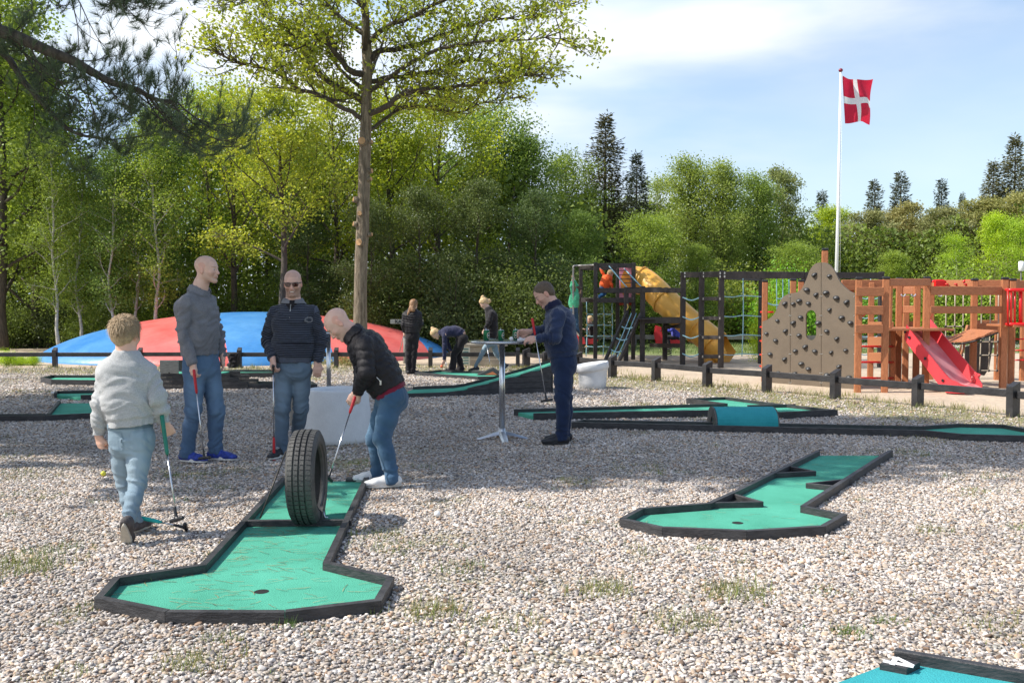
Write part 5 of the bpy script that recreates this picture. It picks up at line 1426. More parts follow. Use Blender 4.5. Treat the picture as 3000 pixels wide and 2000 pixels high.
# bouncy dome
def dome():
    cx_, cy_ = V(740, 1000, 26.2)[0], 26.2
    o_lab = 'large air-filled bouncy dome with wide red and blue stripes'
    ang = math.radians(10); ux = np.array([math.cos(ang), math.sin(ang)]); uy = np.array([-math.sin(ang), math.cos(ang)])
    a_, b_ = 5.5, 4.6; Hh = 1.22
    o = root('bouncy_dome', (cx_, cy_, 0), o_lab, 'bouncy dome')
    ang2 = math.radians(22); sx = np.array([math.cos(ang2), math.sin(ang2)])
    M_DR = mat('red_dome_vinyl', (0.66, 0.10, 0.09), 0.38, 0.10, 1.1, 0.2, 4, col2=(0.74, 0.19, 0.17), spec=0.5, fine=0.05, dist=0.05)
    M_DB = mat('blue_dome_vinyl', (0.03, 0.19, 0.50), 0.38, 0.15, 1.1, 0.2, 4, col2=(0.09, 0.29, 0.60), spec=0.5, fine=0.05, dist=0.05)
    nu, nv = 120, 60
    U = np.linspace(-1, 1, nu + 1)
    pt = {}
    verts = []; val = []
    NN = 72; MM = 26
    # stripe edges measured along the tilted axis
    edges = [-12, -3.48, -1.05, 1.39, 4.2, 12]
    def zof(r): return Hh * (1 - r ** 1.9) ** 0.68
    # polar grid, each stripe cut exactly by clamping
    import itertools
    for si in range(5):
        lo, hi = edges[si], edges[si + 1]
        v = []; f = []
        # rows across the stripe: parameter along the stripe direction
        sy = np.array([-sx[1], sx[0]])
        # sample stripe coordinates s in [lo,hi], for each s sweep t over chord
        ns = 18; ntt = 40
        ss = np.linspace(lo, hi, ns + 1) if abs(lo) < 11 and abs(hi) < 11 else None
        # find extent of ellipse along sx
        M = np.array([[np.dot(ux, sx), np.dot(ux, sy)], [np.dot(uy, sx), np.dot(uy, sy)]])
        def chord(s):
            # points q = s*sx + t*sy inside (x/a)^2+(y/b)^2<=1
            A_ = (M[0, 1] / a_) ** 2 + (M[1, 1] / b_) ** 2; B_ = 2 * s * (M[0, 0] * M[0, 1] / a_ ** 2 + M[1, 0] * M[1, 1] / b_ ** 2); C_ = s * s * ((M[0, 0] / a_) ** 2 + (M[1, 0] / b_) ** 2) - 1
            dsc = B_ * B_ - 4 * A_ * C_
            if dsc <= 0: return None
            return (-B_ - math.sqrt(dsc)) / (2 * A_), (-B_ + math.sqrt(dsc)) / (2 * A_)
        smax = 1 / math.sqrt(1) * a_
        while chord(smax) is None: smax -= 0.002
        l2, h2 = max(lo, -smax), min(hi, smax)
        k = (np.arange(ns + 1) / ns)
        if si == 0: k = 1 - (1 - k[::-1])[::-1] ** 1 if False else k ** 1.8
        if si == 4: k = 1 - (1 - k) ** 1.8
        ss = l2 + (h2 - l2) * k
        for s in ss:
            t0, t1 = chord(s)
            for j in range(ntt + 1):
                q = 0.5 - 0.5 * math.cos(PI * j / ntt); t = t0 + (t1 - t0) * q
                p = sx * s + sy * t; e = np.array([np.dot(p, ux), np.dot(p, uy)]); r = min(1, math.hypot(e[0] / a_, e[1] / b_))
                # seams pull in slightly
                dd = min(abs(s - e_) for e_ in edges); z = zof(r) - 0.035 * math.exp(-(dd / 0.16) ** 2) * (1 - r)
                v.append((cx_ + p[0], cy_ + p[1], max(z, 0) - 0.01))
        for i in range(ns):
            for j in range(ntt):
                a0 = i * (ntt + 1) + j; f.append((a0, a0 + ntt + 1, a0 + ntt + 2, a0 + 1))
        add('stripe', v, f, M_DB if si % 2 == 0 else M_DR, o, smooth=True)['label'] = ('blue' if si % 2 == 0 else 'red') + ' stripe of the dome'
    c = V(262, 1057, 21.9)
    add('vent_patch', [V(250, 1062, 22.35), V(272, 1060, 22.35), V(280, 1052, 22.6), V(258, 1053, 22.6)], [(0, 1, 2, 3)], M_WHITEP, o)
    return o
dome()
# things by the fence
c = V(1419, 1000, 21.8)
bxr = root('storage_box', (c[0], 21.8, 0), 'weathered wooden box with slatted white end behind the fence, right of the bending girl', 'box')
M_BOXW = wood('weathered_beige_board', (0.30, 0.26, 0.20), (0.42, 0.37, 0.29), stretch=(6, 1, 1))
z1 = 0.46
for k in range(3): box('board', A3(c[0] + 0.05, 21.75, 0.075 + 0.15 * k), (0.86, 0.03, 0.144), M_BOXW, bxr)
box('lid', A3(c[0], 21.95, z1 + 0.02), (1.08, 0.52, 0.05), M_BOXW, bxr)
box('side', A3(c[0] + 0.45, 21.98, 0.22), (0.03, 0.42, 0.44), M_BOXW, bxr)
box('end_frame', A3(c[0] - 0.43, 21.74, 0.23), (0.20, 0.04, 0.46), mat('cream_paint', (0.62, 0.62, 0.52), 0.6), bxr)
for k in range(6): box('slot', A3(c[0] - 0.43, 21.715, 0.06 + 0.065 * k), (0.13, 0.012, 0.028), mat('teal_slot', (0.10, 0.22, 0.20), 0.6) if k == 0 else bpy.data.materials['teal_slot'], bxr)
# signpost
sp_ = V(1188, 1000, 22.6)
sg = root('signpost', (sp_[0], 22.6, 0), 'grey wooden signpost with arrow board lettered KARR behind the girl in the puffer jacket', 'sign')
M_SIGN = wood('grey_sign_board', (0.22, 0.23, 0.22), (0.34, 0.35, 0.33), stretch=(6, 1, 1))
zt = V(1188, 925, 22.6)[2]
tube('post', [A3(sp_[0] + 0.02, 22.6, -0.05), A3(sp_[0] + 0.02, 22.6, zt + 0.02)], 0.075, M_SIGN, sg, 12)
p0 = V(1144, 942, 22.5); p1 = V(1240, 944, 22.5)
bd = add('arrow_board', *box_vf(A3((p0[0] + p1[0]) / 2, 22.5, p0[2]), (p1[0] - p0[0], 0.035, 0.105), 0, 0.004), M_SIGN, sg)
def text(body, loc, size, m, parent, name='lettering', rx=PI / 2, rz=0.0, ext=0.002):
    cu = bpy.data.curves.new(name, 'FONT'); cu.body = body; cu.size = size; cu.extrude = ext; cu.offset = 0.003; cu.align_x = 'LEFT'; cu.align_y = 'CENTER'
    cu.materials.append(m)
    tmp = bpy.data.objects.new(name, cu); COL.objects.link(tmp); dg = bpy.context.evaluated_depsgraph_get(); me = bpy.data.meshes.new_from_object(tmp.evaluated_get(dg)); bpy.data.objects.remove(tmp)
    t = bpy.data.objects.new(name, me); COL.objects.link(t); t.rotation_euler = (rx, 0, rz)
    t.location = tuple(np.asarray(loc) - org(parent)); t.parent = parent; return t
text('KARR', (V(1157, 943, 22.48)[0], 22.478, p0[2]), 0.12, M_BLACK_PL, bd)
# ---- white concrete cylinder, tilted pot, concrete stump
def conc(name, c1, c2): return mat(name, c1, 0.75, 0.05, 3.0, 0.35, 45, col2=c2, fine=0.05)
M_WCONC = conc('white_painted_concrete', (0.66, 0.665, 0.67), (0.78, 0.785, 0.79))
c = G(990, 1290); 
wc = root('concrete_cylinder', (c[0], c[1], 0), 'large white painted concrete cylinder behind the putting man', 'concrete cylinder')
pr = [(0.0, 0.0), (0.355, -0.02), (0.36, 0.05), (0.345, 0.30), (0.318, 0.53), (0.308, 0.548), (0.29, 0.553), (0.262, 0.548), (0.255, 0.53), (0.25, 0.40), (0.0, 0.40)]
v, f = lathe_vf(A3(c[0], c[1], 0), pr, 64); add('shell', v, f, M_WCONC, wc, smooth=False).data.polygons.foreach_set('use_smooth', np.ones(len(f), bool))
cc = G(862, 1250); stp = root('concrete_block', (cc[0], cc[1], 0), 'small unpainted concrete block beside the white concrete cylinder', 'concrete block')
v, f = box_vf(A3(cc[0], cc[1] + 0.1, 0.17), (0.13, 0.22, 0.36), 0.2, 0.02); add('block', v, f, conc('raw_concrete', (0.20, 0.18, 0.15), (0.33, 0.30, 0.26)), stp)
c = G(1736, 1138); pt = root('concrete_pot', (c[0], c[1], 0), 'white concrete pot with wide tilted rim near the playground fence', 'pot')
s_ = 2750 / c[1]
prb = [(0.0, -0.01), (0.225, -0.02), (0.235, 0.12), (0.245, 0.30), (0.262, 0.345)]
v, f = lathe_vf(A3(c[0], c[1], 0), prb, 40); add('body', v, f, M_WCONC, pt, smooth=True)
tl = 0.14; AXt = [(math.cos(tl), 0, math.sin(tl)), (0, 1, 0), (-math.sin(tl), 0, math.cos(tl))]
v, f = lathe_vf(A3(c[0] - 0.01, c[1], 0.335), [(0.24, -0.045), (0.275, -0.02), (0.29, 0.0), (0.292, 0.085), (0.285, 0.098), (0.265, 0.100), (0.25, 0.085), (0.235, 0.03), (0.0, 0.02)], 40, AXt); add('rim', v, f, M_WCONC, pt, smooth=True)
# ---- bar tables
def bar_table(c, H, label, rot=0.0, r=0.345):
    o = root('bar_table', (c[0], c[1], 0), label, 'table', 'standing bar tables')
    v, f = lathe_vf(A3(c[0], c[1], H), [(0, -0.012), (r - 0.02, -0.016), (r, -0.012), (r + 0.003, 0.0), (r, 0.010), (r - 0.012, 0.013), (0, 0.012)], 56)
    add('table_top', v, f, mat('speckled_table_top', (0.42, 0.43, 0.46), 0.18, 0.3, 60, metal=0.75, fine=0.2), o, smooth=False)
    v, f = lathe_vf(A3(c[0], c[1], H), [(r + 0.0005, -0.010), (r + 0.006, -0.006), (r + 0.006, 0.006), (r + 0.0005, 0.010)], 56); add('edge_band', v, f, M_CHROME, o, smooth=True)
    tube('pole', [A3(c[0], c[1], 0.10), A3(c[0], c[1], H - 0.015)], 0.031, M_CHROME, o, 20)
    ft = MB()
    v, f = lathe_vf(A3(c[0], c[1], 0), [(0, 0.125), (0.033, 0.125), (0.036, 0.10), (0.05, 0.075), (0.06, 0.05), (0.0, 0.045)], 24); ft.put(v, f)
    M_ALU = mat('cast_aluminium', (0.55, 0.57, 0.60), 0.35, 0.1, 20, metal=0.85)
    hub = ft.build('hub', M_ALU, o, True)
    for k in range(4):
        a = rot + k * PI / 2; d = A3(math.cos(a), math.sin(a), 0); s = A3(-d[1], d[0], 0); v = []
        for t_, w_, zt_, zb_ in ((0.03, 0.045, 0.095, 0.06), (0.12, 0.040, 0.070, 0.045), (0.21, 0.036, 0.040, 0.022), (0.275, 0.034, 0.022, 0.004)):
            for sg in (-1, 1): v += [A3(c[0], c[1], zb_) + d * t_ + s * sg * w_]
            for sg in (-1, 1): v += [A3(c[0], c[1], zt_) + d * t_ + s * sg * w_ * 0.45]
        f = [(0, 1, 3, 2)]
        for i in range(3):
            b = 4 * i; f += [(b, b + 4, b + 5, b + 1), (b + 2, b + 3, b + 7, b + 6), (b, b + 2, b + 6, b + 4), (b + 1, b + 5, b + 7, b + 3)]
        f += [(12, 14, 15, 13)]
        add('foot', v, f, M_ALU, o)
    return o
TC = G(1471, 1288); TH = 1.045
bar_table(TC, TH, 'silver standing bar table with beer cans on it', 0.15)
T2 = G(964, 1195); bar_table(T2, 1.045, 'silver standing bar table half hidden behind the white concrete cylinder', 0.5)
M_CANG = mat('green_can_print', (0.008, 0.13, 0.045), 0.28, 0.15, 8, metal=0.55)
M_ALUC = mat('can_aluminium', (0.70, 0.70, 0.72), 0.25, 0.05, metal=1.0)
def can(px, D, label, yaw):
    p = V(px, 1000, D); x = p[0]; o = root('beer_can', (x, D, TH + 0.013), label, 'beer can', 'cans on the bar table')
    z = TH + 0.013
    v, f = lathe_vf(A3(x, D, z), [(0.0255, 0.004), (0.033, 0.012), (0.033, 0.100), (0.0268, 0.111)], 28); add('printed_wall', v, f, M_CANG, o, smooth=True)
    v, f = lathe_vf(A3(x, D, z), [(0, 0.107), (0.024, 0.107), (0.0255, 0.115), (0.0275, 0.1145), (0.0272, 0.1112)], 28); add('lid', v, f, M_ALUC, o, smooth=True)
    v, f = lathe_vf(A3(x, D, z), [(0.0256, 0.0038), (0.024, 0.0), (0, 0.002)], 28); add('base', v, f, M_ALUC, o, smooth=True)
    tube('pull_tab', [A3(x - 0.004, D - 0.008, z + 0.109), A3(x - 0.004, D - 0.010, z + 0.122), A3(x - 0.004, D - 0.001, z + 0.131)], 0.0035, M_ALUC, o, 6)
    # oval ring emblem and cream band on the side of the can
    m = MB()
    for k in range(24):
        a0, a1 = 2 * PI * k / 24, 2 * PI * (k + 1) / 24
        q = []
        for a_, rr_ in ((a0, 1.0), (a1, 1.0), (a1, 0.72), (a0, 0.72)):
            th = yaw + math.sin(a_) * rr_ * 0.62; zz_ = 0.056 + math.cos(a_) * rr_ * 0.034
            q.append(A3(x + math.cos(th) * 0.0334, D + math.sin(th) * 0.0334, z + zz_))
        m.put(q, [(0, 1, 2, 3)])
    m.build('emblem_ring', mat('cream_red_print', (0.62, 0.50, 0.42), 0.35, 0.2, 90, metal=0.3), o)
    m = MB()
    for dz, w_ in ((0.058, 0.45), (0.049, 0.30)):
        for k in range(6):
            a0, a1 = yaw - w_ + 2 * w_ * k / 6, yaw - w_ + 2 * w_ * (k + 0.72) / 6
            m.put([A3(x + math.cos(a_) * 0.0336, D + math.sin(a_) * 0.0336, z + dz + h_) for a_, h_ in ((a0, 0), (a1, 0), (a1, 0.006), (a0, 0.006))], [(0, 1, 2, 3)])
    m.build('brand_lettering', M_WHITEP, o)
    return o
can(1425, 9.80, 'green beer can nearest the left edge of the bar table', -0.75)
can(1468, 9.78, 'green beer can standing above the table pole', -0.75)
can(1511, 9.90, 'green beer can under the hand of the man in navy', -1.6)
def ball(p, r, m, label, name='golf_ball'):
    F = Field(); v, f = lathe_vf(p, [(r * math.sin(PI * i / 12), -r * math.cos(PI * i / 12)) for i in range(13)], 20)
    return tag(add(name, v, f, m, None, smooth=True), label, 'golf ball')
M_BALLW = mat('white_ball', (0.82, 0.82, 0.80), 0.35, 0.03); M_BALLY = mat('yellow_ball', (0.62, 0.60, 0.06), 0.4, 0.05)
p = V(1498, 1000, 9.80); ball(A3(p[0], 9.80, TH + 0.0345), 0.0215, M_BALLW, 'white golf ball lying on the bar table beside the third can')
p = G(1281, 1519); ball(A3(p[0], p[1], 0.034), 0.0215, M_BALLW, 'white golf ball on the gravel between the two front lanes')
p = G(303, 1398); ball(A3(p[0], p[1], 0.034), 0.0215, M_BALLY, 'yellow golf ball on the shaded gravel left of the boy')
p = V(1530, 1000, 9.80)
pp = [A3(p[0] - 0.055, 9.68, TH + 0.016), A3(p[0] + 0.075, 9.66, TH + 0.022), A3(p[0] + 0.065, 9.86, TH + 0.036), A3(p[0] - 0.045, 9.88, TH + 0.050)]
tag(add('score_card', pp + [q + A3(0, 0, 0.0015) for q in pp], [(3, 2, 1, 0), (4, 5, 6, 7), (0, 1, 5, 4), (1, 2, 6, 5), (2, 3, 7, 6), (3, 0, 4, 7)], mat('paper', (0.80, 0.79, 0.78), 0.8, 0.03)), 'white score card under the hands of the man in navy', 'paper')
# black cloth hanging on the fence
F = Field(); q = V(684, 1045, 21.08)
F.etube([q + A3(0, -0.03, 0.05), q + A3(0.03, -0.05, -0.12), q + A3(-0.02, -0.06, -0.22)], [0.13, 0.07, 0.14], [0.05, 0.035, 0.05], (1, 0, 0), k=0.03)
F.chain([q + A3(-0.10, -0.02, 0.06), q + A3(-0.05, -0.07, -0.08), q + A3(0.08, -0.06, -0.25)], [0.03, 0.03, 0.035], 0.03)
v, fc = F.mesh(0.014); nn = vnormals(v, fc); v = v + nn * ((fbm(v * 22, 3) - 0.5) * 0.05)[:, None]
tag(add('jacket', v, fc, M_BLACK, None, smooth=True), 'black jacket hung over the fence rail beside the grey polo man', 'jacket')
# lamp post far right, flag pole
M_WGLOSS = mat('white_pole_paint', (0.80, 0.81, 0.82), 0.3, 0.03, 1)
lp = V(2987, 1000, 33.0); zl0 = V(2987, 795, 33)[2]; zl1 = V(2987, 765, 33)[2]
lo = root('lamp_post', (lp[0], 33, 0), 'slim grey lamp post with white cylindrical head at the right edge', 'lamp post')
tube('pole', [A3(lp[0], 33, 0), A3(lp[0], 33, zl0)], 0.022, M_GREYW, lo); tube('lamp_head', [A3(lp[0], 33, zl0), A3(lp[0], 33, zl0 + 0.03), A3(lp[0], 33, zl1 - 0.02), A3(lp[0], 33, zl1)], [0.05, 0.09, 0.09, 0.05], M_WGLOSS, lo, 16)
FD = 30.0; fp = V(2450, 1000, FD); zt = V(2463, 213, FD)[2]
fo = root('flagpole', (fp[0], FD, 0), 'tall white flagpole with red ball top flying the flag', 'flagpole')
tube('pole', [A3(fp[0] - 0.06, FD, 0), A3(fp[0], FD, zt * 0.5), A3(fp[0] + 0.02, FD, zt)], [0.062, 0.048, 0.030], M_WGLOSS, fo, 16)
v, f = lathe_vf(A3(fp[0] + 0.02, FD, zt + 0.07), [(0.068 * math.sin(PI * i / 10), -0.06 * math.cos(PI * i / 10)) for i in range(11)], 16); add('finial', v, f, mat('finial_red', (0.22, 0.015, 0.04), 0.35), fo, smooth=True)
tube('halyard', [A3(fp[0] + 0.075, FD - 0.05, 1.0), A3(fp[0] + 0.055, FD - 0.05, zt - 0.1)], 0.004, M_WGLOSS, fo, 4)
def flag():
    nx, ny = 72, 54; W_, H_ = 1.85, 1.50
    z0 = V(2467, 222, FD)[2]; x0 = V(2466, 222, FD)[0] + 0.015
    v = []
    for j in range(ny + 1):
        for i in range(nx + 1):
            u = i / nx; w = j / ny           # w: 0 top .. 1 bottom
            x = x0 + 0.11 * w * (1 - 0.5 * u) + 1.12 * u * (1 + 0.03 * math.sin(PI * w)) + 0.03 * math.sin(9 * u + 3 * w) * u
            yy = FD + 0.55 * u + 0.16 * math.sin(5.4 * u + 2.2 * w + 0.4) * min(1, u * 3) + 0.07 * math.sin(11 * u - 5 * w) * u + 0.10 * u * math.sin(6.5 * w)
            z = z0 - H_ * w * (1 - 0.10 * u) - 0.16 * u * (1 - w) + 0.16 * u ** 3 * (1 - w) * math.cos(3 * w) - 0.03 * math.sin(8 * u) * u + 0.03 * u * math.sin(7 * u + 4 * w)
            v.append((x, yy, z))
    f = []; fm = []
    for j in range(ny):
        for i in range(nx):
            a = j * (nx + 1) + i; f.append((a, a + nx + 1, a + nx + 2, a + 1))
            u, w = (i + 0.5) / nx, (j + 0.5) / ny
            fm.append(1 if abs(w - 0.5) < 0.072 or abs(u - 0.455) < 0.058 else 0)
    def cl(name, c):
        m, t, b, out = new_mat(name); b.inputs['Base Color'].default_value = rgb(c); b.inputs['Roughness'].default_value = 0.75
        tr = t.nodes.new('ShaderNodeBsdfTranslucent'); tr.inputs['Color'].default_value = rgb(c); ms = t.nodes.new('ShaderNodeMixShader'); ms.inputs[0].default_value = 0.35
        t.links.new(b.outputs[0], ms.inputs[1]); t.links.new(tr.outputs[0], ms.inputs[2]); t.links.new(ms.outputs[0], out.inputs['Surface']); return m
    o = add('flag', v, f, [cl('flag_red', (0.62, 0.015, 0.055)), cl('flag_white', (0.85, 0.85, 0.85))], None, smooth=True, face_mat=fm)
    tag(o, 'red flag with a white cross flying from the white flagpole', 'flag')
flag()
# ------------------------------------------------------------ playground
M_BLKW = mat('black_stained_post', (0.020, 0.016, 0.015), 0.6, 0.4, 7, 0.4, 30, col2=(0.045, 0.038, 0.036), stretch=(3, 3, 1))
M_ROPEB = mat('pale_blue_rope', (0.30, 0.52, 0.60), 0.8, 0.15, 40)
M_ROPET = mat('beige_rope', (0.48, 0.42, 0.33), 0.85, 0.15, 40)
M_YEL = mat('yellow_connector', (0.62, 0.42, 0.10), 0.5)
M_BRACK = mat('galvanised_bracket', (0.55, 0.54, 0.50), 0.4, 0.2, 20, metal=0.6)
M_TUBE = mat('orange_yellow_plastic', (0.74, 0.35, 0.04), 0.36, 0.08, 3, 0.05, 20, col2=(0.82, 0.45, 0.08), fine=0.06)
M_ORW = wood('orange_brown_timber', (0.31, 0.108, 0.040), (0.49, 0.185, 0.078), stretch=(5, 5, 1))
M_ORP = wood('orange_brown_plank', (0.30, 0.108, 0.042), (0.47, 0.185, 0.082), stretch=(1, 5, 5))
M_CAP = mat('black_cap', (0.02, 0.02, 0.022), 0.45)
M_REDP = mat('red_plastic', (0.70, 0.045, 0.055), 0.35, 0.06, 3)
M_REDM = mat('red_painted_steel', (0.62, 0.012, 0.012), 0.3, 0.06, 3)
M_WALLP = mat('olive_brown_panel', (0.125, 0.096, 0.068), 0.6, 0.06, 2.0, 0.25, 260, col2=(0.158, 0.122, 0.087), fine=0.12)
def X(px, D): return V(px, 1000, D)[0]
def Z(py, D): return V(1500, py, D)[2]
def post(o, px, D, ytop, w=0.10, m=None, z0=-0.05):
    x = X(px, D); zt = Z(ytop, D); return add('post', *box_vf(A3(x, D, (zt + z0) / 2), (w, w, zt - z0), 0, 0.008), m or M_BLKW, o)
def bm(o, p0, D0, p1, D1, y0, y1=None, h=0.11, w=0.05, name='beam', m=None):
    y1 = y0 if y1 is None else y1
    return beam(name, A3(X(p0, D0), D0, Z(y0, D0)), A3(X(p1, D1), D1, Z(y1, D1)), w, h, m or M_BLKW, o, 0.006)
def rope(o, pts, r=0.011, m=None, name='rope', k=4): return tube(name, smooth_path(pts, k) if len(pts) > 2 else pts, r, m or M_ROPEB, o, 5)
def net(o, pxs, yys, D, m, y_top, y_bot, r=0.011, sag=0.02, Ds=None, balls=True):
    for q in pxs: rope(o, [A3(X(q, D), D, Z(y_top, D)), A3(X(q + 2, D), D + 0.01, Z((y_top + y_bot) / 2, D)), A3(X(q - 1, D), D, Z(y_bot, D))], r, m)
    for y in yys:
        pts = []
        for i in range(len(pxs)):
            pts.append(A3(X(pxs[i], D), D - 0.012, Z(y, D)))
            if i < len(pxs) - 1: pts.append(A3((X(pxs[i], D) + X(pxs[i + 1], D)) / 2, D - 0.012, Z(y, D) - sag))
        rope(o, pts, r, m)
        if balls:
            b_ = MB()
            for q in pxs: b_.put(*box_vf(A3(X(q, D), D - 0.006, Z(y, D)), (0.04, 0.04, 0.04), 0.5, 0.012))
            b_.build('rope_joints', M_YEL if balls == 'y' else M_CAP, o)
# --- black climbing tower with the tube slide
c = A3(X(1800, 24.5), 24.5, 0)
PT = root('climbing_tower', c, 'black timber climbing tower with an orange tube slide and rope ladder', 'climbing frame')
DA, DB = 26.0, 24.3
for px, D, y in ((1701, DA, 780), (1744, DB, 769), (1809, DA, 773), (1855, DB, 769)): post(PT, px, D, y)
for px, D, y in ((1834, 23.6, 841), (1882, 22.9, 838), (1948, 24.0, 842), (2000, 22.2, 797)): post(PT, px, D, y, 0.115)
bm(PT, 1744, DB, 1855, DB, 778, h=0.12); bm(PT, 1701, DA, 1809, DA, 786, h=0.10); bm(PT, 1701, DA, 1744, DB, 784, 780, h=0.10); bm(PT, 1809, DA, 1855, DB, 783, 780, h=0.10)
bm(PT, 1744, DB - 0.06, 1832, DB - 0.06, 851, h=0.13)['label'] = 'grey guard board of the tower'
for k in range(6):
    D = DB + 0.1 + k * 0.29; bx_ = box('deck_board', A3((X(1744, DB) + X(1855, DB)) / 2 - 0.02 * k, D, Z(876, DB) + 0.0), (1.08, 0.27, 0.035), M_BLKW, PT)
bm(PT, 1701, DA, 1858, DB - 0.07, 879, 878, h=0.12); 
bm(PT, 1744, DB - 0.06, 1858, DB - 0.06, 880, h=0.12)
bm(PT, 1834, 23.6, 1880, 22.9, 853, h=0.10); bm(PT, 1882, 22.85, 2000, 22.15, 850, h=0.11); bm(PT, 1948, 24.0, 2000, 22.3, 852, h=0.1); bm(PT, 1834, 23.7, 1948, 24.0, 845, h=0.06)
bm(PT, 1882, 22.85, 2000, 22.15, 938, h=0.15); bm(PT, 1834, 23.55, 1880, 22.9, 936, h=0.09); bm(PT, 1948, 24.0, 2000, 22.3, 957, h=0.07)
for k in range(5): box('deck_board', A3(X(1922, 23.2) + 0.05, 22.7 + k * 0.27, Z(934, 22.9)), (1.15, 0.25, 0.03), M_BLKW, PT)
bm(PT, 1905, 24.6, 2000, 22.3, 1011, 1012, h=0.10); bm(PT, 1948, 24.0, 2000, 22.3, 962, 949, h=0.05)
# rope ladder leaning on the lower deck
la = [A3(X(1834, 23.4), 23.4, Z(920, 23.4)), A3(X(1768, 22.2), 22.2, 0.0)]; lb = [A3(X(1877, 22.8), 22.8, Z(920, 22.8)), A3(X(1808, 21.7), 21.7, 0.0)]
beam('ladder_rail', la[0], la[1], 0.05, 0.10, M_BLKW, PT); beam('ladder_rail', lb[0], lb[1], 0.05, 0.10, M_BLKW, PT)
for t in (0.25, 0.48, 0.71, 0.93):
    a = la[0] * (1 - t) + la[1] * t; b = lb[0] * (1 - t) + lb[1] * t
    rope(PT, [a, a * 0.6 + b * 0.4 - A3(0, 0, 0.05), a * 0.3 + b * 0.7 - A3(0, 0, 0.04), b], 0.016, name='rope_rung')
for t in (0.36, 0.70):
    rope(PT, [la[0] * (1 - t) + lb[0] * t + A3(0, 0, 0.02), (la[0] + la[1]) / 2 * (1 - t) + (lb[0] + lb[1]) / 2 * t - A3(0, 0, 0.04), la[1] * (1 - t) + lb[1] * t], 0.012)
# slanted rope ladder from the top beam to the lower deck
ra, rb_ = [A3(X(1783, 24.2), 24.2, Z(779, 24.2)), A3(X(1836, 23.6), 23.6, Z(842, 23.6))], [A3(X(1820, 24.6), 24.6, Z(779, 24.6)), A3(X(1880, 23.2), 23.2, Z(842, 23.2))]
rope(PT, ra, 0.016); rope(PT, rb_, 0.016)
for t in (0.22, 0.42, 0.62, 0.80):
    tube('rung', [ra[0] * (1 - t) + ra[1] * t, rb_[0] * (1 - t) + rb_[1] * t], 0.012, M_CAP, PT, 6)
net(PT, [1718, 1768, 1792], [919, 951, 983, 1014], 25.2, M_ROPEB, 884, 1045, 0.014, 0.02, balls='y')
rope(PT, [A3(X(1836, 23.4), 23.3, Z(890, 23.4)), A3(X(1838, 23.4), 23.3, Z(900, 23.4)), A3(X(1834, 23.4), 23.3, Z(908, 23.4))], 0.014, M_YEL, 'hand_loop')
# pink and orange entrance panel
pn = root('x', (0, 0, 0), None, None) if False else None
D = 24.42
xa, xb_ = X(1814, D), X(1850, D); zt_, zb_ = Z(785, D), Z(872, D)
ep = add('entrance_panel', *box_vf(A3((xa + xb_) / 2, D, (zt_ + zb_) / 2), (xb_ - xa, 0.03, zt_ - zb_), 0, 0.004), mat('pink_panel', (0.78, 0.27, 0.36), 0.45, 0.05), PT)
n_ = 24; ov = [A3((xa + xb_) / 2 + 0.13 * math.cos(2 * PI * i / n_), D - 0.02, (zt_ + zb_) / 2 - 0.02 + 0.34 * math.sin(2 * PI * i / n_) * (1 if math.sin(2 * PI * i / n_) > 0 else 1)) for i in range(n_)]
add('panel_oval', ov + [p + A3(0, 0.004, 0) for p in ov], [tuple(range(n_))] + [(i, n_ + i, n_ + (i + 1) % n_, (i + 1) % n_) for i in range(n_)], mat('orange_panel', (0.72, 0.26, 0.02), 0.45), ep)
add('lower_panel', *box_vf(A3((xa + xb_) / 2, D, Z(888, D)), (xb_ - xa, 0.03, 0.10)), mat('red_orange_panel', (0.50, 0.05, 0.01), 0.45), PT)
# tube slide
path = [V(1842, 816, 24.9), V(1880, 822, 24.7), V(1905, 838, 24.5), V(1960, 892, 24.0), V(2020, 946, 23.6), V(2080, 994, 23.2), V(2105, 1018, 23.05), V(2140, 1038, 22.9)]
path = smooth_path(path, 5); rr_ = 0.345
n = 24; frames = []; ref = None
for i, p in enumerate(path):
    t = nrm(path[min(i + 1, len(path) - 1)] - path[max(i - 1, 0)]); s = nrm(np.cross(t, (0, 0, 1))); u = np.cross(s, t); frames.append((p, t, s, u))
cut = 28
v = []; f = []
for i in range(cut):
    p, t, s, u = frames[i]
    for k in range(n): a = 2 * PI * k / n; v.append(p + (s * math.cos(a) + u * math.sin(a)) * rr_)
for i in range(cut - 1):
    for k in range(n): f.append((i * n + k, i * n + (k + 1) % n, (i + 1) * n + (k + 1) % n, (i + 1) * n + k))
TS = root('tube_slide', (path[15][0], path[15][1], 0), 'orange-yellow plastic tube slide coming down from the black tower', 'slide')
add('tube', v, f, M_TUBE, TS, smooth=True)
for i in (5, 14, 22, 27):
    p, t, s, u = frames[i]; m = MB()
    ring = [p + (s * math.cos(2 * PI * k / n) + u * math.sin(2 * PI * k / n)) * (rr_ + 0.012) for k in range(n + 1)]
    m.tube(ring, 0.028, 6, False); m.build('joint_flange', M_TUBE, TS, True)
v = []; f = []; m_ = 13; st = cut - 1
for i in range(st, len(path)):
    p, t, s, u = frames[i]; w = (i - st) / (len(path) - 1 - st); op = PI * (0.98 - 0.42 * w ** 0.7)
    for k in range(m_):
        a = -PI / 2 - op + 2 * op * k / (m_ - 1); v.append(p + (s * math.cos(a) * (rr_ + 0.04 * w) + u * math.sin(a) * rr_ ) )
nr_ = len(path) - st
for i in range(nr_ - 1):
    for k in range(m_ - 1): f.append((i * m_ + k, i * m_ + k + 1, (i + 1) * m_ + k + 1, (i + 1) * m_ + k))
add('run_out', v, f, M_TUBE, TS, smooth=True)
box('foot', V(2085, 1056, 23.1) * A3(1, 1, 0) + A3(0, 0, 0.06), (0.35, 0.3, 0.14), M_TUBE, TS)
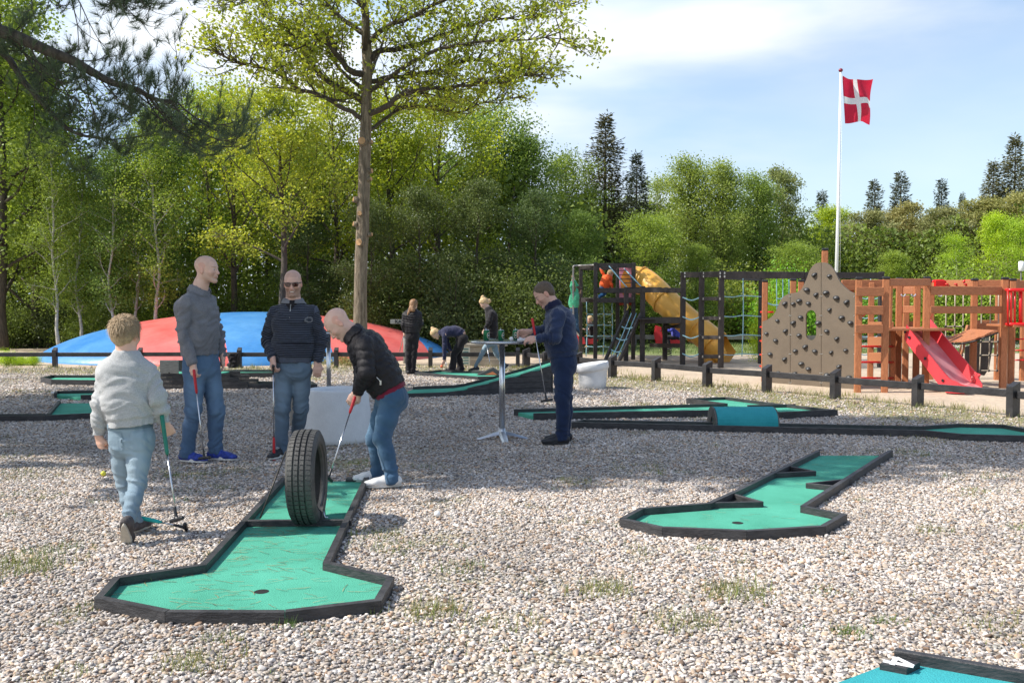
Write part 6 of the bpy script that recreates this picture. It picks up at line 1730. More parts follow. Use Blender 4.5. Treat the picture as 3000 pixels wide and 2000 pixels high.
# grey fireman's pole
D = 24.9
tube('fire_pole', smooth_path([A3(X(1744, DB), DB, Z(776, DB)), A3(X(1700, D), D, Z(778, D)), A3(X(1684, D), D, Z(778.5, D)), A3(X(1679.5, D), D, Z(781, D)), A3(X(1679, D), D, Z(787, D)), A3(X(1679, D), D, Z(850, D)), A3(X(1681, D), D, Z(1045, D))], 4), 0.024, mat('grey_steel_pipe', (0.36, 0.35, 0.34), 0.45, 0.1, metal=0.5), PT, 10)
# --- black monkey frame
c = A3(X(2200, 21.5), 21.5, 0)
MF = root('climbing_structure', c, 'black timber frame with hanging rope nets behind the climbing wall', 'climbing frame')
for px, D, y in ((2054, 21.6, 797), (2112, 21.1, 792), (2228, 22.6, 812), (2353, 20.9, 797), (2579, 21.3, 796)): post(MF, px, D, y, 0.115 if px < 2200 else 0.105)
bm(MF, 2000, 22.15, 2053, 21.6, 805, h=0.13); bm(MF, 2054, 21.55, 2112, 21.05, 805, 803, h=0.13)
bm(MF, 2112, 21.05, 2353, 20.85, 805, 806, h=0.155); bm(MF, 2353, 20.85, 2581, 21.25, 806, 808, h=0.14); bm(MF, 2228, 22.6, 2112, 21.1, 818, 812, h=0.09)
for i, y in enumerate((875, 932, 988, 1044)): bm(MF, 2056, 21.53, 2110, 21.08, y, h=0.085, name='step')
mb_ = MB()
for px, D in ((2004, 22.08), (2049, 21.6), (2059, 21.5), (2107, 21.02), (2120, 20.98)):
    for y in (800, 810, 875, 932, 988, 1044):
        if px in (2004, 2049, 2120) and y > 820: continue
        mb_.box(A3(X(px, D), D - 0.035, Z(y, D)), (0.03, 0.012, 0.05))
mb_.build('brackets', M_BRACK, MF)
for y in (871, 928, 982, 1036): rope(MF, [A3(X(2001, 22), 22.05, Z(y, 22)), A3(X(2025, 21.8), 21.8, Z(y + 6, 21.8) - 0.02), A3(X(2052, 21.6), 21.55, Z(y - 1, 21.6))], 0.016)
net(MF, [2175], [], 21.2, M_ROPEB, 815, 1044, 0.012)
for y in (868, 926, 982, 1038): rope(MF, [A3(X(2114, 21.1), 21.1, Z(y, 21.1)), A3(X(2145, 21.2), 21.2, Z(y + 2, 21.2)), A3(X(2175, 21.2), 21.19, Z(y - 2, 21.2)), A3(X(2228, 22.4), 22.4, Z(y + 1, 22.4))], 0.012)
net(MF, [2273, 2291, 2309], [873, 930, 985], 21.6, M_ROPEB, 818, 1040, 0.012, 0.02, balls=False)
net(MF, [2520, 2548, 2572], [872, 929, 984, 1036], 21.5, M_ROPEB, 815, 1042, 0.012, 0.03, balls=False)
rope(MF, [A3(X(2245, 21.5), 21.5, Z(887, 21.5)), A3(X(2262, 21.5), 21.5, Z(893, 21.5)), A3(X(2280, 21.5), 21.5, Z(894, 21.5))], 0.017)
# --- climbing wall
WL, WR = (2233, 17.3), (2506, 15.85)
def wallpt(zx, zy, off=0.0):
    px = 2200 + zx / 2.851; py = 700 + zy / 2.851; t = (px - WL[0]) / (WR[0] - WL[0]); D = 1 / ((1 - t) / WL[1] + t / WR[1]); p = V(px, py, D)
    return p + WN * off
_a = V(WL[0], 1000, WL[1]); _b = V(WR[0], 1000, WR[1]); WT = nrm((_b - _a) * A3(1, 1, 0)); WN = A3(WT[1], -WT[0], 0)      # WN points to the camera side
if WN[1] > 0: WN = -WN
crv = [(95, 690), (150, 665), (195, 625), (225, 560), (255, 500), (285, 472), (328, 455), (375, 448), (415, 425), (440, 385), (465, 330), (490, 262), (525, 215), (560, 199), (587, 196), (615, 198), (650, 213), (690, 255), (718, 310), (745, 360), (785, 405), (830, 440), (869, 455)]
_c = smooth_path([A3(p[0], p[1], 0) for p in crv], 4); crv = sorted({round(float(p[0]), 1): float(p[1]) for p in _c}.items())
CW = root('climbing_wall', (_a + _b) / 2 * A3(1, 1, 0), 'olive brown climbing wall with curved top, oval window and black holds', 'climbing wall')
hole = [(501 + 44 * math.cos(t), (648 if math.sin(t) > 0 else 790) - 55 * math.sin(t)) for t in np.linspace(0, 2 * PI, 24, endpoint=False)]
def panel(x0, x1, hol=None):
    top = [(x0, float(np.interp(x0, [c[0] for c in crv], [c[1] for c in crv])))] + [c for c in crv if x0 < c[0] < x1] + [(x1, float(np.interp(x1, [c[0] for c in crv], [c[1] for c in crv])))]
    bot = lambda x: 1225 + (x - 95) * 0.040
    import mathutils
    outer = top + [(x1, bot(x1)), (x0, bot(x0))]
    polys = [outer] + ([hol] if hol else [])
    flat = [p for q in polys for p in q]
    tris = mathutils.geometry.tessellate_polygon([[Vector((p[0], -p[1], 0)) for p in q] for q in polys])
    k = len(flat); v = [wallpt(*p, 0.0) for p in flat] + [wallpt(*p, -0.035) for p in flat]
    f = []
    for t in tris:
        a, b, c2 = [flat[i] for i in t]; ar = (b[0] - a[0]) * (c2[1] - a[1]) - (b[1] - a[1]) * (c2[0] - a[0])
        t = t if ar < 0 else t[::-1]
        f.append(tuple(t)); f.append(tuple(i + k for i in t[::-1]))
    s0 = 0
    for q in polys:
        n_ = len(q)
        for i in range(n_): f.append((s0 + i, s0 + (i + 1) % n_, k + s0 + (i + 1) % n_, k + s0 + i))
        s0 += n_
    me = add('panel', v, f, M_WALLP, CW)
    return me
panel(95, 326); panel(330, 585, hole); panel(589, 869)
HOLDS = [(530, 300), (655, 308), (467, 422), (543, 465), (626, 447), (714, 490), (798, 527), (402, 515), (481, 536), (283, 540), (353, 540), (416, 652), (656, 592), (757, 655), (222, 680), (353, 700), (562, 700), (832, 698), (288, 768), (402, 803), (634, 768), (717, 832), (129, 788), (207, 846), (453, 900), (370, 933), (535, 935), (670, 947), (791, 928), (161, 960), (281, 1003), (420, 1040), (481, 1083), (735, 1065), (634, 1135), (822, 1155), (365, 1125), (228, 1115), (545, 1150)]
hv = None
for i, (hx, hy) in enumerate(HOLDS):
    F = Field() if False else None
    p = wallpt(hx, hy, 0.0); s = R.uniform(0.8, 1.15); a0 = R.uniform(0, 6.28)
    if i < 3:
        rows = []
        pr = [(0.0, 0.048), (0.018, 0.044), (0.034, 0.026), (0.040, 0.008), (0.041, 0.0)]
        n_ = 9; hvv = []
        for (r_, q_) in pr:
            for k in range(n_):
                a_ = 2 * PI * k / n_; rr2 = r_ * (1 + 0.22 * math.sin(2 * a_ + i) + 0.12 * math.sin(3 * a_ + 2 * i)); hvv.append((rr2 * math.cos(a_) * 1.2, -q_, rr2 * math.sin(a_) * 0.95 - (0.012 if q_ > 0.03 else 0)))
        hff = [(j * n_ + k, (j + 1) * n_ + k, (j + 1) * n_ + (k + 1) % n_, j * n_ + (k + 1) % n_) for j in range(4) for k in range(n_)]
        hv = hv or []; hv.append(mesh_data('hold', hvv, hff, mat('hold_black', (0.035, 0.036, 0.038), 0.45) if i == 0 else bpy.data.materials['hold_black'], True))
    o = bpy.data.objects.new('hold', hv[i % len(hv)]); COL.objects.link(o); o.parent = CW; o.location = tuple(p - org(CW)); o.scale = (s, s, s)
    o.rotation_euler = (0, 0, math.atan2(WT[1], WT[0])); 
mb_ = MB()
for zx in (100, 322, 335, 580, 594, 864):
    for zy in (480, 640, 800, 960, 1120, 1200):
        yy = float(np.interp(zx, [c[0] for c in crv], [c[1] for c in crv]))
        if zy > yy + 20: mb_.put(*lathe_vf(wallpt(zx, zy, 0.002), [(0.0, 0.006), (0.009, 0.004), (0.011, 0.0)], 8, [(1, 0, 0), (0, 0, 1), (0, -1, 0)]))
mb_.build('bolt_heads', M_BRACK, CW)
# --- orange timber play structure
def Q(zx, zy=None): return (2200 + zx / 2.851, 700 + (zy or 0) / 2.851)
PS = root('play_structure', (X(2650, 16.5), 16.5, 0), 'orange-brown timber play structure with posts, nets, bridge and ladders', 'climbing frame')
def opost(zx, ztop, D, w=0.105, cap=True, zb=-0.05, nm='post'):
    px, py = Q(zx, ztop); x = X(px, D); zt = Z(py, D)
    add(nm, *box_vf(A3(x, D, (zt + zb) / 2), (w, w, zt - zb), -0.25 if w > 0.09 else 0, 0.010), M_ORW, PS)
    if cap: add('post_cap', *box_vf(A3(x, D, zt + 0.022), (w + 0.012, w + 0.012, 0.045), -0.25, 0.014), M_CAP, PS)
    return A3(x, D, zt)
for a in ((113, 360, 17.5), (348, 350, 17.1), (413, 358, 17.9), (608, 98, 16.5), (895, 340, 15.3), (1120, 336, 15.3), (1232, 342, 16.9), (1462, 335, 15.9), (1500, 362, 17.9), (1858, 350, 16.9), (2110, 340, 16.1), (2176, 350, 17.0), (2275, 365, 17.6)): opost(*a)
for a in ((1000, 365, 18.0), (1292, 470, 17.4), (1382, 385, 16.6), (2062, 450, 17.8)): opost(*a, cap=False)
opost(1182, 740, 16.3, 0.09, False); opost(1162, 385, 15.7, 0.05, False, zb=Z(700 + 745 / 2.851, 15.7)); opost(1445, 385, 15.95, 0.05, False, zb=Z(700 + 745 / 2.851, 15.95))
def obm(x0, D0, x1, D1, y0, y1=None, h=0.13, w=0.045, m=None, nm='plank'):
    y1 = y0 if y1 is None else y1; (p0, q0), (p1, q1) = Q(x0, y0), Q(x1, y1)
    return beam(nm, A3(X(p0, D0), D0, Z(q0, D0)), A3(X(p1, D1), D1, Z(q1, D1)), w, h, m or M_ORP, PS, 0.008)
for y in (440, 595, 750): obm(868, 15.22, 1100, 15.22, y, h=0.145)
obm(750, 18.0, 1098, 18.0, 385, h=0.20); obm(750, 18.05, 860, 18.05, 425, h=0.12)
obm(1145, 15.35, 1480, 15.85, 362, 362, h=0.125)
obm(1208, 16.95, 1370, 16.7, 432, h=0.13); obm(1208, 16.95, 1370, 16.7, 588, h=0.13); obm(1180, 16.95, 1440, 16.7, 388, h=0.12); obm(1265, 17.4, 1370, 17.4, 712, h=0.11)
obm(1490, 15.85, 2085, 16.05, 432, h=0.15); obm(1490, 15.85, 2085, 16.05, 591, h=0.125)
obm(1495, 17.9, 1870, 17.0, 388, h=0.20); obm(1875, 17.0, 2100, 16.9, 382, h=0.17); obm(2120, 17.0, 2230, 17.1, 380, h=0.20); obm(2205, 17.4, 2400, 17.5, 385, h=0.17)
obm(1870, 17.0, 2100, 16.9, 742, h=0.17); obm(1890, 17.7, 2055, 17.7, 695, h=0.08)
obm(990, 18.0, 1180, 16.4, 855, h=0.17); obm(990, 18.0, 1180, 16.4, 985, h=0.17); obm(990, 18.0, 1180, 16.4, 715, h=0.10)
# sloping legs of the net
obm(1725, 17.2, 1815, 17.3, 1065, 720, h=0.05, w=0.08, nm='brace'); 
for y in (897, 1028, 1160): tube('rung', [A3(X(Q(925)[0], 15.6), 15.6, Z(Q(0, y)[1], 15.6)), A3(X(Q(1205)[0], 16.3), 16.3, Z(Q(0, y)[1], 16.3))], 0.017, M_REDM, PS, 8)
for y in (610, 735, 850, 965, 1060): tube('rung', [A3(X(Q(78)[0], 18.2), 18.2, Z(Q(0, y)[1], 18.2)), A3(X(Q(185 if y < 700 else 120)[0], 18.0), 18.0, Z(Q(0, y)[1], 18.2))], 0.018, M_REDM, PS, 8)
tube('grab_hoop', smooth_path([A3(X(Q(915)[0], 16.2), 16.2, Z(Q(0, 560)[1], 16.2)), A3(X(Q(948)[0], 16.2), 16.2, Z(Q(0, 575)[1], 16.2)), A3(X(Q(955)[0], 16.2), 16.2, Z(Q(0, 620)[1], 16.2)), A3(X(Q(925)[0], 16.2), 16.2, Z(Q(0, 650)[1], 16.2))], 4), 0.014, M_REDM, PS, 8)
# deck of the tower
for k in range(5): box('deck_board', A3(X(Q(1330)[0], 16.0), 15.75 + 0.24 * k, Z(Q(0, 745)[1], 16.2) - 0.01), (1.15, 0.22, 0.04), M_ORP, PS)
# nets
D = 17.2
net(PS, [Q(1622)[0], Q(1697)[0], Q(1766)[0]], [Q(0, y)[1] for y in (730, 970, 1085)], D, M_ROPET, Q(0, 450)[1], Q(0, 1100)[1], 0.011, 0.0)
net(PS, [Q(1918)[0], Q(1992)[0], Q(2060)[0]], [Q(0, y)[1] for y in (612, 858, 970, 1098)], D, M_ROPET, Q(0, 450)[1], Q(0, 1110)[1], 0.011, 0.0)
# suspension bridge
pts = [(1560, 838, 17.0), (1620, 852, 16.7), (1690, 862, 16.5), (1770, 858, 16.3), (1850, 842, 16.15), (1930, 816, 16.05), (2000, 790, 16.0), (2062, 768, 16.0)]
P_ = [V(*Q(a, b), c) for a, b, c in pts]; sp2 = smooth_path(P_, 3)
for i in range(0, len(sp2) - 1):
    a, b = sp2[i], sp2[i + 1]; m_ = (a + b) / 2; d = nrm(b - a); L = np.linalg.norm(b - a) * 0.90
    add('bridge_plank', *box_vf(m_ + A3(0.0, 0.45, 0.0), (L, 0.92, 0.035), 0, 0.006, ax=np.array([d, [-0.0, 1, 0], np.cross(d, [0, 1, 0])])), M_ORP, PS)
for dy in (0.0, 0.9): rope(PS, [p + A3(0, dy, -0.03) for p in sp2], 0.016, M_CAP, 'bridge_cable', 1)
# black rubber tunnel behind the net
tn = [V(*Q(1790, 900), 18.3), V(*Q(2030, 830), 18.3), V(*Q(1990, 1080), 18.3), V(*Q(1950, 1140), 18.3), V(*Q(1790, 1120), 18.3)]
add('rubber_sheet', [tuple(p) for p in tn] + [tuple(p + A3(0, 0.03, 0)) for p in tn], [(4, 3, 2, 1, 0), (5, 6, 7, 8, 9)] + [(i, (i + 1) % 5, 5 + (i + 1) % 5, 5 + i) for i in range(5)], M_BLKW, PS)
# red grips on top, red balcony
for x0, x1, D in ((1522, 1612, 17.6), (1778, 1838, 17.2)):
    y0, y1 = 350, 405
    tube('red_handle', smooth_path([V(*Q(x0, y0 + 12), D), V(*Q(x0 + 6, y0), D), V(*Q(x1 - 8, y0 - 2), D), V(*Q(x1, y0 + 8), D), V(*Q(x1 - 3, y1), D)], 3), 0.022, M_REDM, PS, 8)
box('red_block', V(*Q(1580, 385), 17.5), (0.20, 0.08, 0.17), M_REDM, PS)
for x0 in (1625, 1700, 1780): tube('red_hook', [V(*Q(x0, 378), 17.0), V(*Q(x0 + 18, 376), 17.0), V(*Q(x0 + 20, 405), 17.0)], 0.018, M_REDM, PS, 6)
RB = root('red_balcony', V(*Q(2300, 740), 16.3) * A3(1, 1, 0), 'bright red tube railing balcony at the right edge of the orange structure', 'balcony')
ring = lambda y, D=15.9: [V(*Q(2150, y), D + 0.9), V(*Q(2136, y), D + 0.45), V(*Q(2142, y), D), V(*Q(2200, y), D - 0.12), V(*Q(2420, y), D - 0.10), V(*Q(2480, y), D + 0.4)]
for y in (426, 712): tube('rail', smooth_path(ring(y), 3), 0.030, M_REDM, RB, 10)
for x0 in (2146, 2172, 2205, 2252, 2310, 2360, 2405): 
    D = 15.8; tube('baluster', [V(*Q(x0, 430), D), V(*Q(x0, 710), D)], 0.016 if x0 != 2252 else 0.032, M_REDM, RB, 8)
box('floor', V(*Q(2330, 722), 16.2), (1.05, 0.9, 0.04), M_ORP, RB)
for x0 in (2210, 2245, 2275): 
    tube('rung', [A3(X(Q(2205)[0], 17.2), 17.2, Z(Q(0, 835 + (x0 - 2210) * 2.7)[1], 17.2)), A3(X(Q(2420)[0], 17.2), 17.2, Z(Q(0, 835 + (x0 - 2210) * 2.7)[1], 17.2))], 0.015, M_REDM, PS, 6)
# white hooks
for x0, x1 in ((1273, 462), (1358, 462), (1582, 462)):
    tube('climbing_ring', smooth_path([V(*Q(x0 - 18, x1), 16.4), V(*Q(x0 - 8, x1 + 16), 16.4), V(*Q(x0 + 10, x1 + 14), 16.4), V(*Q(x0 + 18, x1 - 2), 16.4)], 3), 0.012, mat('pale_ring', (0.42, 0.42, 0.50), 0.4), PS, 6)
# --- red slide
def slide():
    T = [(1290, 735, 16.15), (1440, 735, 15.85)]      # left and right edges at the top
    Lp = [(1240, 700, 15.75), (1290, 775, 15.6), (1600, 1150, 15.05), (1700, 1215, 14.9), (1790, 1248, 14.85)]
    Rp = [(1440, 735, 16.3), (1500, 790, 16.2), (1800, 1140, 15.6), (1865, 1185, 15.45), (1935, 1222, 15.3)]
    Lb = [V(*Q(a, b), c) for a, b, c in ((1292, 735, 15.75), (1330, 790, 15.65), (1612, 1148, 15.1), (1700, 1212, 14.95), (1810, 1252, 14.85))]
    Rb = [V(*Q(a, b), c) for a, b, c in ((1440, 728, 16.35), (1480, 778, 16.25), (1790, 1150, 15.65), (1850, 1198, 15.5), (1925, 1238, 15.35))]
    k = 6; Lb = smooth_path(Lb, k); Rb = smooth_path(Rb, k); n = len(Lb)
    o = root('slide', (Lb[n // 2][0], Lb[n // 2][1], 0), 'red plastic slide with pale worn chute in front of the orange structure', 'slide')
    # chute, slightly dished, with the sun's glare put into its pale colour
    m, t, b, out = new_mat('slide_chute_glare'); N = t.nodes; L = t.links
    b.inputs['Base Color'].default_value = (0.66, 0.22, 0.24, 1); b.inputs['Roughness'].default_value = 0.27; b.inputs['Specular IOR Level'].default_value = 0.6
    tc = N.new('ShaderNodeTexCoord'); no = N.new('ShaderNodeTexNoise'); no.inputs['Scale'].default_value = 2.5; L.new(tc.outputs['Object'], no.inputs['Vector'])
    cr = N.new('ShaderNodeValToRGB'); cr.color_ramp.elements[0].position = 0.35; cr.color_ramp.elements[0].color = (0.60, 0.14, 0.16, 1); cr.color_ramp.elements[1].position = 0.65; cr.color_ramp.elements[1].color = (0.66, 0.30, 0.31, 1)
    L.new(no.outputs['Fac'], cr.inputs['Fac']); L.new(cr.outputs['Color'], b.inputs['Base Color'])
    v = []; f = []
    for i in range(n):
        for q in range(5):
            w = q / 4; p = Lb[i] * (1 - w) + Rb[i] * w; v.append(p - A3(0, 0, 0.035 * math.sin(PI * w)))
    for i in range(n - 1):
        for q in range(4): a = i * 5 + q; f.append((a, a + 5, a + 6, a + 1))
    add('chute', v, f, m, o, smooth=True)
    for B, sg, nm in ((Lb, -1, 'side'), (Rb, 1, 'side')):
        v = []; f = []
        for i in range(n):
            w = i / (n - 1); p = B[i]; h = 0.20 if 0.06 < w < 0.8 else (0.20 + 0.10 * max(0, (0.06 - w) / 0.06) if w <= 0.06 else 0.20 - 0.14 * (w - 0.8) / 0.2); lo = 0.20 if w < 0.8 else 0.20 - 0.14 * (w - 0.8) / 0.2
            lo = min(lo, p[2] - 0.02)
            if sg < 0: h = min(h, 0.06)
            s = nrm(A3(*(Rb[i] - Lb[i])[:2], 0)) * sg
            nvec = A3(-0.25, 0, 1) * 0.9 if w < 0.75 else A3(0, 0, 1)
            for off in (0.0, 0.045): v += [p + s * off - A3(0, 0, lo), p + s * off + A3(0.10 * (h / 0.2) * (1 if w < 0.8 else 0.3), 0, h * 0.72)]
        for i in range(n - 1):
            a = 4 * i; b_ = a + 4; f += [(a, b_, b_ + 1, a + 1), (a + 2, a + 3, b_ + 3, b_ + 2), (a + 1, b_ + 1, b_ + 3, a + 3), (a, a + 2, b_ + 2, b_)]
        f += [(0, 1, 3, 2), (4 * n - 4, 4 * n - 2, 4 * n - 1, 4 * n - 3)]
        add(nm, v, f, M_REDP, o)
    mb_ = MB()
    for i in range(3, n - 3, 3):
        p = Lb[i]; s = nrm(A3(*(Rb[i] - Lb[i])[:2], 0)) * -1; mb_.box(p + s * 0.048 - A3(0, 0, 0.06), (0.035, 0.012, 0.045), math.atan2(-s[0], s[1]))
    mb_.build('bolt_recesses', M_CAP, o)
    tube('foot', [A3(Lb[-5][0] + 0.1, Lb[-5][1] + 0.15, 0), A3(Lb[-5][0] + 0.1, Lb[-5][1] + 0.15, Lb[-5][2])], 0.03, M_CHROME, o)
slide()
# ------------------------------------------------------------ trees
def leaf_mat(name, c1, c2, trans=0.35, rough=0.5):
    m, t, b, out = new_mat(name); N = t.nodes; L = t.links
    at = N.new('ShaderNodeAttribute'); at.attribute_name = 'tint'; oi = N.new('ShaderNodeObjectInfo')
    mx = N.new('ShaderNodeMix'); mx.data_type = 'RGBA'; mx.inputs['A'].default_value = rgb(c1); mx.inputs['B'].default_value = rgb(c2); L.new(at.outputs['Fac'], mx.inputs['Factor'])
    mm = N.new('ShaderNodeMix'); mm.data_type = 'RGBA'; mm.blend_type = 'MULTIPLY'; mm.inputs['Factor'].default_value = 1; L.new(mx.outputs['Result'], mm.inputs['A']); L.new(oi.outputs['Color'], mm.inputs['B'])
    L.new(mm.outputs['Result'], b.inputs['Base Color']); b.inputs['Roughness'].default_value = rough; b.inputs['Specular IOR Level'].default_value = 0.35
    if trans:
        tr = N.new('ShaderNodeBsdfTranslucent'); hs = N.new('ShaderNodeHueSaturation'); hs.inputs['Saturation'].default_value = 1.1; hs.inputs['Value'].default_value = 1.5; hs.inputs['Hue'].default_value = 0.49
        L.new(mm.outputs['Result'], hs.inputs['Color']); L.new(hs.outputs[0], tr.inputs['Color'])
        ms = N.new('ShaderNodeMixShader'); ms.inputs[0].default_value = trans; L.new(b.outputs[0], ms.inputs[1]); L.new(tr.outputs[0], ms.inputs[2]); L.new(ms.outputs[0], out.inputs['Surface'])
    return m
M_LEAF_OAK = leaf_mat('oak_leaf', (0.21, 0.29, 0.035), (0.45, 0.48, 0.08), 0.45)
M_LEAF_BR = leaf_mat('beech_leaf', (0.125, 0.185, 0.036), (0.32, 0.40, 0.095), 0.42)
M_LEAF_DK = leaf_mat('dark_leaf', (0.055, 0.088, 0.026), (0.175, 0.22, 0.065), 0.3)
M_NDL = leaf_mat('conifer_needles', (0.040, 0.055, 0.026), (0.11, 0.115, 0.055), 0.15, 0.6)
M_NDLB = leaf_mat('pine_needles', (0.16, 0.19, 0.065), (0.36, 0.35, 0.15), 0.3, 0.6)
M_BARK = mat('grey_brown_bark', (0.11, 0.082, 0.055), 0.9, 0.3, 9, 1.0, 26, col2=(0.31, 0.25, 0.18), stretch=(2.2, 2.2, 0.35), fine=0.25, dist=0.03)
M_BARK_D = mat('dark_bark', (0.045, 0.036, 0.028), 0.9, 0.3, 12, 0.8, 30, col2=(0.12, 0.098, 0.075), stretch=(2, 2, 0.4), dist=0.02)
M_BIRCH = mat('birch_bark', (0.30, 0.28, 0.24), 0.8, 0.3, 10, 0.4, 30, col2=(0.62, 0.59, 0.53), stretch=(0.5, 0.5, 3.0))
M_CUT = mat('fresh_cut_wood', (0.50, 0.29, 0.14), 0.8, 0.15, 30, 0.3, 60)
def leaves(P, size, seed, up=0.35, aspect=0.75, dirs=None, jit=0.35):
    "one kite-shaped leaf spray per point"
    rr = np.random.RandomState(seed); n = len(P)
    d = rr.normal(size=(n, 3)) if dirs is None else dirs + rr.normal(size=(n, 3)) * jit
    d /= np.linalg.norm(d, axis=1, keepdims=True)
    nn = rr.normal(size=(n, 3)); nn[:, 2] += up * 3; s = np.cross(d, nn); s /= np.linalg.norm(s, axis=1, keepdims=True) + 1e-9
    L = (size * rr.uniform(0.6, 1.3, n))[:, None]; nrm_ = np.cross(s, d)
    a = P; b = P + d * L * 0.5 + s * L * aspect * 0.5 + nrm_ * L * 0.08; c = P + d * L; e = P + d * L * 0.5 - s * L * aspect * 0.5 + nrm_ * L * 0.08
    return np.stack([a, b, c, e], 1).reshape(-1, 3), np.arange(4 * n).reshape(-1, 4)
def tree_parts(seed, H, rt, cb, width, n1=20, nl=9000, ls=0.12, shape='round', up=(15, 50), wob=0.15, sec=5, cl=0.28, flat=1.0, leafmin=0.35, nseg=5, droop=0.0, keep=1.0):
    rr = random.Random(seed); nr_ = np.random.RandomState(seed)
    mb = MB(); tp = []
    x = y = 0.0
    for i in range(9):
        t = i / 8; tp.append(A3(x, y, H * 0.97 * t)); x += rr.uniform(-wob, wob) * H * 0.05; y += rr.uniform(-wob, wob) * H * 0.05
    tr = [rt * (1 - 0.85 * (i / 8)) * (1.25 if i == 0 else 1) for i in range(9)]
    mb.tube(smooth_path(tp, 2), list(np.interp(np.linspace(0, 8, 17), range(9), tr)), 8)
    def at(t): i = min(7, int(t * 8)); f_ = t * 8 - i; return tp[i] * (1 - f_) + tp[i + 1] * f_
    cen = []; dirs = []
    for i in range(n1):
        t = cb + (0.98 - cb) * ((i + rr.random()) / n1) ** 0.9; u = (t - cb) / (1 - cb)
        if shape == 'round': rad = math.sin(PI * min(0.97, 0.16 + 0.80 * u)) ** 0.6
        elif shape == 'top': rad = (0.55 + 0.6 * u) * math.sqrt(max(0.02, 1 - u ** 3))
        elif shape == 'cone': rad = 1.02 - u
        else: rad = math.sqrt(max(0.03, 1 - u * u)) * 0.95
        az = i * 2.39996 + rr.uniform(-0.4, 0.4); el = math.radians(rr.uniform(*up)) + u * 0.35
        L = width * rad * rr.uniform(0.72, 1.1); p = at(t); pts = [p]; d = A3(math.cos(az) * math.cos(el), math.sin(az) * math.cos(el), math.sin(el))
        for q in range(nseg):
            d = nrm(d + A3(rr.uniform(-.28, .28), rr.uniform(-.28, .28), rr.uniform(-.12, .22) - droop * q / nseg)); pts.append(pts[-1] + d * L / nseg)
        r0 = rt * (1 - 0.85 * t) * 0.42 + 0.008; mb.tube(pts, [r0 * (1 - 0.8 * q / nseg) for q in range(nseg + 1)], 5, False)
        for q in range(sec):
            w = rr.uniform(0.25, 0.97); k = min(nseg - 1, int(w * nseg)); p2 = pts[k] + (pts[k + 1] - pts[k]) * (w * nseg - k)
            d2 = nrm(d * 0.5 + A3(rr.uniform(-1, 1), rr.uniform(-1, 1), rr.uniform(-0.3, 0.8) - droop * 1.5)); L2 = L * rr.uniform(0.22, 0.42)
            e1 = p2 + d2 * L2 * 0.5; e2 = e1 + nrm(d2 + A3(rr.uniform(-.4, .4), rr.uniform(-.4, .4), rr.uniform(-.1, .4) - droop)) * L2 * 0.5
            mb.tube([p2, e1, e2], [r0 * 0.35, r0 * 0.22, r0 * 0.1], 4, False)
            for s_ in (0.45, 0.7, 0.9, 1.0):
                cen.append(p2 + (e2 - p2) * s_ + A3(rr.uniform(-.12, .12), rr.uniform(-.12, .12), rr.uniform(-.1, .1))); dirs.append(d2)
        for s_ in (0.5, 0.65, 0.8, 0.92, 1.0):
            if s_ > leafmin: cen.append(pts[min(nseg, int(s_ * nseg))] + A3(rr.uniform(-.1, .1), rr.uniform(-.1, .1), rr.uniform(-.1, .1))); dirs.append(d)
    cen = np.array(cen); dirs = np.array(dirs)
    if keep < 1: k_ = nr_.rand(len(cen)) < keep; cen, dirs = cen[k_], dirs[k_]
    bri = nr_.rand(len(cen)); k = nr_.randint(0, len(cen), nl)
    P = cen[k] + nr_.normal(size=(nl, 3)) * cl * np.array([1, 1, 0.75 * flat])
    dd = dirs[k] * 0.6 + A3(0, 0, 0.1 - droop * 1.6); v, f = leaves(P, ls, seed, dirs=dd, jit=0.8)
    tint = np.clip(bri[k] * 0.6 + nr_.rand(nl) * 0.5 - 0.05, 0, 1)
    return (np.concatenate(mb.v), mb.f), (v, f, np.repeat(tint, 4))
def make_tree(name, label, cat, parts, bark, leafm, group=None):
    o = root(name, (0, 0, 0), label, cat, group)
    (tv, tf), (lv, lf, ti) = parts
    add('trunk', tv, tf, bark, o, smooth=True)
    add('crown', lv, lf, leafm, o, attrs={'tint': ti})
    return o
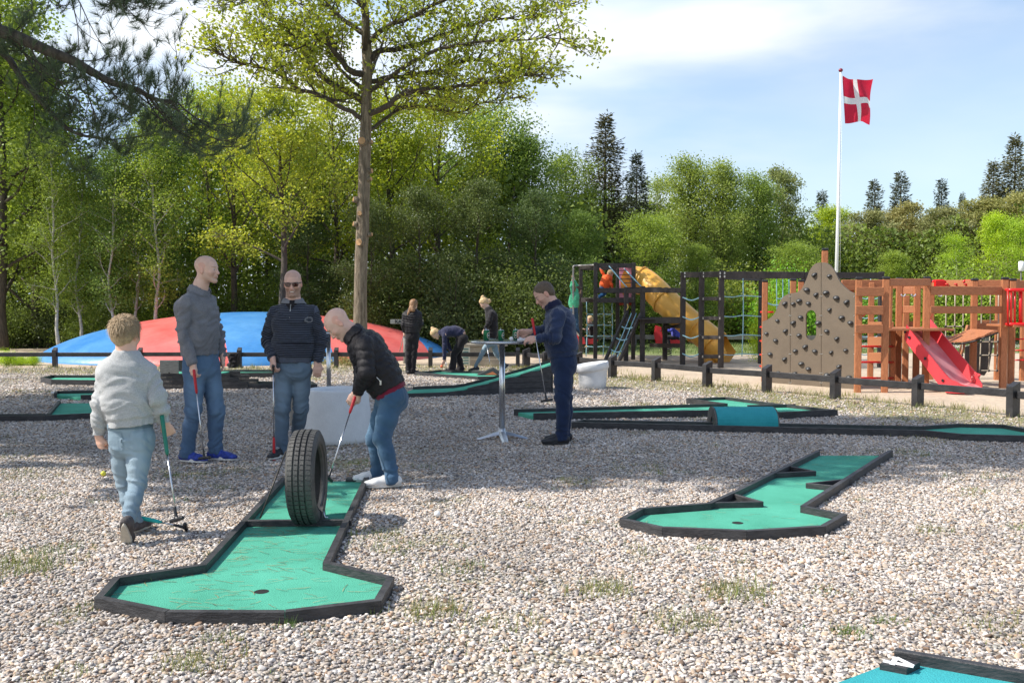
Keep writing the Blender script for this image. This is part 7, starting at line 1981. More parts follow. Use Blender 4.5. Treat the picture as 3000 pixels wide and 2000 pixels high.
def spruce_parts(seed, H, w, dens=1.0, ls=0.16, gaps=0.0):
    rr = random.Random(seed); nr_ = np.random.RandomState(seed); mb = MB(); mb.tube([A3(0, 0, 0), A3(0.03, 0, H * 0.5), A3(0, 0.02, H)], [H * 0.014, H * 0.008, 0.008], 7)
    PP = []; DD = []; z = H * 0.10; i = 0
    while z < H * 0.99:
        u = z / H; R0 = w * (1 - u) ** 0.78 * rr.uniform(0.7, 1.12) + 0.04; nb = 6 if u > 0.5 else 8
        for k in range(nb):
            if rr.random() < gaps: continue
            az = k * 2 * PI / nb + i * 0.7 + rr.uniform(-.25, .25); L = R0 * rr.uniform(0.7, 1.1); sl = -0.25 + 0.75 * u + rr.uniform(-.1, .1)
            d = A3(math.cos(az), math.sin(az), sl); m = max(3, int(L / 0.09 * dens)); pts = [A3(0, 0, z) + d * L * q / 4 + A3(0, 0, 0.10 * L * (q / 4) ** 2 * 1.3) for q in range(5)]
            mb.tube(pts, [0.02, 0.016, 0.012, 0.008, 0.004], 3, False)
            for q in range(m * 10):
                t = rr.uniform(0.12, 1.0); p = A3(0, 0, z) + d * L * t + A3(0, 0, 0.13 * L * t * t); sgn = rr.choice((-1, 1))
                s = A3(-math.sin(az), math.cos(az), 0) * sgn; dd = nrm(d * 0.8 + s * 0.9 + A3(0, 0, -0.35 + rr.uniform(-.25, .3))); ln = (1 - t * 0.75) * L * 0.34
                PP.append(p + dd * ln * rr.random()); DD.append(dd)
        z += H * 0.028 * rr.uniform(0.8, 1.25) + 0.05; i += 1
    P = np.array(PP) + nr_.normal(size=(len(PP), 3)) * A3(0.05, 0.05, 0.11); v, f = leaves(P, ls, seed, up=0.2, aspect=0.30, dirs=np.array(DD), jit=0.35)
    return (np.concatenate(mb.v), mb.f), (v, f, np.repeat(nr_.rand(len(P)), 4))
def bush_parts(seed, w, h, nl, ls, lobes=9):
    rr = random.Random(seed); nr_ = np.random.RandomState(seed); mb = MB(); cen = []
    for i in range(lobes * 3):
        az = rr.uniform(0, 6.28); el = rr.uniform(0.35, 1.45); L = rr.uniform(0.5, 1.0); r = w * math.cos(el) * L; z = h * math.sin(el) * L * 1.02
        e = A3(r * math.cos(az), r * math.sin(az), max(0.12, z)); mb.tube([A3(0.05 * math.cos(az), 0.05 * math.sin(az), 0), e * A3(0.4, 0.4, 0.55), e], [0.022, 0.014, 0.005], 4, False)
        for q in (0.55, 0.8, 1.0): cen.append((e * q + A3(rr.uniform(-.1, .1), rr.uniform(-.1, .1), 0)))
    cen = np.array(cen); b = nr_.rand(len(cen)); k = nr_.randint(0, len(cen), nl); P = cen[k] + nr_.normal(size=(nl, 3)) * A3(w * 0.17, w * 0.17, h * 0.12); P[:, 2] = np.abs(P[:, 2])
    v, f = leaves(P, ls, seed, up=0.3)
    return (np.concatenate(mb.v), mb.f), (v, f, np.repeat(np.clip(b[k] * 0.6 + nr_.rand(nl) * 0.5 - 0.05, 0, 1), 4))
# ---- the tall oak with pruned trunk
def hero():
    D0 = 22.0; p0 = V(1054, 1060, D0); o = root('oak_tree', (p0[0], D0, 0), 'tall oak with pruned trunk and cut stubs rising behind the putting man', 'tree')
    tr = [(1054, 1072), (1054, 1010), (1056, 930), (1056, 800), (1061, 700), (1064, 600), (1068, 480), (1071, 380), (1073, 290), (1076, 200), (1073, 110), (1070, 30), (1068, -60), (1066, -200), (1064, -340)]
    P = [V(a, b, D0) for a, b in tr]; P[0][2] = -0.05; rad = [0.28, 0.185, 0.160, 0.152, 0.148, 0.142, 0.136, 0.132, 0.126, 0.118, 0.105, 0.085, 0.07, 0.045, 0.02]
    S = smooth_path(P, 4); rs = np.interp(np.linspace(0, len(P) - 1, len(S)), range(len(P)), rad)
    nsd = 18; v, f = tube_vf(S, list(rs), nsd); n_ = (fbm(v * A3(9, 9, 2.2), 3) - 0.5)
    axis = np.repeat(np.array(S), nsd, 0); dr = v - axis; dr /= np.linalg.norm(dr, axis=1, keepdims=True) + 1e-9; v = v + dr * (n_ * 0.05)[:, None]
    add('trunk', v, f, M_BARK, o, smooth=True)
    rr = random.Random(4); nr_ = np.random.RandomState(4); mb = MB(); cen = []; dirs = []
    # main limbs as they run in the photograph, with their own depth
    limbs = [([(1066, 350), (1010, 318), (950, 285), (880, 262), (820, 225), (760, 190), (690, 180), (640, 150)], -1.2, 0.060),
             ([(1068, 300), (1030, 275), (970, 245), (920, 195), (890, 150), (845, 135), (790, 145), (740, 100)], 1.0, 0.085),
             ([(1073, 215), (1030, 210), (990, 165), (955, 125), (900, 130), (850, 95), (800, 60)], -0.8, 0.085),
             ([(1080, 240), (1150, 225), (1230, 220), (1300, 195), (1370, 180), (1450, 190), (1540, 200)], 1.2, 0.065),
             ([(1078, 335), (1130, 312), (1170, 285), (1230, 262), (1320, 258), (1400, 245), (1480, 240), (1560, 215)], -1.0, 0.075),
             ([(1080, 385), (1130, 345), (1180, 318), (1270, 315), (1340, 330), (1420, 300), (1500, 290)], 1.6, 0.045),
             ([(1078, 180), (1110, 150), (1180, 140), (1260, 115), (1350, 80), (1450, 60), (1560, 55)], 0.4, 0.080),
             ([(1072, 130), (1130, 80), (1210, 50), (1300, 0), (1400, -50), (1500, -90)], -0.9, 0.070),
             ([(1070, 100), (1010, 60), (950, 10), (880, -40), (800, -60)], 0.9, 0.070),
             ([(1072, 60), (1060, -20), (1100, -120), (1180, -200), (1300, -260)], -0.5, 0.060),
             ([(1068, 20), (1000, -60), (940, -140), (850, -190)], -1.1, 0.055),
             ([(1070, 150), (1075, 60), (1040, -30), (1080, -150)], -2.2, 0.06),
             ([(1075, 230), (1100, 180), (1130, 100), (1200, -20)], 2.6, 0.06), ([(1066, 260), (990, 200), (930, 60), (860, 0)], 2.4, 0.055), ([(1078, 270), (1200, 190), (1330, 130), (1500, 120), (1640, 110)], -1.5, 0.06),
             ([(1070, -40), (1180, -90), (1330, -120), (1520, -60), (1640, 20)], 0.8, 0.055), ([(1068, -80), (930, -100), (780, -60), (690, 20)], -0.6, 0.055)]
    for pts, dz, r0 in limbs:
        n = len(pts); W_ = [V(a, b, D0 + dz * (i / (n - 1)) ** 0.8) for i, (a, b) in enumerate(pts)]; S = smooth_path(W_, 3); m = len(S)
        S = [p + A3(rr.uniform(-.03, .03), rr.uniform(-.05, .05), rr.uniform(-.03, .03)) * (1 if i else 0) for i, p in enumerate(S)]
        mb.tube(S, [r0 * (1 - 0.82 * i / (m - 1)) for i in range(m)], 7, False)
        for i in range(4, m):
            t = i / (m - 1)
            for q in range(3 if t < 0.95 else 5):
                d = nrm(nrm(S[i] - S[i - 1]) * 0.6 + A3(rr.uniform(-1, 1), rr.uniform(-1.3, 1.3), rr.uniform(-0.5, 0.9))); L = rr.uniform(0.5, 1.25) * (1.1 - 0.3 * t)
                e = [S[i]]
                for s_ in range(4): d = nrm(d + A3(rr.uniform(-.45, .45), rr.uniform(-.45, .45), rr.uniform(-.2, .35))); e.append(e[-1] + d * L / 4)
                mb.tube(e, [0.020, 0.015, 0.011, 0.008, 0.005], 4, False)
                for s_ in (2, 3, 4):
                    cen.append(e[s_]); dirs.append(d)
                    for w in range(2):
                        g = e[s_] + A3(rr.uniform(-1, 1), rr.uniform(-1, 1), rr.uniform(-.4, .8)) * 0.30; mb.tube([e[s_], g], [0.006, 0.003], 3, False); cen.append(g); dirs.append(nrm(g - e[s_]))
    tag(add('limbs', np.concatenate(mb.v), mb.f, M_BARK_D, o, smooth=True), kind=None)
    cen = np.array(cen); dirs = np.array(dirs); nl = 25000
    kp = nr_.rand(len(cen)) < 0.50; cen, dirs = cen[kp], dirs[kp]; bri = nr_.rand(len(cen)); k = nr_.randint(0, len(cen), nl)
    PP = cen[k] + nr_.normal(size=(nl, 3)) * 0.10; v, f = leaves(PP, 0.090, 9, dirs=dirs[k] * 0.5, jit=0.8)
    add('crown', v, f, M_LEAF_OAK, o, attrs={'tint': np.repeat(np.clip(bri[k] * 0.5 + nr_.rand(nl) * 0.5, 0, 1), 4)})
    for (px, py, sx, r_) in ((1064, 420, -0.1, 0.095), (1036, 588, -1, 0.07), (1058, 630, -0.2, 0.06), (1056, 714, -0.3, 0.085), (1088, 505, 1, 0.06), (1082, 530, 0.7, 0.05), (1087, 690, 1, 0.045), (1042, 660, -1, 0.06), (1092, 420, 1, 0.05)):
        c = V(px, py, D0); d = nrm(A3(sx, -0.9 if abs(sx) < 0.5 else -0.35, 0.12)); axc = V(1064, py, D0); s0 = axc + d * 0.10
        st = tube('pruned_stub', [s0, s0 + d * (0.10 if abs(sx) < 0.5 else 0.13)], [r_ * 1.25, r_], M_BARK, o, 12)
        e = s0 + d * (0.101 if abs(sx) < 0.5 else 0.131); add('cut_face', *tube_vf([e, e + d * 0.004], r_ * 0.9, 14), M_CUT, st)
        st.location = tuple(A3(c[0] - s0[0] - d[0] * 0.08, 0, 0)) if abs(sx) < 0.5 else (0, 0, 0)
    # dry grass around the foot
    return o
hero()
WHITE = (1, 1, 1, 1)
PROTO = {}
def proto(k, parts, bark, leafm, H): PROTO[k] = (parts, bark, leafm, H)
proto('oak', tree_parts(21, 10, 0.17, 0.28, 4.0, 22, 15000, 0.105, 'round', cl=0.30, keep=0.85), M_BARK_D, M_LEAF_OAK, 10)
proto('oak2', tree_parts(22, 10, 0.16, 0.34, 3.6, 20, 14000, 0.10, 'dome', cl=0.26, keep=0.8), M_BARK_D, M_LEAF_OAK, 10)
proto('beech', tree_parts(23, 10, 0.15, 0.14, 2.9, 26, 20000, 0.105, 'round', cl=0.34), M_BARK_D, M_LEAF_BR, 10)
proto('beech2', tree_parts(24, 10, 0.14, 0.10, 2.6, 26, 20000, 0.105, 'dome', cl=0.32), M_BARK_D, M_LEAF_BR, 10)
proto('birch', tree_parts(25, 10, 0.075, 0.16, 1.7, 24, 11000, 0.085, 'round', cl=0.30, up=(20, 60), wob=0.3), M_BIRCH, M_LEAF_BR, 10)
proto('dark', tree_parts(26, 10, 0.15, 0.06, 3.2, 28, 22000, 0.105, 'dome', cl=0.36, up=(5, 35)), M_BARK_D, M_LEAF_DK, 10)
proto('willow', tree_parts(27, 10, 0.15, 0.16, 3.0, 26, 20000, 0.11, 'round', cl=0.30, droop=0.12, up=(30, 65), flat=1.3), M_BARK_D, M_LEAF_BR, 10)
proto('spruce', spruce_parts(28, 10, 2.0, 1.0, 0.17), M_BARK_D, M_NDL, 10)
proto('spruce2', spruce_parts(29, 10, 2.2, 0.8, 0.21, 0.15), M_BARK_D, M_NDL, 10)
proto('pine', tree_parts(30, 10, 0.13, 0.22, 2.6, 26, 16000, 0.13, 'round', cl=0.24, up=(0, 40), flat=0.7), M_BARK_D, M_NDLB, 10)
proto('bush', bush_parts(31, 1.6, 1.7, 8500, 0.062), M_BARK_D, M_LEAF_BR, 1.9)
proto('bush2', bush_parts(32, 1.4, 2.1, 8500, 0.058), M_BARK_D, M_LEAF_DK, 2.3)
BASE = {}
CATN = {'oak': 'oak_tree', 'oak2': 'oak_tree', 'beech': 'broadleaf_tree', 'beech2': 'broadleaf_tree', 'birch': 'birch_tree', 'dark': 'broadleaf_tree', 'willow': 'willow_tree', 'spruce': 'spruce_tree', 'spruce2': 'spruce_tree', 'pine': 'pine_tree', 'bush': 'bush', 'bush2': 'bush'}
TR = random.Random(3)
def plant(kind, px, ytop, D, label, tint=WHITE, group=None, w=1.0, rz=None, H=None):
    parts, bark, leafm, h0 = PROTO[kind]
    x = V(px, 1000, D)[0]; H = H or V(px, ytop, D)[2]; s = H / h0
    if kind not in BASE:
        o = make_tree(CATN[kind], label, 'tree' if not kind.startswith('bush') else 'bush', parts, bark, leafm, group); BASE[kind] = o
        o.location = (x, D, -0.02); o.scale = (s * w, s * w, s); o.rotation_euler = (0, 0, rz if rz is not None else TR.uniform(0, 6.28)); o.color = tint
        for c in o.children: c.color = tint
        if group: o['group'] = group
        return o
    c = copy_tree(BASE[kind], (x, D, -0.02), rz if rz is not None else TR.uniform(0, 6.28), (s * w, s * w, s), label, group, color=tint)
    if not group and 'group' in c: del c['group']
    return c
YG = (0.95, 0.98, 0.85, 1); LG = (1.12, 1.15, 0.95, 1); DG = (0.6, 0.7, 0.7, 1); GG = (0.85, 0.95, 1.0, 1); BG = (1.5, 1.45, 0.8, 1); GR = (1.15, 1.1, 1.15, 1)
BACK = 'trees of the wood behind the dome'
# left wood
for k, px, yt, D, lab, ti, w in (
    ('beech', 5, -20, 29, 'tall leafy tree cut by the left edge, its top out of the picture', YG, 1.1),
    ('beech2', 110, 190, 31, 'pale green tree seen through the drooping pine bough at the upper left', LG, 1.1),
    ('birch', 175, 420, 27.5, 'slim birch with white stem left of the boy, above the dome tip', YG, 1.15),
    ('birch', 235, 470, 28.5, 'slim birch leaning in the gap of sky left of the boy', YG, 1.2),
    ('birch', 330, 430, 27.8, 'birch whose pale stem stands right above the hair of the boy', GG, 1.1),
    ('birch', 398, 400, 28.4, 'birch with bright white stem between the boy and the grey polo man', YG, 1.1),
    ('birch', 455, 360, 27.6, 'birch with white stem beside the head of the grey polo man', LG, 1.15),
    ('beech', 300, 470, 33, 'low tree closing the sky gap behind the birches', GG, 1.1),
    ('beech2', 500, 325, 32, 'broad green tree behind the tip of the pine bough', GG, 1.1),
    ('beech', 620, 285, 36, 'bright green tree top rising at the end of the pine bough', (1.2, 1.35, 0.9, 1), 0.9),
    ('oak', 690, 330, 30, 'yellow-green oak left of the double-stemmed oak', YG, 1.0),
    ('oak2', 830, 290, 26.5, 'yellow-green oak with bent grey trunk above the man in sunglasses', WHITE, 1.15),
    ('oak', 985, 310, 31, 'yellow-green oak directly behind the pruned oak trunk', WHITE, 1.0),
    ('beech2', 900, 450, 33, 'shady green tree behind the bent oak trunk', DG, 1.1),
    ('oak2', 1150, 318, 31.5, 'yellow-green oak with wide crown right of the pruned trunk', YG, 1.15),
    ('oak', 1290, 345, 33, 'yellow-green oak above the girls, crown ending in the sky', YG, 1.1),
    ('beech', 1440, 335, 35.5, 'grey-green tree with feathery top left of the tall spruce', GG, 1.15),
    ('beech2', 1530, 400, 35, 'grey-green tree sloping down toward the tall spruce', GG, 1.1),
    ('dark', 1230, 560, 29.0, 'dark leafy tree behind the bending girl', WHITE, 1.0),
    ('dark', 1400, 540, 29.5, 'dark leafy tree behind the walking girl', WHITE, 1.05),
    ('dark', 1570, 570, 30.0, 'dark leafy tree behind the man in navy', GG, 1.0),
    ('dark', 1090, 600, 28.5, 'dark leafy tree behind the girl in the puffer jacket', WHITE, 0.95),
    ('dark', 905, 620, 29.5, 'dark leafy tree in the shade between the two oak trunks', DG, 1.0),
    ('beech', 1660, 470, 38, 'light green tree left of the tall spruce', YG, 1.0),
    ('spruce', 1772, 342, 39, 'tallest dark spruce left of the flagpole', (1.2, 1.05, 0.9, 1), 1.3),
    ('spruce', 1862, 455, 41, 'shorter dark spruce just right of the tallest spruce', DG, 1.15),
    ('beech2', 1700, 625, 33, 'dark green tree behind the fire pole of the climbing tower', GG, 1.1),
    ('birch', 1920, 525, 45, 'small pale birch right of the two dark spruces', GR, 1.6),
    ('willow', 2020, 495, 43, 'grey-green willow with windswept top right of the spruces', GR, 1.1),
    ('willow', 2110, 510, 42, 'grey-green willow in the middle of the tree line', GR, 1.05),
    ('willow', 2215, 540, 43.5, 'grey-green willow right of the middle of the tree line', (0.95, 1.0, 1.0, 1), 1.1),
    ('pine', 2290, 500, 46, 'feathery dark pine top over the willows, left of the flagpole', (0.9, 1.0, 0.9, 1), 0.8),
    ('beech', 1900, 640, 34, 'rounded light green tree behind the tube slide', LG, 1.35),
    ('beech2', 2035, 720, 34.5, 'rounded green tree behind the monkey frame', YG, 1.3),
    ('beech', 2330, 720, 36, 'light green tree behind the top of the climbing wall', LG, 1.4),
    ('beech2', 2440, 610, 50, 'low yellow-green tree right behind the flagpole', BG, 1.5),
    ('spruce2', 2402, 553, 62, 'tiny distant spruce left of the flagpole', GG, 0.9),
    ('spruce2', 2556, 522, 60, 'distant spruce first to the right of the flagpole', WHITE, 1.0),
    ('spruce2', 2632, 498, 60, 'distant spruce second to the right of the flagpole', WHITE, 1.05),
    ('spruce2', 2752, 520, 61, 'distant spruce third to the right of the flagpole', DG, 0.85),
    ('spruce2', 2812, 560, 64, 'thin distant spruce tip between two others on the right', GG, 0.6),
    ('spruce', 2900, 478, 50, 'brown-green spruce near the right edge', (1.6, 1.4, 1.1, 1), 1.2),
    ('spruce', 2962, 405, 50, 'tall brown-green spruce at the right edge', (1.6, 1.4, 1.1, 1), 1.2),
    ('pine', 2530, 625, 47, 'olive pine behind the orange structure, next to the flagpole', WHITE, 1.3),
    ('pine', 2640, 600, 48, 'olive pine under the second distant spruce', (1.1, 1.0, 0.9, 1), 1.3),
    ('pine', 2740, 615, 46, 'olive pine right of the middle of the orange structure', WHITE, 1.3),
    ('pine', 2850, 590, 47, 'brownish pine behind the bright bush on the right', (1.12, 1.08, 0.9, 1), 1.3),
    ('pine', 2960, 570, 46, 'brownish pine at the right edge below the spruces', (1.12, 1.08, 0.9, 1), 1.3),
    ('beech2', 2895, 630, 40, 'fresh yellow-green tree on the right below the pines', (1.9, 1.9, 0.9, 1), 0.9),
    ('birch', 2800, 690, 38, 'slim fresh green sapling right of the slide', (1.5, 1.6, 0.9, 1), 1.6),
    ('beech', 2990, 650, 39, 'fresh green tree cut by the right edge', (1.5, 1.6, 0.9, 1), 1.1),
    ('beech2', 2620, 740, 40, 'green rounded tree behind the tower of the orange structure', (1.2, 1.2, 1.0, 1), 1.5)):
    plant(k, px, yt, D, lab, ti, None, w)
# undergrowth, closing the wood down to the ground
UG = 'bushes at the edge of the wood'
k = 0
LM = [(-60, 'the left edge of the picture'), (0, 'the leftmost fence rail'), (80, 'the seedlings on the sand'), (160, 'the left tip of the dome'), (240, 'the left blue stripe of the dome'), (330, 'the hair of the boy'), (400, 'the left red stripe of the dome'), (480, 'the sleeve of the grey polo'), (540, 'the shoulders of the man in grey'), (640, 'the left seam of the middle blue stripe'), (700, 'the middle blue stripe of the dome'), (770, 'the left sleeve of the striped sweater'), (860, 'the man in sunglasses'), (950, 'the head of the bent man'), (1010, 'the left side of the pruned oak trunk'), (1110, 'the right side of the pruned oak trunk'), (1170, 'the KARR sign'), (1220, 'the girl in the puffer jacket'), (1300, 'the back of the bending girl'), (1370, 'the wooden box'), (1430, 'the walking girl'), (1490, 'the middle beer can'), (1550, 'the face of the man in navy'), (1620, 'the back of the man in navy'), (1690, 'the child on the fire pole'), (1760, 'the net of the climbing tower'), (1840, 'the rope ladder'), (1920, 'the top half of the tube slide'), (2010, 'the middle of the tube slide'), (2080, 'the steps of the monkey frame'), (2160, 'the hanging rope net'), (2240, 'the left edge of the climbing wall'), (2330, 'the window of the climbing wall'), (2410, 'the flagpole'), (2480, 'the right edge of the climbing wall'), (2560, 'the ladder of the orange tower'), (2640, 'the top of the red slide'), (2720, 'the left climbing net'), (2800, 'the middle of the plank bridge'), (2880, 'the right climbing net'), (2950, 'the red balcony'), (3040, 'the lamp post')]
def where(px): return min(LM, key=lambda q: abs(q[0] - px))[1]
for px in range(-60, 1720, 66):
    D = TR.uniform(29.5, 31.5) if px < 1000 else TR.uniform(27.6, 29.6); kind = 'bush' if (px < 900 and k % 3) else 'bush2'
    plant(kind, px + TR.uniform(-25, 25), 0, D, 'leafy bush at the wood edge behind ' + where(px), (TR.uniform(.7, 1.3),) * 2 + (TR.uniform(.6, 1.0), 1), UG, TR.uniform(0.9, 1.2), None, TR.uniform(2.0, 3.1) if px > 500 else TR.uniform(1.5, 2.4)); k += 1
for px in range(1700, 3060, 80):
    D = TR.uniform(34, 37); plant('bush' if k % 2 else 'bush2', px + TR.uniform(-25, 25), 0, D, 'leafy bush along the tree line behind ' + where(px), (TR.uniform(.9, 1.5), TR.uniform(1.0, 1.5), TR.uniform(.7, 1.0), 1), 'bushes behind the playground', TR.uniform(0.9, 1.3), None, TR.uniform(1.8, 3.4)); k += 1
plant('bush', 2250, 840, 23.4, 'bright yellow-green sapling beside the climbing wall', (1.9, 1.9, 0.8, 1), None, 0.35, None, 2.0)
for px, h, lb in ((20, 0.45, 'tallest of the'), (60, 0.3, 'smallest, middle one of the'), (95, 0.35, 'rightmost of the')): plant('bush', px, 0, 22.0, lb + ' three bright green seedlings by the left fence', (1.7, 1.8, 0.8, 1), 'seedlings by the left fence', 1.1, None, h)
# the wood behind, one mass
def forest():
    Ps = []; Ts = []
    rr = np.random.RandomState(8); TV = []; TF = []; n0 = 0
    mb = MB()
    for i in range(120):
        px = rr.uniform(-350, 1700); D = rr.uniform(33.5, 44); x = V(px, 1000, D)[0]
        prof = np.interp(px, [-300, 0, 80, 150, 300, 430, 600, 900, 1250, 1450, 1700], [60, 60, 260, 500, 520, 420, 340, 330, 380, 420, 560])
        H = V(px, prof + 30, D)[2] * rr.uniform(0.85, 1.0); w = rr.uniform(1.4, 2.2); n = 1300
        u = rr.rand(n) ** 0.8; r = w * np.sqrt(np.clip(1 - (u * 2 - 0.9) ** 2 * 0.8, 0.05, 1)); a = rr.uniform(0, 6.28, n); q = np.sqrt(rr.rand(n)) * r
        Ps.append(np.stack([x + q * np.cos(a), D + q * np.sin(a), H * (0.08 + 0.92 * u)], 1)); Ts.append(np.clip(rr.rand() * 0.7 + rr.rand(n) * 0.4 - 0.1, 0, 1)); mb.tube([A3(x, D, 0), A3(x + rr.uniform(-.5, .5), D, H * 0.9)], [0.10, 0.03], 5, False)
    for i in range(110):
        px = rr.uniform(1650, 3200); D = rr.uniform(44, 58); x = V(px, 1000, D)[0]
        prof = np.interp(px, [1650, 1900, 2250, 2400, 2600, 2850, 3000, 3200], [560, 560, 580, 650, 640, 620, 560, 500])
        H = V(px, prof + 10, D)[2] * rr.uniform(0.8, 1.0); w = rr.uniform(1.6, 2.6); n = 1000
        u = rr.rand(n) ** 0.8; r = w * np.sqrt(np.clip(1 - (u * 2 - 0.9) ** 2 * 0.8, 0.05, 1)); a = rr.uniform(0, 6.28, n); q = np.sqrt(rr.rand(n)) * r
        Ps.append(np.stack([x + q * np.cos(a), D + q * np.sin(a), H * (0.05 + 0.95 * u)], 1)); Ts.append(np.clip(rr.rand() * 0.7 + rr.rand(n) * 0.4 - 0.1, 0, 1))
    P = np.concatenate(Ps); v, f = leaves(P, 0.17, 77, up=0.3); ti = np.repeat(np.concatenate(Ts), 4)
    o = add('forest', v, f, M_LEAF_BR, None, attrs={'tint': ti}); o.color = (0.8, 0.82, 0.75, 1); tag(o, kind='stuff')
    t = add('forest_stems', np.concatenate(mb.v), mb.f, M_BARK_D, o, smooth=True); tag(t, kind='stuff')
forest()
# ---- Scots pine outside the left edge, its bough hanging into the picture; more of its crown shades the gravel
M_TUFT = leaf_mat('fresh_pine_needle', (0.055, 0.09, 0.05), (0.16, 0.20, 0.11), 0.3, 0.5)
def tufts(C, Dn, nper, ln, seed, wd=0.0016):
    rr = np.random.RandomState(seed); n = len(C); k = np.repeat(np.arange(n), nper); m = len(k)
    ax_ = Dn[k] / np.linalg.norm(Dn[k], axis=1, keepdims=True); rnd = rr.normal(size=(m, 3)); d = ax_ * 1.0 + rnd * 0.42; d /= np.linalg.norm(d, axis=1, keepdims=True)
    base = C[k] - ax_ * rr.uniform(0, 0.07, m)[:, None]; s = np.cross(d, rr.normal(size=(m, 3))); s /= np.linalg.norm(s, axis=1, keepdims=True); L = ln * rr.uniform(0.7, 1.15, m)[:, None]
    v = np.stack([base - s * wd, base + s * wd, base + d * L], 1).reshape(-1, 3)
    return v, np.arange(3 * m).reshape(-1, 3), np.repeat(np.clip(rr.rand(n)[k] * 0.6 + rr.rand(m) * 0.4, 0, 1), 3)
def near_pine():
    D0 = 9.6; tx = -7.6; o = root('pine_tree', (tx, D0, 0), 'pine with long-needled boughs hanging into the upper left corner', 'tree')
    tr = MB(); tr.tube([A3(tx, D0, -0.05), A3(tx + 0.1, D0, 3), A3(tx, D0 + 0.1, 7), A3(tx + 0.2, D0, 12)], [0.24, 0.20, 0.16, 0.05], 12)
    rr = random.Random(12); C = []; Dn = []
    def twig(p, d, L, r, depth, up=0.25):
        pts = [p]; q = 5
        for i in range(q):
            d = nrm(d + A3(rr.uniform(-.22, .22), rr.uniform(-.22, .22), rr.uniform(-.12, .12) + up * i / q)); pts.append(pts[-1] + d * L / q)
        tr.tube(pts, [r * (1 - 0.7 * i / q) for i in range(q + 1)], 4, False)
        C.append(pts[-1]); Dn.append(nrm(pts[-1] - pts[-2]) + A3(0, 0, 0.3))
        if depth > 0:
            for i in range(2, q + 1):
                for _ in range(1):
                    dd = nrm(nrm(pts[i] - pts[i - 1]) * 0.8 + A3(rr.uniform(-.8, .8), rr.uniform(-.8, .8), rr.uniform(-.6, .5))); twig(pts[i], dd, L * rr.uniform(0.35, 0.6), r * 0.55, depth - 1, 0.5)
    B = smooth_path([A3(tx + 0.05, D0, V(0, -20, D0)[2]), V(-250, 20, D0), V(0, 92, D0), V(58, 112, D0), V(147, 152, D0), V(214, 179, D0 + .02), V(268, 210, D0), V(330, 243, D0), V(402, 263, D0 - .05), V(450, 290, D0), V(520, 300, D0)], 3)
    m = len(B); tr.tube(B, [0.075 * (1 - 0.85 * i / (m - 1)) + 0.004 for i in range(m)], 8)
    for i in range(5, m):
        for _ in range(1 if i < m - 6 else 2):
            up_ = rr.random() < 0.38
            d = nrm(A3(rr.uniform(0.1, 0.9), rr.uniform(-.6, .6), rr.uniform(0.1, 0.6) if up_ else rr.uniform(-1.0, -0.15))); twig(B[i], d, rr.uniform(0.18, 0.38) if up_ else rr.uniform(0.4, 0.95), 0.010, 1 if up_ else 2, 0.3)
    # second bough lower left, and twigs dropping in from above
    B2 = smooth_path([A3(tx + 0.05, D0 + 0.5, V(0, 120, D0)[2]), V(-150, 120, D0 + .5), V(0, 150, D0 + .5), V(70, 240, D0 + .5), V(150, 330, D0 + .5), V(220, 390, D0 + .4), V(330, 410, D0 + .4)], 3); m = len(B2)
    tr.tube(B2, [0.05 * (1 - 0.85 * i / (m - 1)) + 0.003 for i in range(m)], 7)
    for i in range(4, m):
        for _ in range(1): twig(B2[i], nrm(A3(rr.uniform(-.2, .9), rr.uniform(-.6, .6), rr.uniform(-.9, .3))), rr.uniform(0.3, 0.75), 0.008, 2, 0.25)
    for (px, py, qx, qy, n_) in ((270, -60, 400, 50, 6), (400, -60, 390, 40, 6), (200, -90, 285, 150, 3), (480, -40, 640, 10, 5), (120, -60, 150, 40, 3), (350, -80, 330, 30, 7)):
        for _ in range(n_):
            a = V(px + rr.uniform(-40, 40), py, D0 - 0.6 + rr.uniform(-.3, .3)); b = V(qx + rr.uniform(-45, 45), qy + rr.uniform(-20, 20), D0 - 0.6 + rr.uniform(-.3, .3)); L = np.linalg.norm(b - a); twig(a, nrm(b - a), L, 0.008, 1, 0.25)
    # long bough overhead whose own shadow falls across the middle of the gravel
    add('trunk', np.concatenate(tr.v), tr.f, M_BARK_D, o, smooth=True)
    v, f, t = tufts(np.array(C), np.array(Dn), 34, 0.125, 5, 0.0019); add('crown', v, f, M_TUFT, o, attrs={'tint': t})
    # upper crown, out of sight above
    return len(C)
near_pine()
proto('shade', tree_parts(41, 12, 0.22, 0.45, 3.4, 24, 10000, 0.22, 'dome', cl=0.35, up=(0, 35), flat=0.6), M_BARK_D, M_NDLB, 12)
CATN['shade'] = 'pine_tree'
SH = [(-9.2, 8.3, 12.0, 0.95), (-6.8, 9.0, 12.5, 0.8), (-9.8, 10.9, 11.0, 0.9), (-10.5, 13.0, 11.0, 1.0), (-13.0, 11.8, 11, 1.0), (-13.2, 9.4, 11, 0.8), (-6.2, 8.0, 13.5, 0.55)]
for i, (x, y, H, w) in enumerate(SH):
    D = y; px = 1500 + x / y * FPX
    plant('shade', px, 0, D, ('tall', 'nearest', 'third', 'farthest', 'outermost', 'low-crowned', 'narrow')[i] + ' pine left of the view that shades the gravel', WHITE, 'pines left of the view', w, None, H)
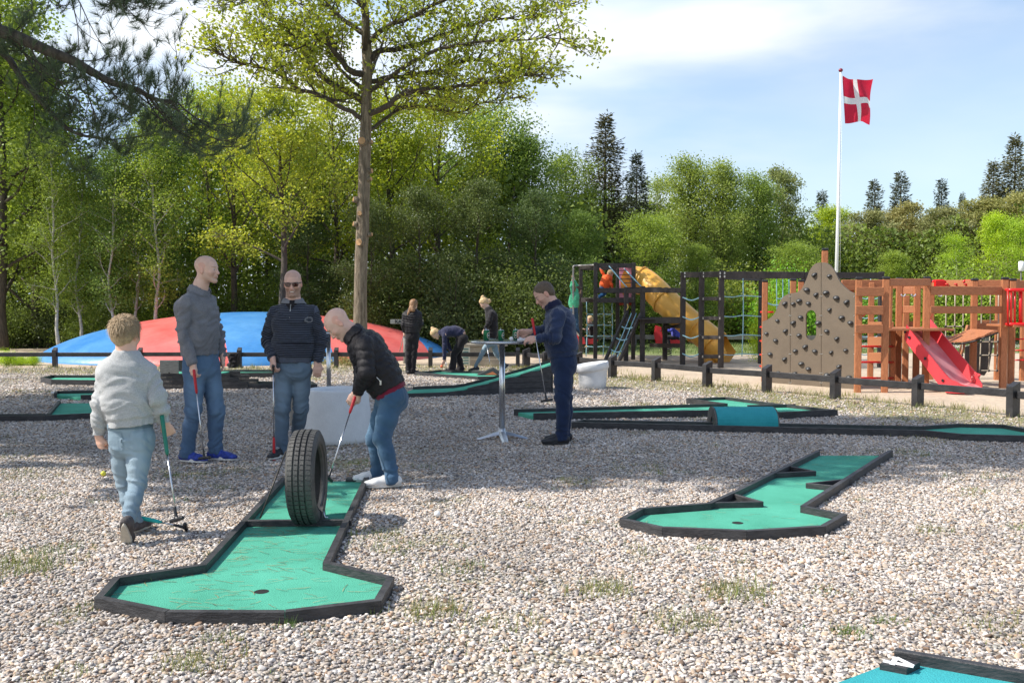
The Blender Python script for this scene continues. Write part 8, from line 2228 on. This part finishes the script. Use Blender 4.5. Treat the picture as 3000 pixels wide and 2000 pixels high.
# ------------------------------------------------------------ girls, children, putters, small growth
def simple(**k):
    d = dict(fine=False, h=0.014, ht=0.014, hb=0.014); d.update(k); return person(d)
w1 = simple(D=19.0, label='girl with long light brown hair in black puffer jacket seen from behind', s=0.88, hs=0.92, face=(0.25, 0.95, -0.2), side=(-0.96, 0.2, 0), neck_r=0.05,
    J=dict(head=(1212, 894, 0), neck=(1209, 912, 0), chest=(1207, 926, 0), belly=(1207, 950, 0), waist=(1208, 966, 0), shL=(1187, 921, 0), elL=(1181, 951, -0.03), wrL=(1184, 972, 0.08), shR=(1228, 920, 0), elR=(1233, 950, 0), wrR=(1226, 967, 0.18),
           hipL=(1200, 983, 0), hipR=(1216, 983, 0), knL=(1196, 1038, 0), knR=(1213, 1038, 0), ankleL=(1196, 1086, 0), ankleR=(1210, 1084, 0)),
    torso=[('waist', 0.14, 0.11), ('belly', 0.135, 0.105), ('chest', 0.155, 0.105), ('neck', 0.09, 0.06)], hem=0.06, top_mat=M_PUFF, top_name='puffer_jacket', top_style='puffer', quilt=0.05, puff=0.012, top_e=0.018, collar=0.04,
    bot_mat=M_BLACK, hipw=(0.16, 0.12), trouser=(0.10, 0.075, 0.062), handL=((-0.1, 0.2, -1), (0.9, 0.3, 0), 1.0), footL=((-0.2, 0.9, 0),), footR=((0.85, 0.4, 0),), shoe_mats=(M_SHOE_BLACK, M_SOLE_B), foot=0.26)
def longhair(F, T, s, AX):
    F.cone(T(0.0, -0.06, 0.0), T(0.02, -0.085, -0.12), 0.062 * s, 0.05 * s, 0.03); F.cone(T(-0.03, -0.085, -0.08), T(-0.09, -0.09, -0.25), 0.045 * s, 0.02 * s, 0.02)
hair_shell(w1, M_HAIR_RED, 0.012, cutfn=lambda F, T, s, AX: None, noise=0.008, extra=longhair, h=0.012)
w2 = simple(D=19.75, label='girl in navy top and black flared trousers bending down to pick up a ball', s=0.88, hs=0.95, face=(-0.45, -0.25, -0.86), up=(-0.87, 0, 0.5), side=(0.15, -0.98, 0), pside=(0, -1, 0), neck_r=0.048,
    J=dict(head=(1277, 978, 0), neck=(1293, 975, 0), chest=(1310, 972, 0), belly=(1333, 970, 0), waist=(1350, 978, 0), shL=(1303, 981, -0.16), elL=(1303, 1018, -0.18), wrL=(1301, 1055, -0.18), shR=(1303, 978, 0.16), elR=(1312, 1010, 0.16), wrR=(1322, 1030, 0.05),
           hipL=(1356, 992, -0.08), hipR=(1352, 991, 0.08), knL=(1330, 1040, -0.08), knR=(1342, 1040, 0.12), ankleL=(1324, 1080, -0.08), ankleR=(1350, 1080, 0.12)),
    torso=[('waist', 0.145, 0.115), ('belly', 0.13, 0.10), ('chest', 0.15, 0.10), ('neck', 0.09, 0.06)], hem=0.05, top_mat=M_NAVY, bot_mat=M_BLACK, hipw=(0.165, 0.13), trouser=(0.115, 0.085, 0.105), sleeve_r=(0.06, 0.055, 0.04),
    handL=((-0.35, 0, -0.9), (-0.3, 0.9, 0), 0.6), footL=((-0.9, -0.2, 0),), footR=((-0.9, 0.1, 0),), shoe_mats=(M_SHOE_GREY, M_SOLE_B), foot=0.25)
hair_shell(w2, M_HAIR_BLOND, 0.012, noise=0.006, h=0.011, extra=lambda F, T, s, AX: F.ell(T(0, -0.075, 0.125), A3(0.04, 0.04, 0.04) * s, AX, 0.01))
w3 = simple(D=20.0, label='girl with blond hair tied up in black hoodie and ripped blue jeans walking left', s=0.88, hs=0.95, face=(-0.75, -0.25, -0.60), up=(-0.5, 0, 0.85), side=(0.2, -0.98, 0), pside=(0.1, -1, 0), neck_r=0.048,
    J=dict(head=(1419, 889, 0), neck=(1432, 908, 0), chest=(1440, 926, 0), belly=(1441, 955, 0), waist=(1441, 978, 0), shL=(1440, 918, -0.16), elL=(1430, 948, -0.22), wrL=(1419, 967, -0.2), shR=(1436, 918, 0.15), elR=(1450, 950, 0.2), wrR=(1440, 972, 0.1),
           hipL=(1436, 1000, -0.07), hipR=(1443, 1000, 0.07), knL=(1412, 1035, -0.08), knR=(1455, 1037, 0.08), ankleL=(1394, 1070, -0.08), ankleR=(1478, 1070, 0.08)),
    torso=[('waist', 0.145, 0.12), ('belly', 0.135, 0.11), ('chest', 0.15, 0.11), ('neck', 0.095, 0.07)], hem=0.10, top_mat=M_BLACK, top_name='hoodie', bot_mat=M_JEAN3, hipw=(0.15, 0.12), trouser=(0.09, 0.06, 0.045), collar=0.03, sleeve_r=(0.065, 0.058, 0.042),
    handL=((-0.3, 0, -0.9), (0.3, 0.9, 0), 1.0), footL=((-0.85, -0.2, -0.1),), footR=((-0.7, 0, -0.6),), shoe_mats=(M_SHOE_BLACK, M_SOLE_W), foot=0.26)
hair_shell(w3, M_HAIR_BLOND, 0.015, noise=0.010, h=0.011, extra=lambda F, T, s, AX: (F.ell(T(0, -0.06, 0.14), A3(0.045, 0.045, 0.035) * s, AX, 0.01), F.ell(T(0, -0.12, -0.02), A3(0.035, 0.05, 0.05) * s, AX, 0.02)))
# children on the playground
k1 = simple(D=25.0, z0=0.3, label='child in mint green top hanging from the grey fire pole', s=0.68, hs=0.90, face=(0.7, 0.7, 0.1), side=(-0.7, 0.7, 0), neck_r=0.04, h=0.016, ht=0.016, hb=0.016,
    J=dict(head=(1695, 850, 0.1), neck=(1687, 863, 0), chest=(1683, 872, 0), belly=(1681, 886, 0), waist=(1681, 897, 0), shL=(1677, 862, 0), elL=(1674, 836, -0.05), wrL=(1677, 813, 0), shR=(1690, 862, 0), elR=(1691, 838, 0.05), wrR=(1682, 818, 0),
           hipL=(1678, 906, 0), hipR=(1686, 906, 0), knL=(1681, 936, 0), knR=(1690, 938, 0), ankleL=(1688, 966, 0), ankleR=(1694, 972, 0)),
    torso=[('waist', 0.13, 0.11), ('belly', 0.125, 0.105), ('chest', 0.12, 0.09), ('neck', 0.08, 0.06)], hem=0.04, top_mat=M_GREENTOP, bot_mat=M_JEAN4, hipw=(0.15, 0.13), trouser=(0.095, 0.07, 0.055), sleeve_r=(0.055, 0.05, 0.04),
    handL=((0.1, 0, 1), (0.3, 0.9, 0), 1.2), handR=((-0.2, 0, 1), (-0.3, 0.9, 0), 1.2), footL=((0.3, 0.5, -0.7),), footR=((0.4, 0.5, -0.7),), shoe_mats=(M_SHOE_BLACK, M_SOLE_W), foot=0.22)
hair_shell(k1, M_HAIR_BROWN, 0.02, noise=0.01, h=0.014)
k2 = simple(D=25.0, z0=1.5, label='blond child in orange vest climbing on the tower deck', s=0.62, hs=0.85, face=(0.8, 0.2, -0.45), side=(-0.2, 0.98, 0), neck_r=0.04, h=0.016, ht=0.016, hb=0.016,
    J=dict(head=(1788, 803, 0), neck=(1783, 814, 0), chest=(1778, 819, 0), belly=(1773, 831, 0), waist=(1767, 840, 0), shL=(1774, 812, 0.12), elL=(1765, 798, 0.1), wrL=(1758, 785, 0.1), shR=(1783, 817, -0.12), elR=(1791, 833, -0.12), wrR=(1795, 846, -0.1),
           hipL=(1763, 845, 0.08), hipR=(1764, 846, -0.08), knL=(1771, 860, 0.1), knR=(1768, 862, -0.1), ankleL=(1755, 868, 0.1), ankleR=(1757, 869, -0.1)),
    torso=[('waist', 0.13, 0.11), ('belly', 0.14, 0.12), ('chest', 0.14, 0.12), ('neck', 0.09, 0.07)], hem=0.02, top_mat=M_ORANGE, top_name='vest', bot_mat=cloth_mat('blue_trousers', (0.02, 0.10, 0.25)), hipw=(0.15, 0.13), trouser=(0.10, 0.08, 0.06), sleeve_r=(0.06, 0.05, 0.04),
    footL=((0.6, 0, -0.6),), footR=((0.6, 0, -0.6),), shoe_mats=(M_SHOE_GREY, M_SOLE_W), foot=0.19, handL=((-0.4, 0, 1), (0.3, 0.9, 0), 0.6))
hair_shell(k2, M_HAIR_BLOND, 0.012, noise=0.006, h=0.014)
def rocker(px, D, label, colm, seat_z=0.45):
    x = X(px, D); o = root('spring_rider', (x, D, 0), label, 'spring rider')
    pts = [A3(x + 0.09 * math.cos(a), D + 0.09 * math.sin(a), 0.03 + a / (2 * PI) * 0.055) for a in np.linspace(0, 2 * PI * 5, 60)]
    tube('spring', pts, 0.012, M_CAP, o, 5)
    for sy in (-0.12, 0.12):
        pl = [(-0.32, 0.28), (-0.10, 0.30), (0.28, 0.30), (0.34, 0.42), (0.20, 0.46), (0.05, 0.45), (-0.18, 0.52), (-0.22, 0.80), (-0.34, 0.84), (-0.38, 0.6)]
        v = [A3(x + a, D + sy - 0.012, b) for a, b in pl] + [A3(x + a, D + sy + 0.012, b) for a, b in pl]; n = len(pl)
        add('side_panel', v, [tuple(range(n)), tuple(range(2 * n - 1, n - 1, -1))] + [(i, n + i, n + (i + 1) % n, (i + 1) % n) for i in range(n)], colm, o)
    box('seat', A3(x + 0.08, D, 0.44), (0.32, 0.21, 0.03), M_REDP, o); tube('handle', [A3(x - 0.24, D - 0.2, 0.70), A3(x - 0.24, D + 0.2, 0.70)], 0.014, M_CAP, o, 8)
    return o
rocker(1958, 25.8, 'red spring rider behind the lower deck under the blue jacketed child', M_REDP)
rocker(1716, 26.6, 'red spring rider left behind the rope net', M_REDP)
def rider(px, D, label, topm, botm, hair, y0=0):
    x = lambda a: 1500 + (X(px, D) + a) / D * FPX; z = lambda h: 888 + (CH - h) * FPX / D
    p = simple(D=D, z0=0.45, label=label, s=0.6, hs=0.85, face=(-0.95, -0.2, -0.2), side=(0.1, -0.99, 0), neck_r=0.04, h=0.018, ht=0.018, hb=0.018,
        J=dict(head=(x(-0.02), z(0.98), 0), neck=(x(0.02), z(0.84), 0), chest=(x(0.04), z(0.74), 0), belly=(x(0.07), z(0.62), 0), waist=(x(0.09), z(0.52), 0), shL=(x(0.02), z(0.80), -0.12), elL=(x(-0.08), z(0.68), -0.15), wrL=(x(-0.20), z(0.72), -0.14), shR=(x(0.02), z(0.80), 0.12), elR=(x(-0.08), z(0.68), 0.15), wrR=(x(-0.20), z(0.72), 0.14),
               hipL=(x(0.10), z(0.49), -0.08), hipR=(x(0.10), z(0.49), 0.08), knL=(x(-0.15), z(0.50), -0.17), knR=(x(-0.15), z(0.50), 0.17), ankleL=(x(-0.10), z(0.25), -0.2), ankleR=(x(-0.10), z(0.25), 0.2)),
        torso=[('waist', 0.12, 0.10), ('belly', 0.12, 0.10), ('chest', 0.12, 0.09), ('neck', 0.08, 0.06)], hem=0.02, top_mat=topm, bot_mat=botm, hipw=(0.15, 0.13), trouser=(0.095, 0.075, 0.06), sleeve_r=(0.06, 0.05, 0.042), footL=((-0.9, 0, -0.1),), footR=((-0.9, 0, -0.1),), shoe_mats=(M_SHOE_GREY, M_SOLE_W), foot=0.19, handL=((-1, 0, 0), (0, 0, -1), 1.0))
    hair_shell(p, hair, 0.014, noise=0.008, h=0.014); return p
rider(1972, 25.8, 'child in blue jacket riding the red spring rider under the tube slide', M_BLUEJK, M_BLACK, M_HAIR_BROWN)
rider(1730, 26.6, 'child in black clothes on the spring rider behind the rope net', M_BLACK, M_BLACK, M_HAIR_BLOND)
# ---- putters
def hand_pt(p, q, a=0.075, b=0.035, c=0.0):
    w = p['J']['wr' + q]; return w
GRP = 'putters held by players'
putter('red-gripped putter leaning beside the shoe of the man in the grey polo', V(568, 1082, 8.20), V(599, 1345, 8.14), M_RED_RUB, 0.21, (0.9, -0.3, 0.2))
putter('putter held upside down by the man in sunglasses, its red grip on the ground', V(803, 1350, 8.58), V(800, 1068, 8.58), M_RED_RUB, 0.22, (0.3, -0.95, 0.0))
putter('red-gripped putter in the hands of the bent man, head hidden behind the tyre', V(1042, 1156, 7.33), V(961, 1404, 6.98), M_RED_RUB, 0.16, (0.3, 0.9, 0))
putter('green-gripped putter in the right hand of the boy', V(474, 1216, 5.70), V(518, 1527, 5.55), M_GREEN_RUB, 0.245, (0.75, -0.5, 0.25))
putter('red-gripped putter hanging from the hand of the man in navy', V(1559, 932, 9.34), V(1602, 1176, 9.30), M_RED_RUB, 0.17, (0.9, -0.2, -0.3))
putter('putter held by the girl in the puffer jacket', V(1186, 968, 19.1), V(1170, 1034, 19.6), M_BLACK_PL, 0.1, (1, 0, 0), head=False, r=0.008)
putter('upright putter beside the hand of the bending girl', V(1306, 1045, 19.6), V(1307, 1088, 19.5), M_CAP, 0.06, (1, 0, 0), r=0.008)
putter('putter trailing from the hand of the walking girl', V(1422, 990, 19.75), V(1440, 1090, 19.5), M_RED_RUB, 0.14, (1, 0, 0), r=0.008)
putter('teal-gripped putter lying on the gravel at the feet of the boy', G(413, 1516, 0.10), G(550, 1546, 0.03), M_TEAL_RUB, 0.13, (0.7, -0.6, 0.3))
p = V(1294, 1073, 19.5); ball(p, 0.03, mat('orange_ball', (0.75, 0.14, 0.05), 0.4), 'orange golf ball in the fingers of the bending girl')
# sunglasses
hc, r_, f_, u_, s_ = m2['head']; T = lambda x, y, z: hc + (r_ * x + f_ * y + u_ * z) * s_
sgl = root('sunglasses', T(0, 0.09, 0.012), 'dark sunglasses on the smiling man in the striped sweater', 'sunglasses')
for q in (-1, 1):
    pv = []
    for (x, z) in ((-0.025, 0.017), (0.0, 0.019), (0.027, 0.014), (0.027, -0.006), (0.016, -0.018), (-0.012, -0.018), (-0.024, -0.008)): pv.append(T(q * (0.033 + x), 0.101 - abs(0.033 + x) ** 2 * 4.5, 0.010 + z))
    n = 7; v = pv + [p - f_ * 0.003 for p in pv]; add('lens', v, [tuple(range(n)), tuple(range(2 * n - 1, n - 1, -1))] + [(i, n + i, n + (i + 1) % n, (i + 1) % n) for i in range(n)], M_LENS, sgl)
    tube('temple', [T(q * 0.060, 0.085, 0.020), T(q * 0.078, 0.02, 0.018), T(q * 0.080, -0.01, 0.014)], 0.0035, M_BLACK_PL, sgl, 6)
tube('bridge', [T(-0.058, 0.087, 0.027), T(-0.03, 0.099, 0.029), T(0, 0.103, 0.025), T(0.03, 0.099, 0.029), T(0.058, 0.087, 0.027)], 0.0032, M_BLACK_PL, sgl, 6)
# zips, pockets, shirt tails
def on_surface(p, d, m, name, pts, r, mt, kind='top'): pass
J = m2['J']; fz = nrm(A3(0.05, -1, 0))
tube('zip', [J['neck'] + A3(0.0, -0.098, 0.005), J['neck'] + A3(0.0, -0.122, -0.06), J['neck'] + A3(0.0, -0.138, -0.11)], 0.0045, M_BRACK, m2['root'], 6)
add('zip_pull', *box_vf(J['neck'] + A3(0.0, -0.146, -0.125), (0.008, 0.004, 0.022), 0, 0.001), M_BRACK, m2['root'])
J = m3['J']; q = V(1112, 1118, 7.13)
tube('zip', [V(1103, 1104, 7.16), V(1114, 1116, 7.15)], 0.004, M_BRACK, m3['root'], 5); add('zip_pull', *box_vf(V(1115, 1121, 7.13), (0.012, 0.005, 0.035), 0.3, 0.001), M_BRACK, m3['root'])
F = Field(); J = m3['J']; hn = m3['hemN']; hm = m3['hem']
F.etube([hm - hn * 0.02, hm + hn * 0.05], [0.172, 0.168], [0.135, 0.128], m3['pside'], k=0.02, cut=[(hm + hn * 0.035, hn)]); v, fc = F.mesh(0.011); add('shirt_tail', v, fc, M_MAROON, m3['root'], smooth=True)
# weeds and grass in the gravel
sp = []
def gs(px, py, r, n, h, dry):
    p = G(px, py); sp.append((p[0], p[1], 0.0, r, n, h, dry))
for a in ((40, 1670, 0.28, 420, 0.10, 0.45), (150, 1620, 0.20, 160, 0.07, 0.2), (1770, 1735, 0.17, 260, 0.08, 0.55), (2160, 1745, 0.20, 300, 0.10, 0.5), (1270, 1800, 0.16, 220, 0.09, 0.55), (1350, 1670, 0.2, 160, 0.06, 0.3), (1105, 1570, 0.22, 200, 0.06, 0.4), (1130, 1610, 0.2, 160, 0.05, 0.3), (2490, 1860, 0.08, 160, 0.05, 0.1), (2590, 1825, 0.08, 110, 0.04, 0.1), (2960, 1850, 0.25, 260, 0.05, 0.6), (2010, 1830, 0.18, 220, 0.07, 0.5), (1500, 1830, 0.2, 160, 0.06, 0.6), (570, 1950, 0.16, 180, 0.08, 0.6), (650, 1880, 0.12, 90, 0.05, 0.3), (300, 1470, 0.15, 70, 0.04, 0.2), (520, 1400, 0.16, 90, 0.05, 0.3), (700, 1380, 0.25, 110, 0.05, 0.4), (60, 1400, 0.4, 200, 0.06, 0.5), (2620, 1330, 0.4, 260, 0.05, 0.7), (2730, 1290, 0.4, 220, 0.05, 0.7), (2740, 1560, 0.15, 120, 0.06, 0.5), (2420, 1740, 0.10, 60, 0.04, 0.2), (1050, 1395, 0.12, 50, 0.06, 0.3), (1640, 1330, 0.2, 60, 0.04, 0.4), (1240, 1370, 0.15, 70, 0.05, 0.2), (2100, 1310, 0.06, 30, 0.05, 0.0), (2520, 1470, 0.06, 40, 0.04, 0.0), (2990, 1550, 0.12, 90, 0.05, 0.2), (1330, 1900, 0.3, 120, 0.04, 0.4), (840, 1840, 0.05, 40, 0.06, 0.0), (1080, 1800, 0.04, 30, 0.06, 0.0), (620, 1630, 0.03, 30, 0.07, 0.0), (2870, 1440, 0.2, 110, 0.04, 0.5), (1000, 1475, 0.1, 20, 0.03, 0.3), (60, 1340, 0.3, 100, 0.05, 0.4), (900, 1205, 0.4, 90, 0.05, 0.4), (560, 1190, 0.4, 120, 0.05, 0.3), (1650, 1195, 0.15, 60, 0.08, 0.5), (1795, 1188, 0.12, 70, 0.10, 0.5), (1880, 1190, 0.12, 70, 0.10, 0.6), (2080, 1222, 0.2, 80, 0.07, 0.6), (2600, 1240, 0.3, 90, 0.05, 0.6)): gs(*a)
def near_lane(q):
    for poly in NO_PEBBLE:
        if poly_in(np.array([[q[0], q[1]]]), poly)[0]: return True
    return False
rq = np.random.RandomState(17)
cand = np.stack([rq.uniform(-11, 9, 5200), rq.uniform(9.5, 21, 5200)], 1); pa = patchiness(cand); fd_ = fence_dist(cand)
for (q, a, f_) in zip(cand, pa, fd_):
    if f_ > 0.02 and rq.rand() < 0.03 + a * 0.75 and abs(q[0]) < 0.6 * q[1] and not near_lane(q): sp.append((q[0], q[1], 0.0, 0.10, 9, 0.05 + 0.03 * rq.rand(), 0.45 + 0.4 * rq.rand()))
cand = np.stack([rq.uniform(-5, 5, 500), rq.uniform(3.2, 9.5, 500)], 1)
for _ in range(34):
    c = (rq.uniform(-4.5, 4.5), rq.uniform(3.4, 9.0)); n_ = rq.randint(3, 9)
    if abs(c[0]) < 0.58 * c[1]:
        for _k in range(n_):
            q = (c[0] + rq.normal() * 0.14, c[1] + rq.normal() * 0.12)
            if not near_lane(q): sp.append((q[0], q[1], 0.0, 0.07, 22, rq.uniform(0.03, 0.06), rq.uniform(0.15, 0.7)))
for q in cand:
    if abs(q[0]) < 0.6 * q[1] and not near_lane(q): sp.append((q[0], q[1], 0.0, 0.08, int(rq.randint(3, 16)), 0.035, rq.uniform(0.2, 0.9)))
tag(blades('grass_tufts', sp, M_BLADE), kind='stuff')
# meadow grass beyond the sand and dry grass under the playground fence
sp = []
for i in range(2600):
    D = rq.uniform(27.2, 34); x = rq.uniform(-3, 22); sp.append((x, D, -0.01, 0.25, 7, 0.11, rq.uniform(0, 0.35)))
for i in range(700):
    t = rq.rand(); a = np.array(FR[0]) * (1 - t) + np.array(FR[3]) * t; n_ = np.array([0.82, 0.57]); q = a + n_ * rq.normal() * 0.35; sp.append((q[0], q[1], -0.005, 0.12, 10, 0.10, rq.uniform(0.4, 1.0)))
for i in range(160): sp.append((rq.uniform(-12, 0), 21.2 + rq.normal() * 0.2, -0.005, 0.12, 8, 0.10, rq.uniform(0.2, 0.9)))
tag(blades('meadow_grass', sp, M_BLADE), kind='stuff')
# mound of dry grass and roots at the foot of the oak
p = G(1030, 1070); pts = NR.normal(size=(900, 3)) * A3(0.36, 0.25, 0.10) + A3(p[0] - 0.1, p[1] + 0.2, 0.05); pts[:, 2] = np.abs(pts[:, 2])
v, f = leaves(pts, 0.09, 3, up=0.2, aspect=0.25); tag(add('dry_grass_mound', v, f, M_BLADE, None, attrs={'tint': np.repeat(NR.uniform(0.5, 1, 900), 4)}), kind='stuff')
scatter_pebbles()
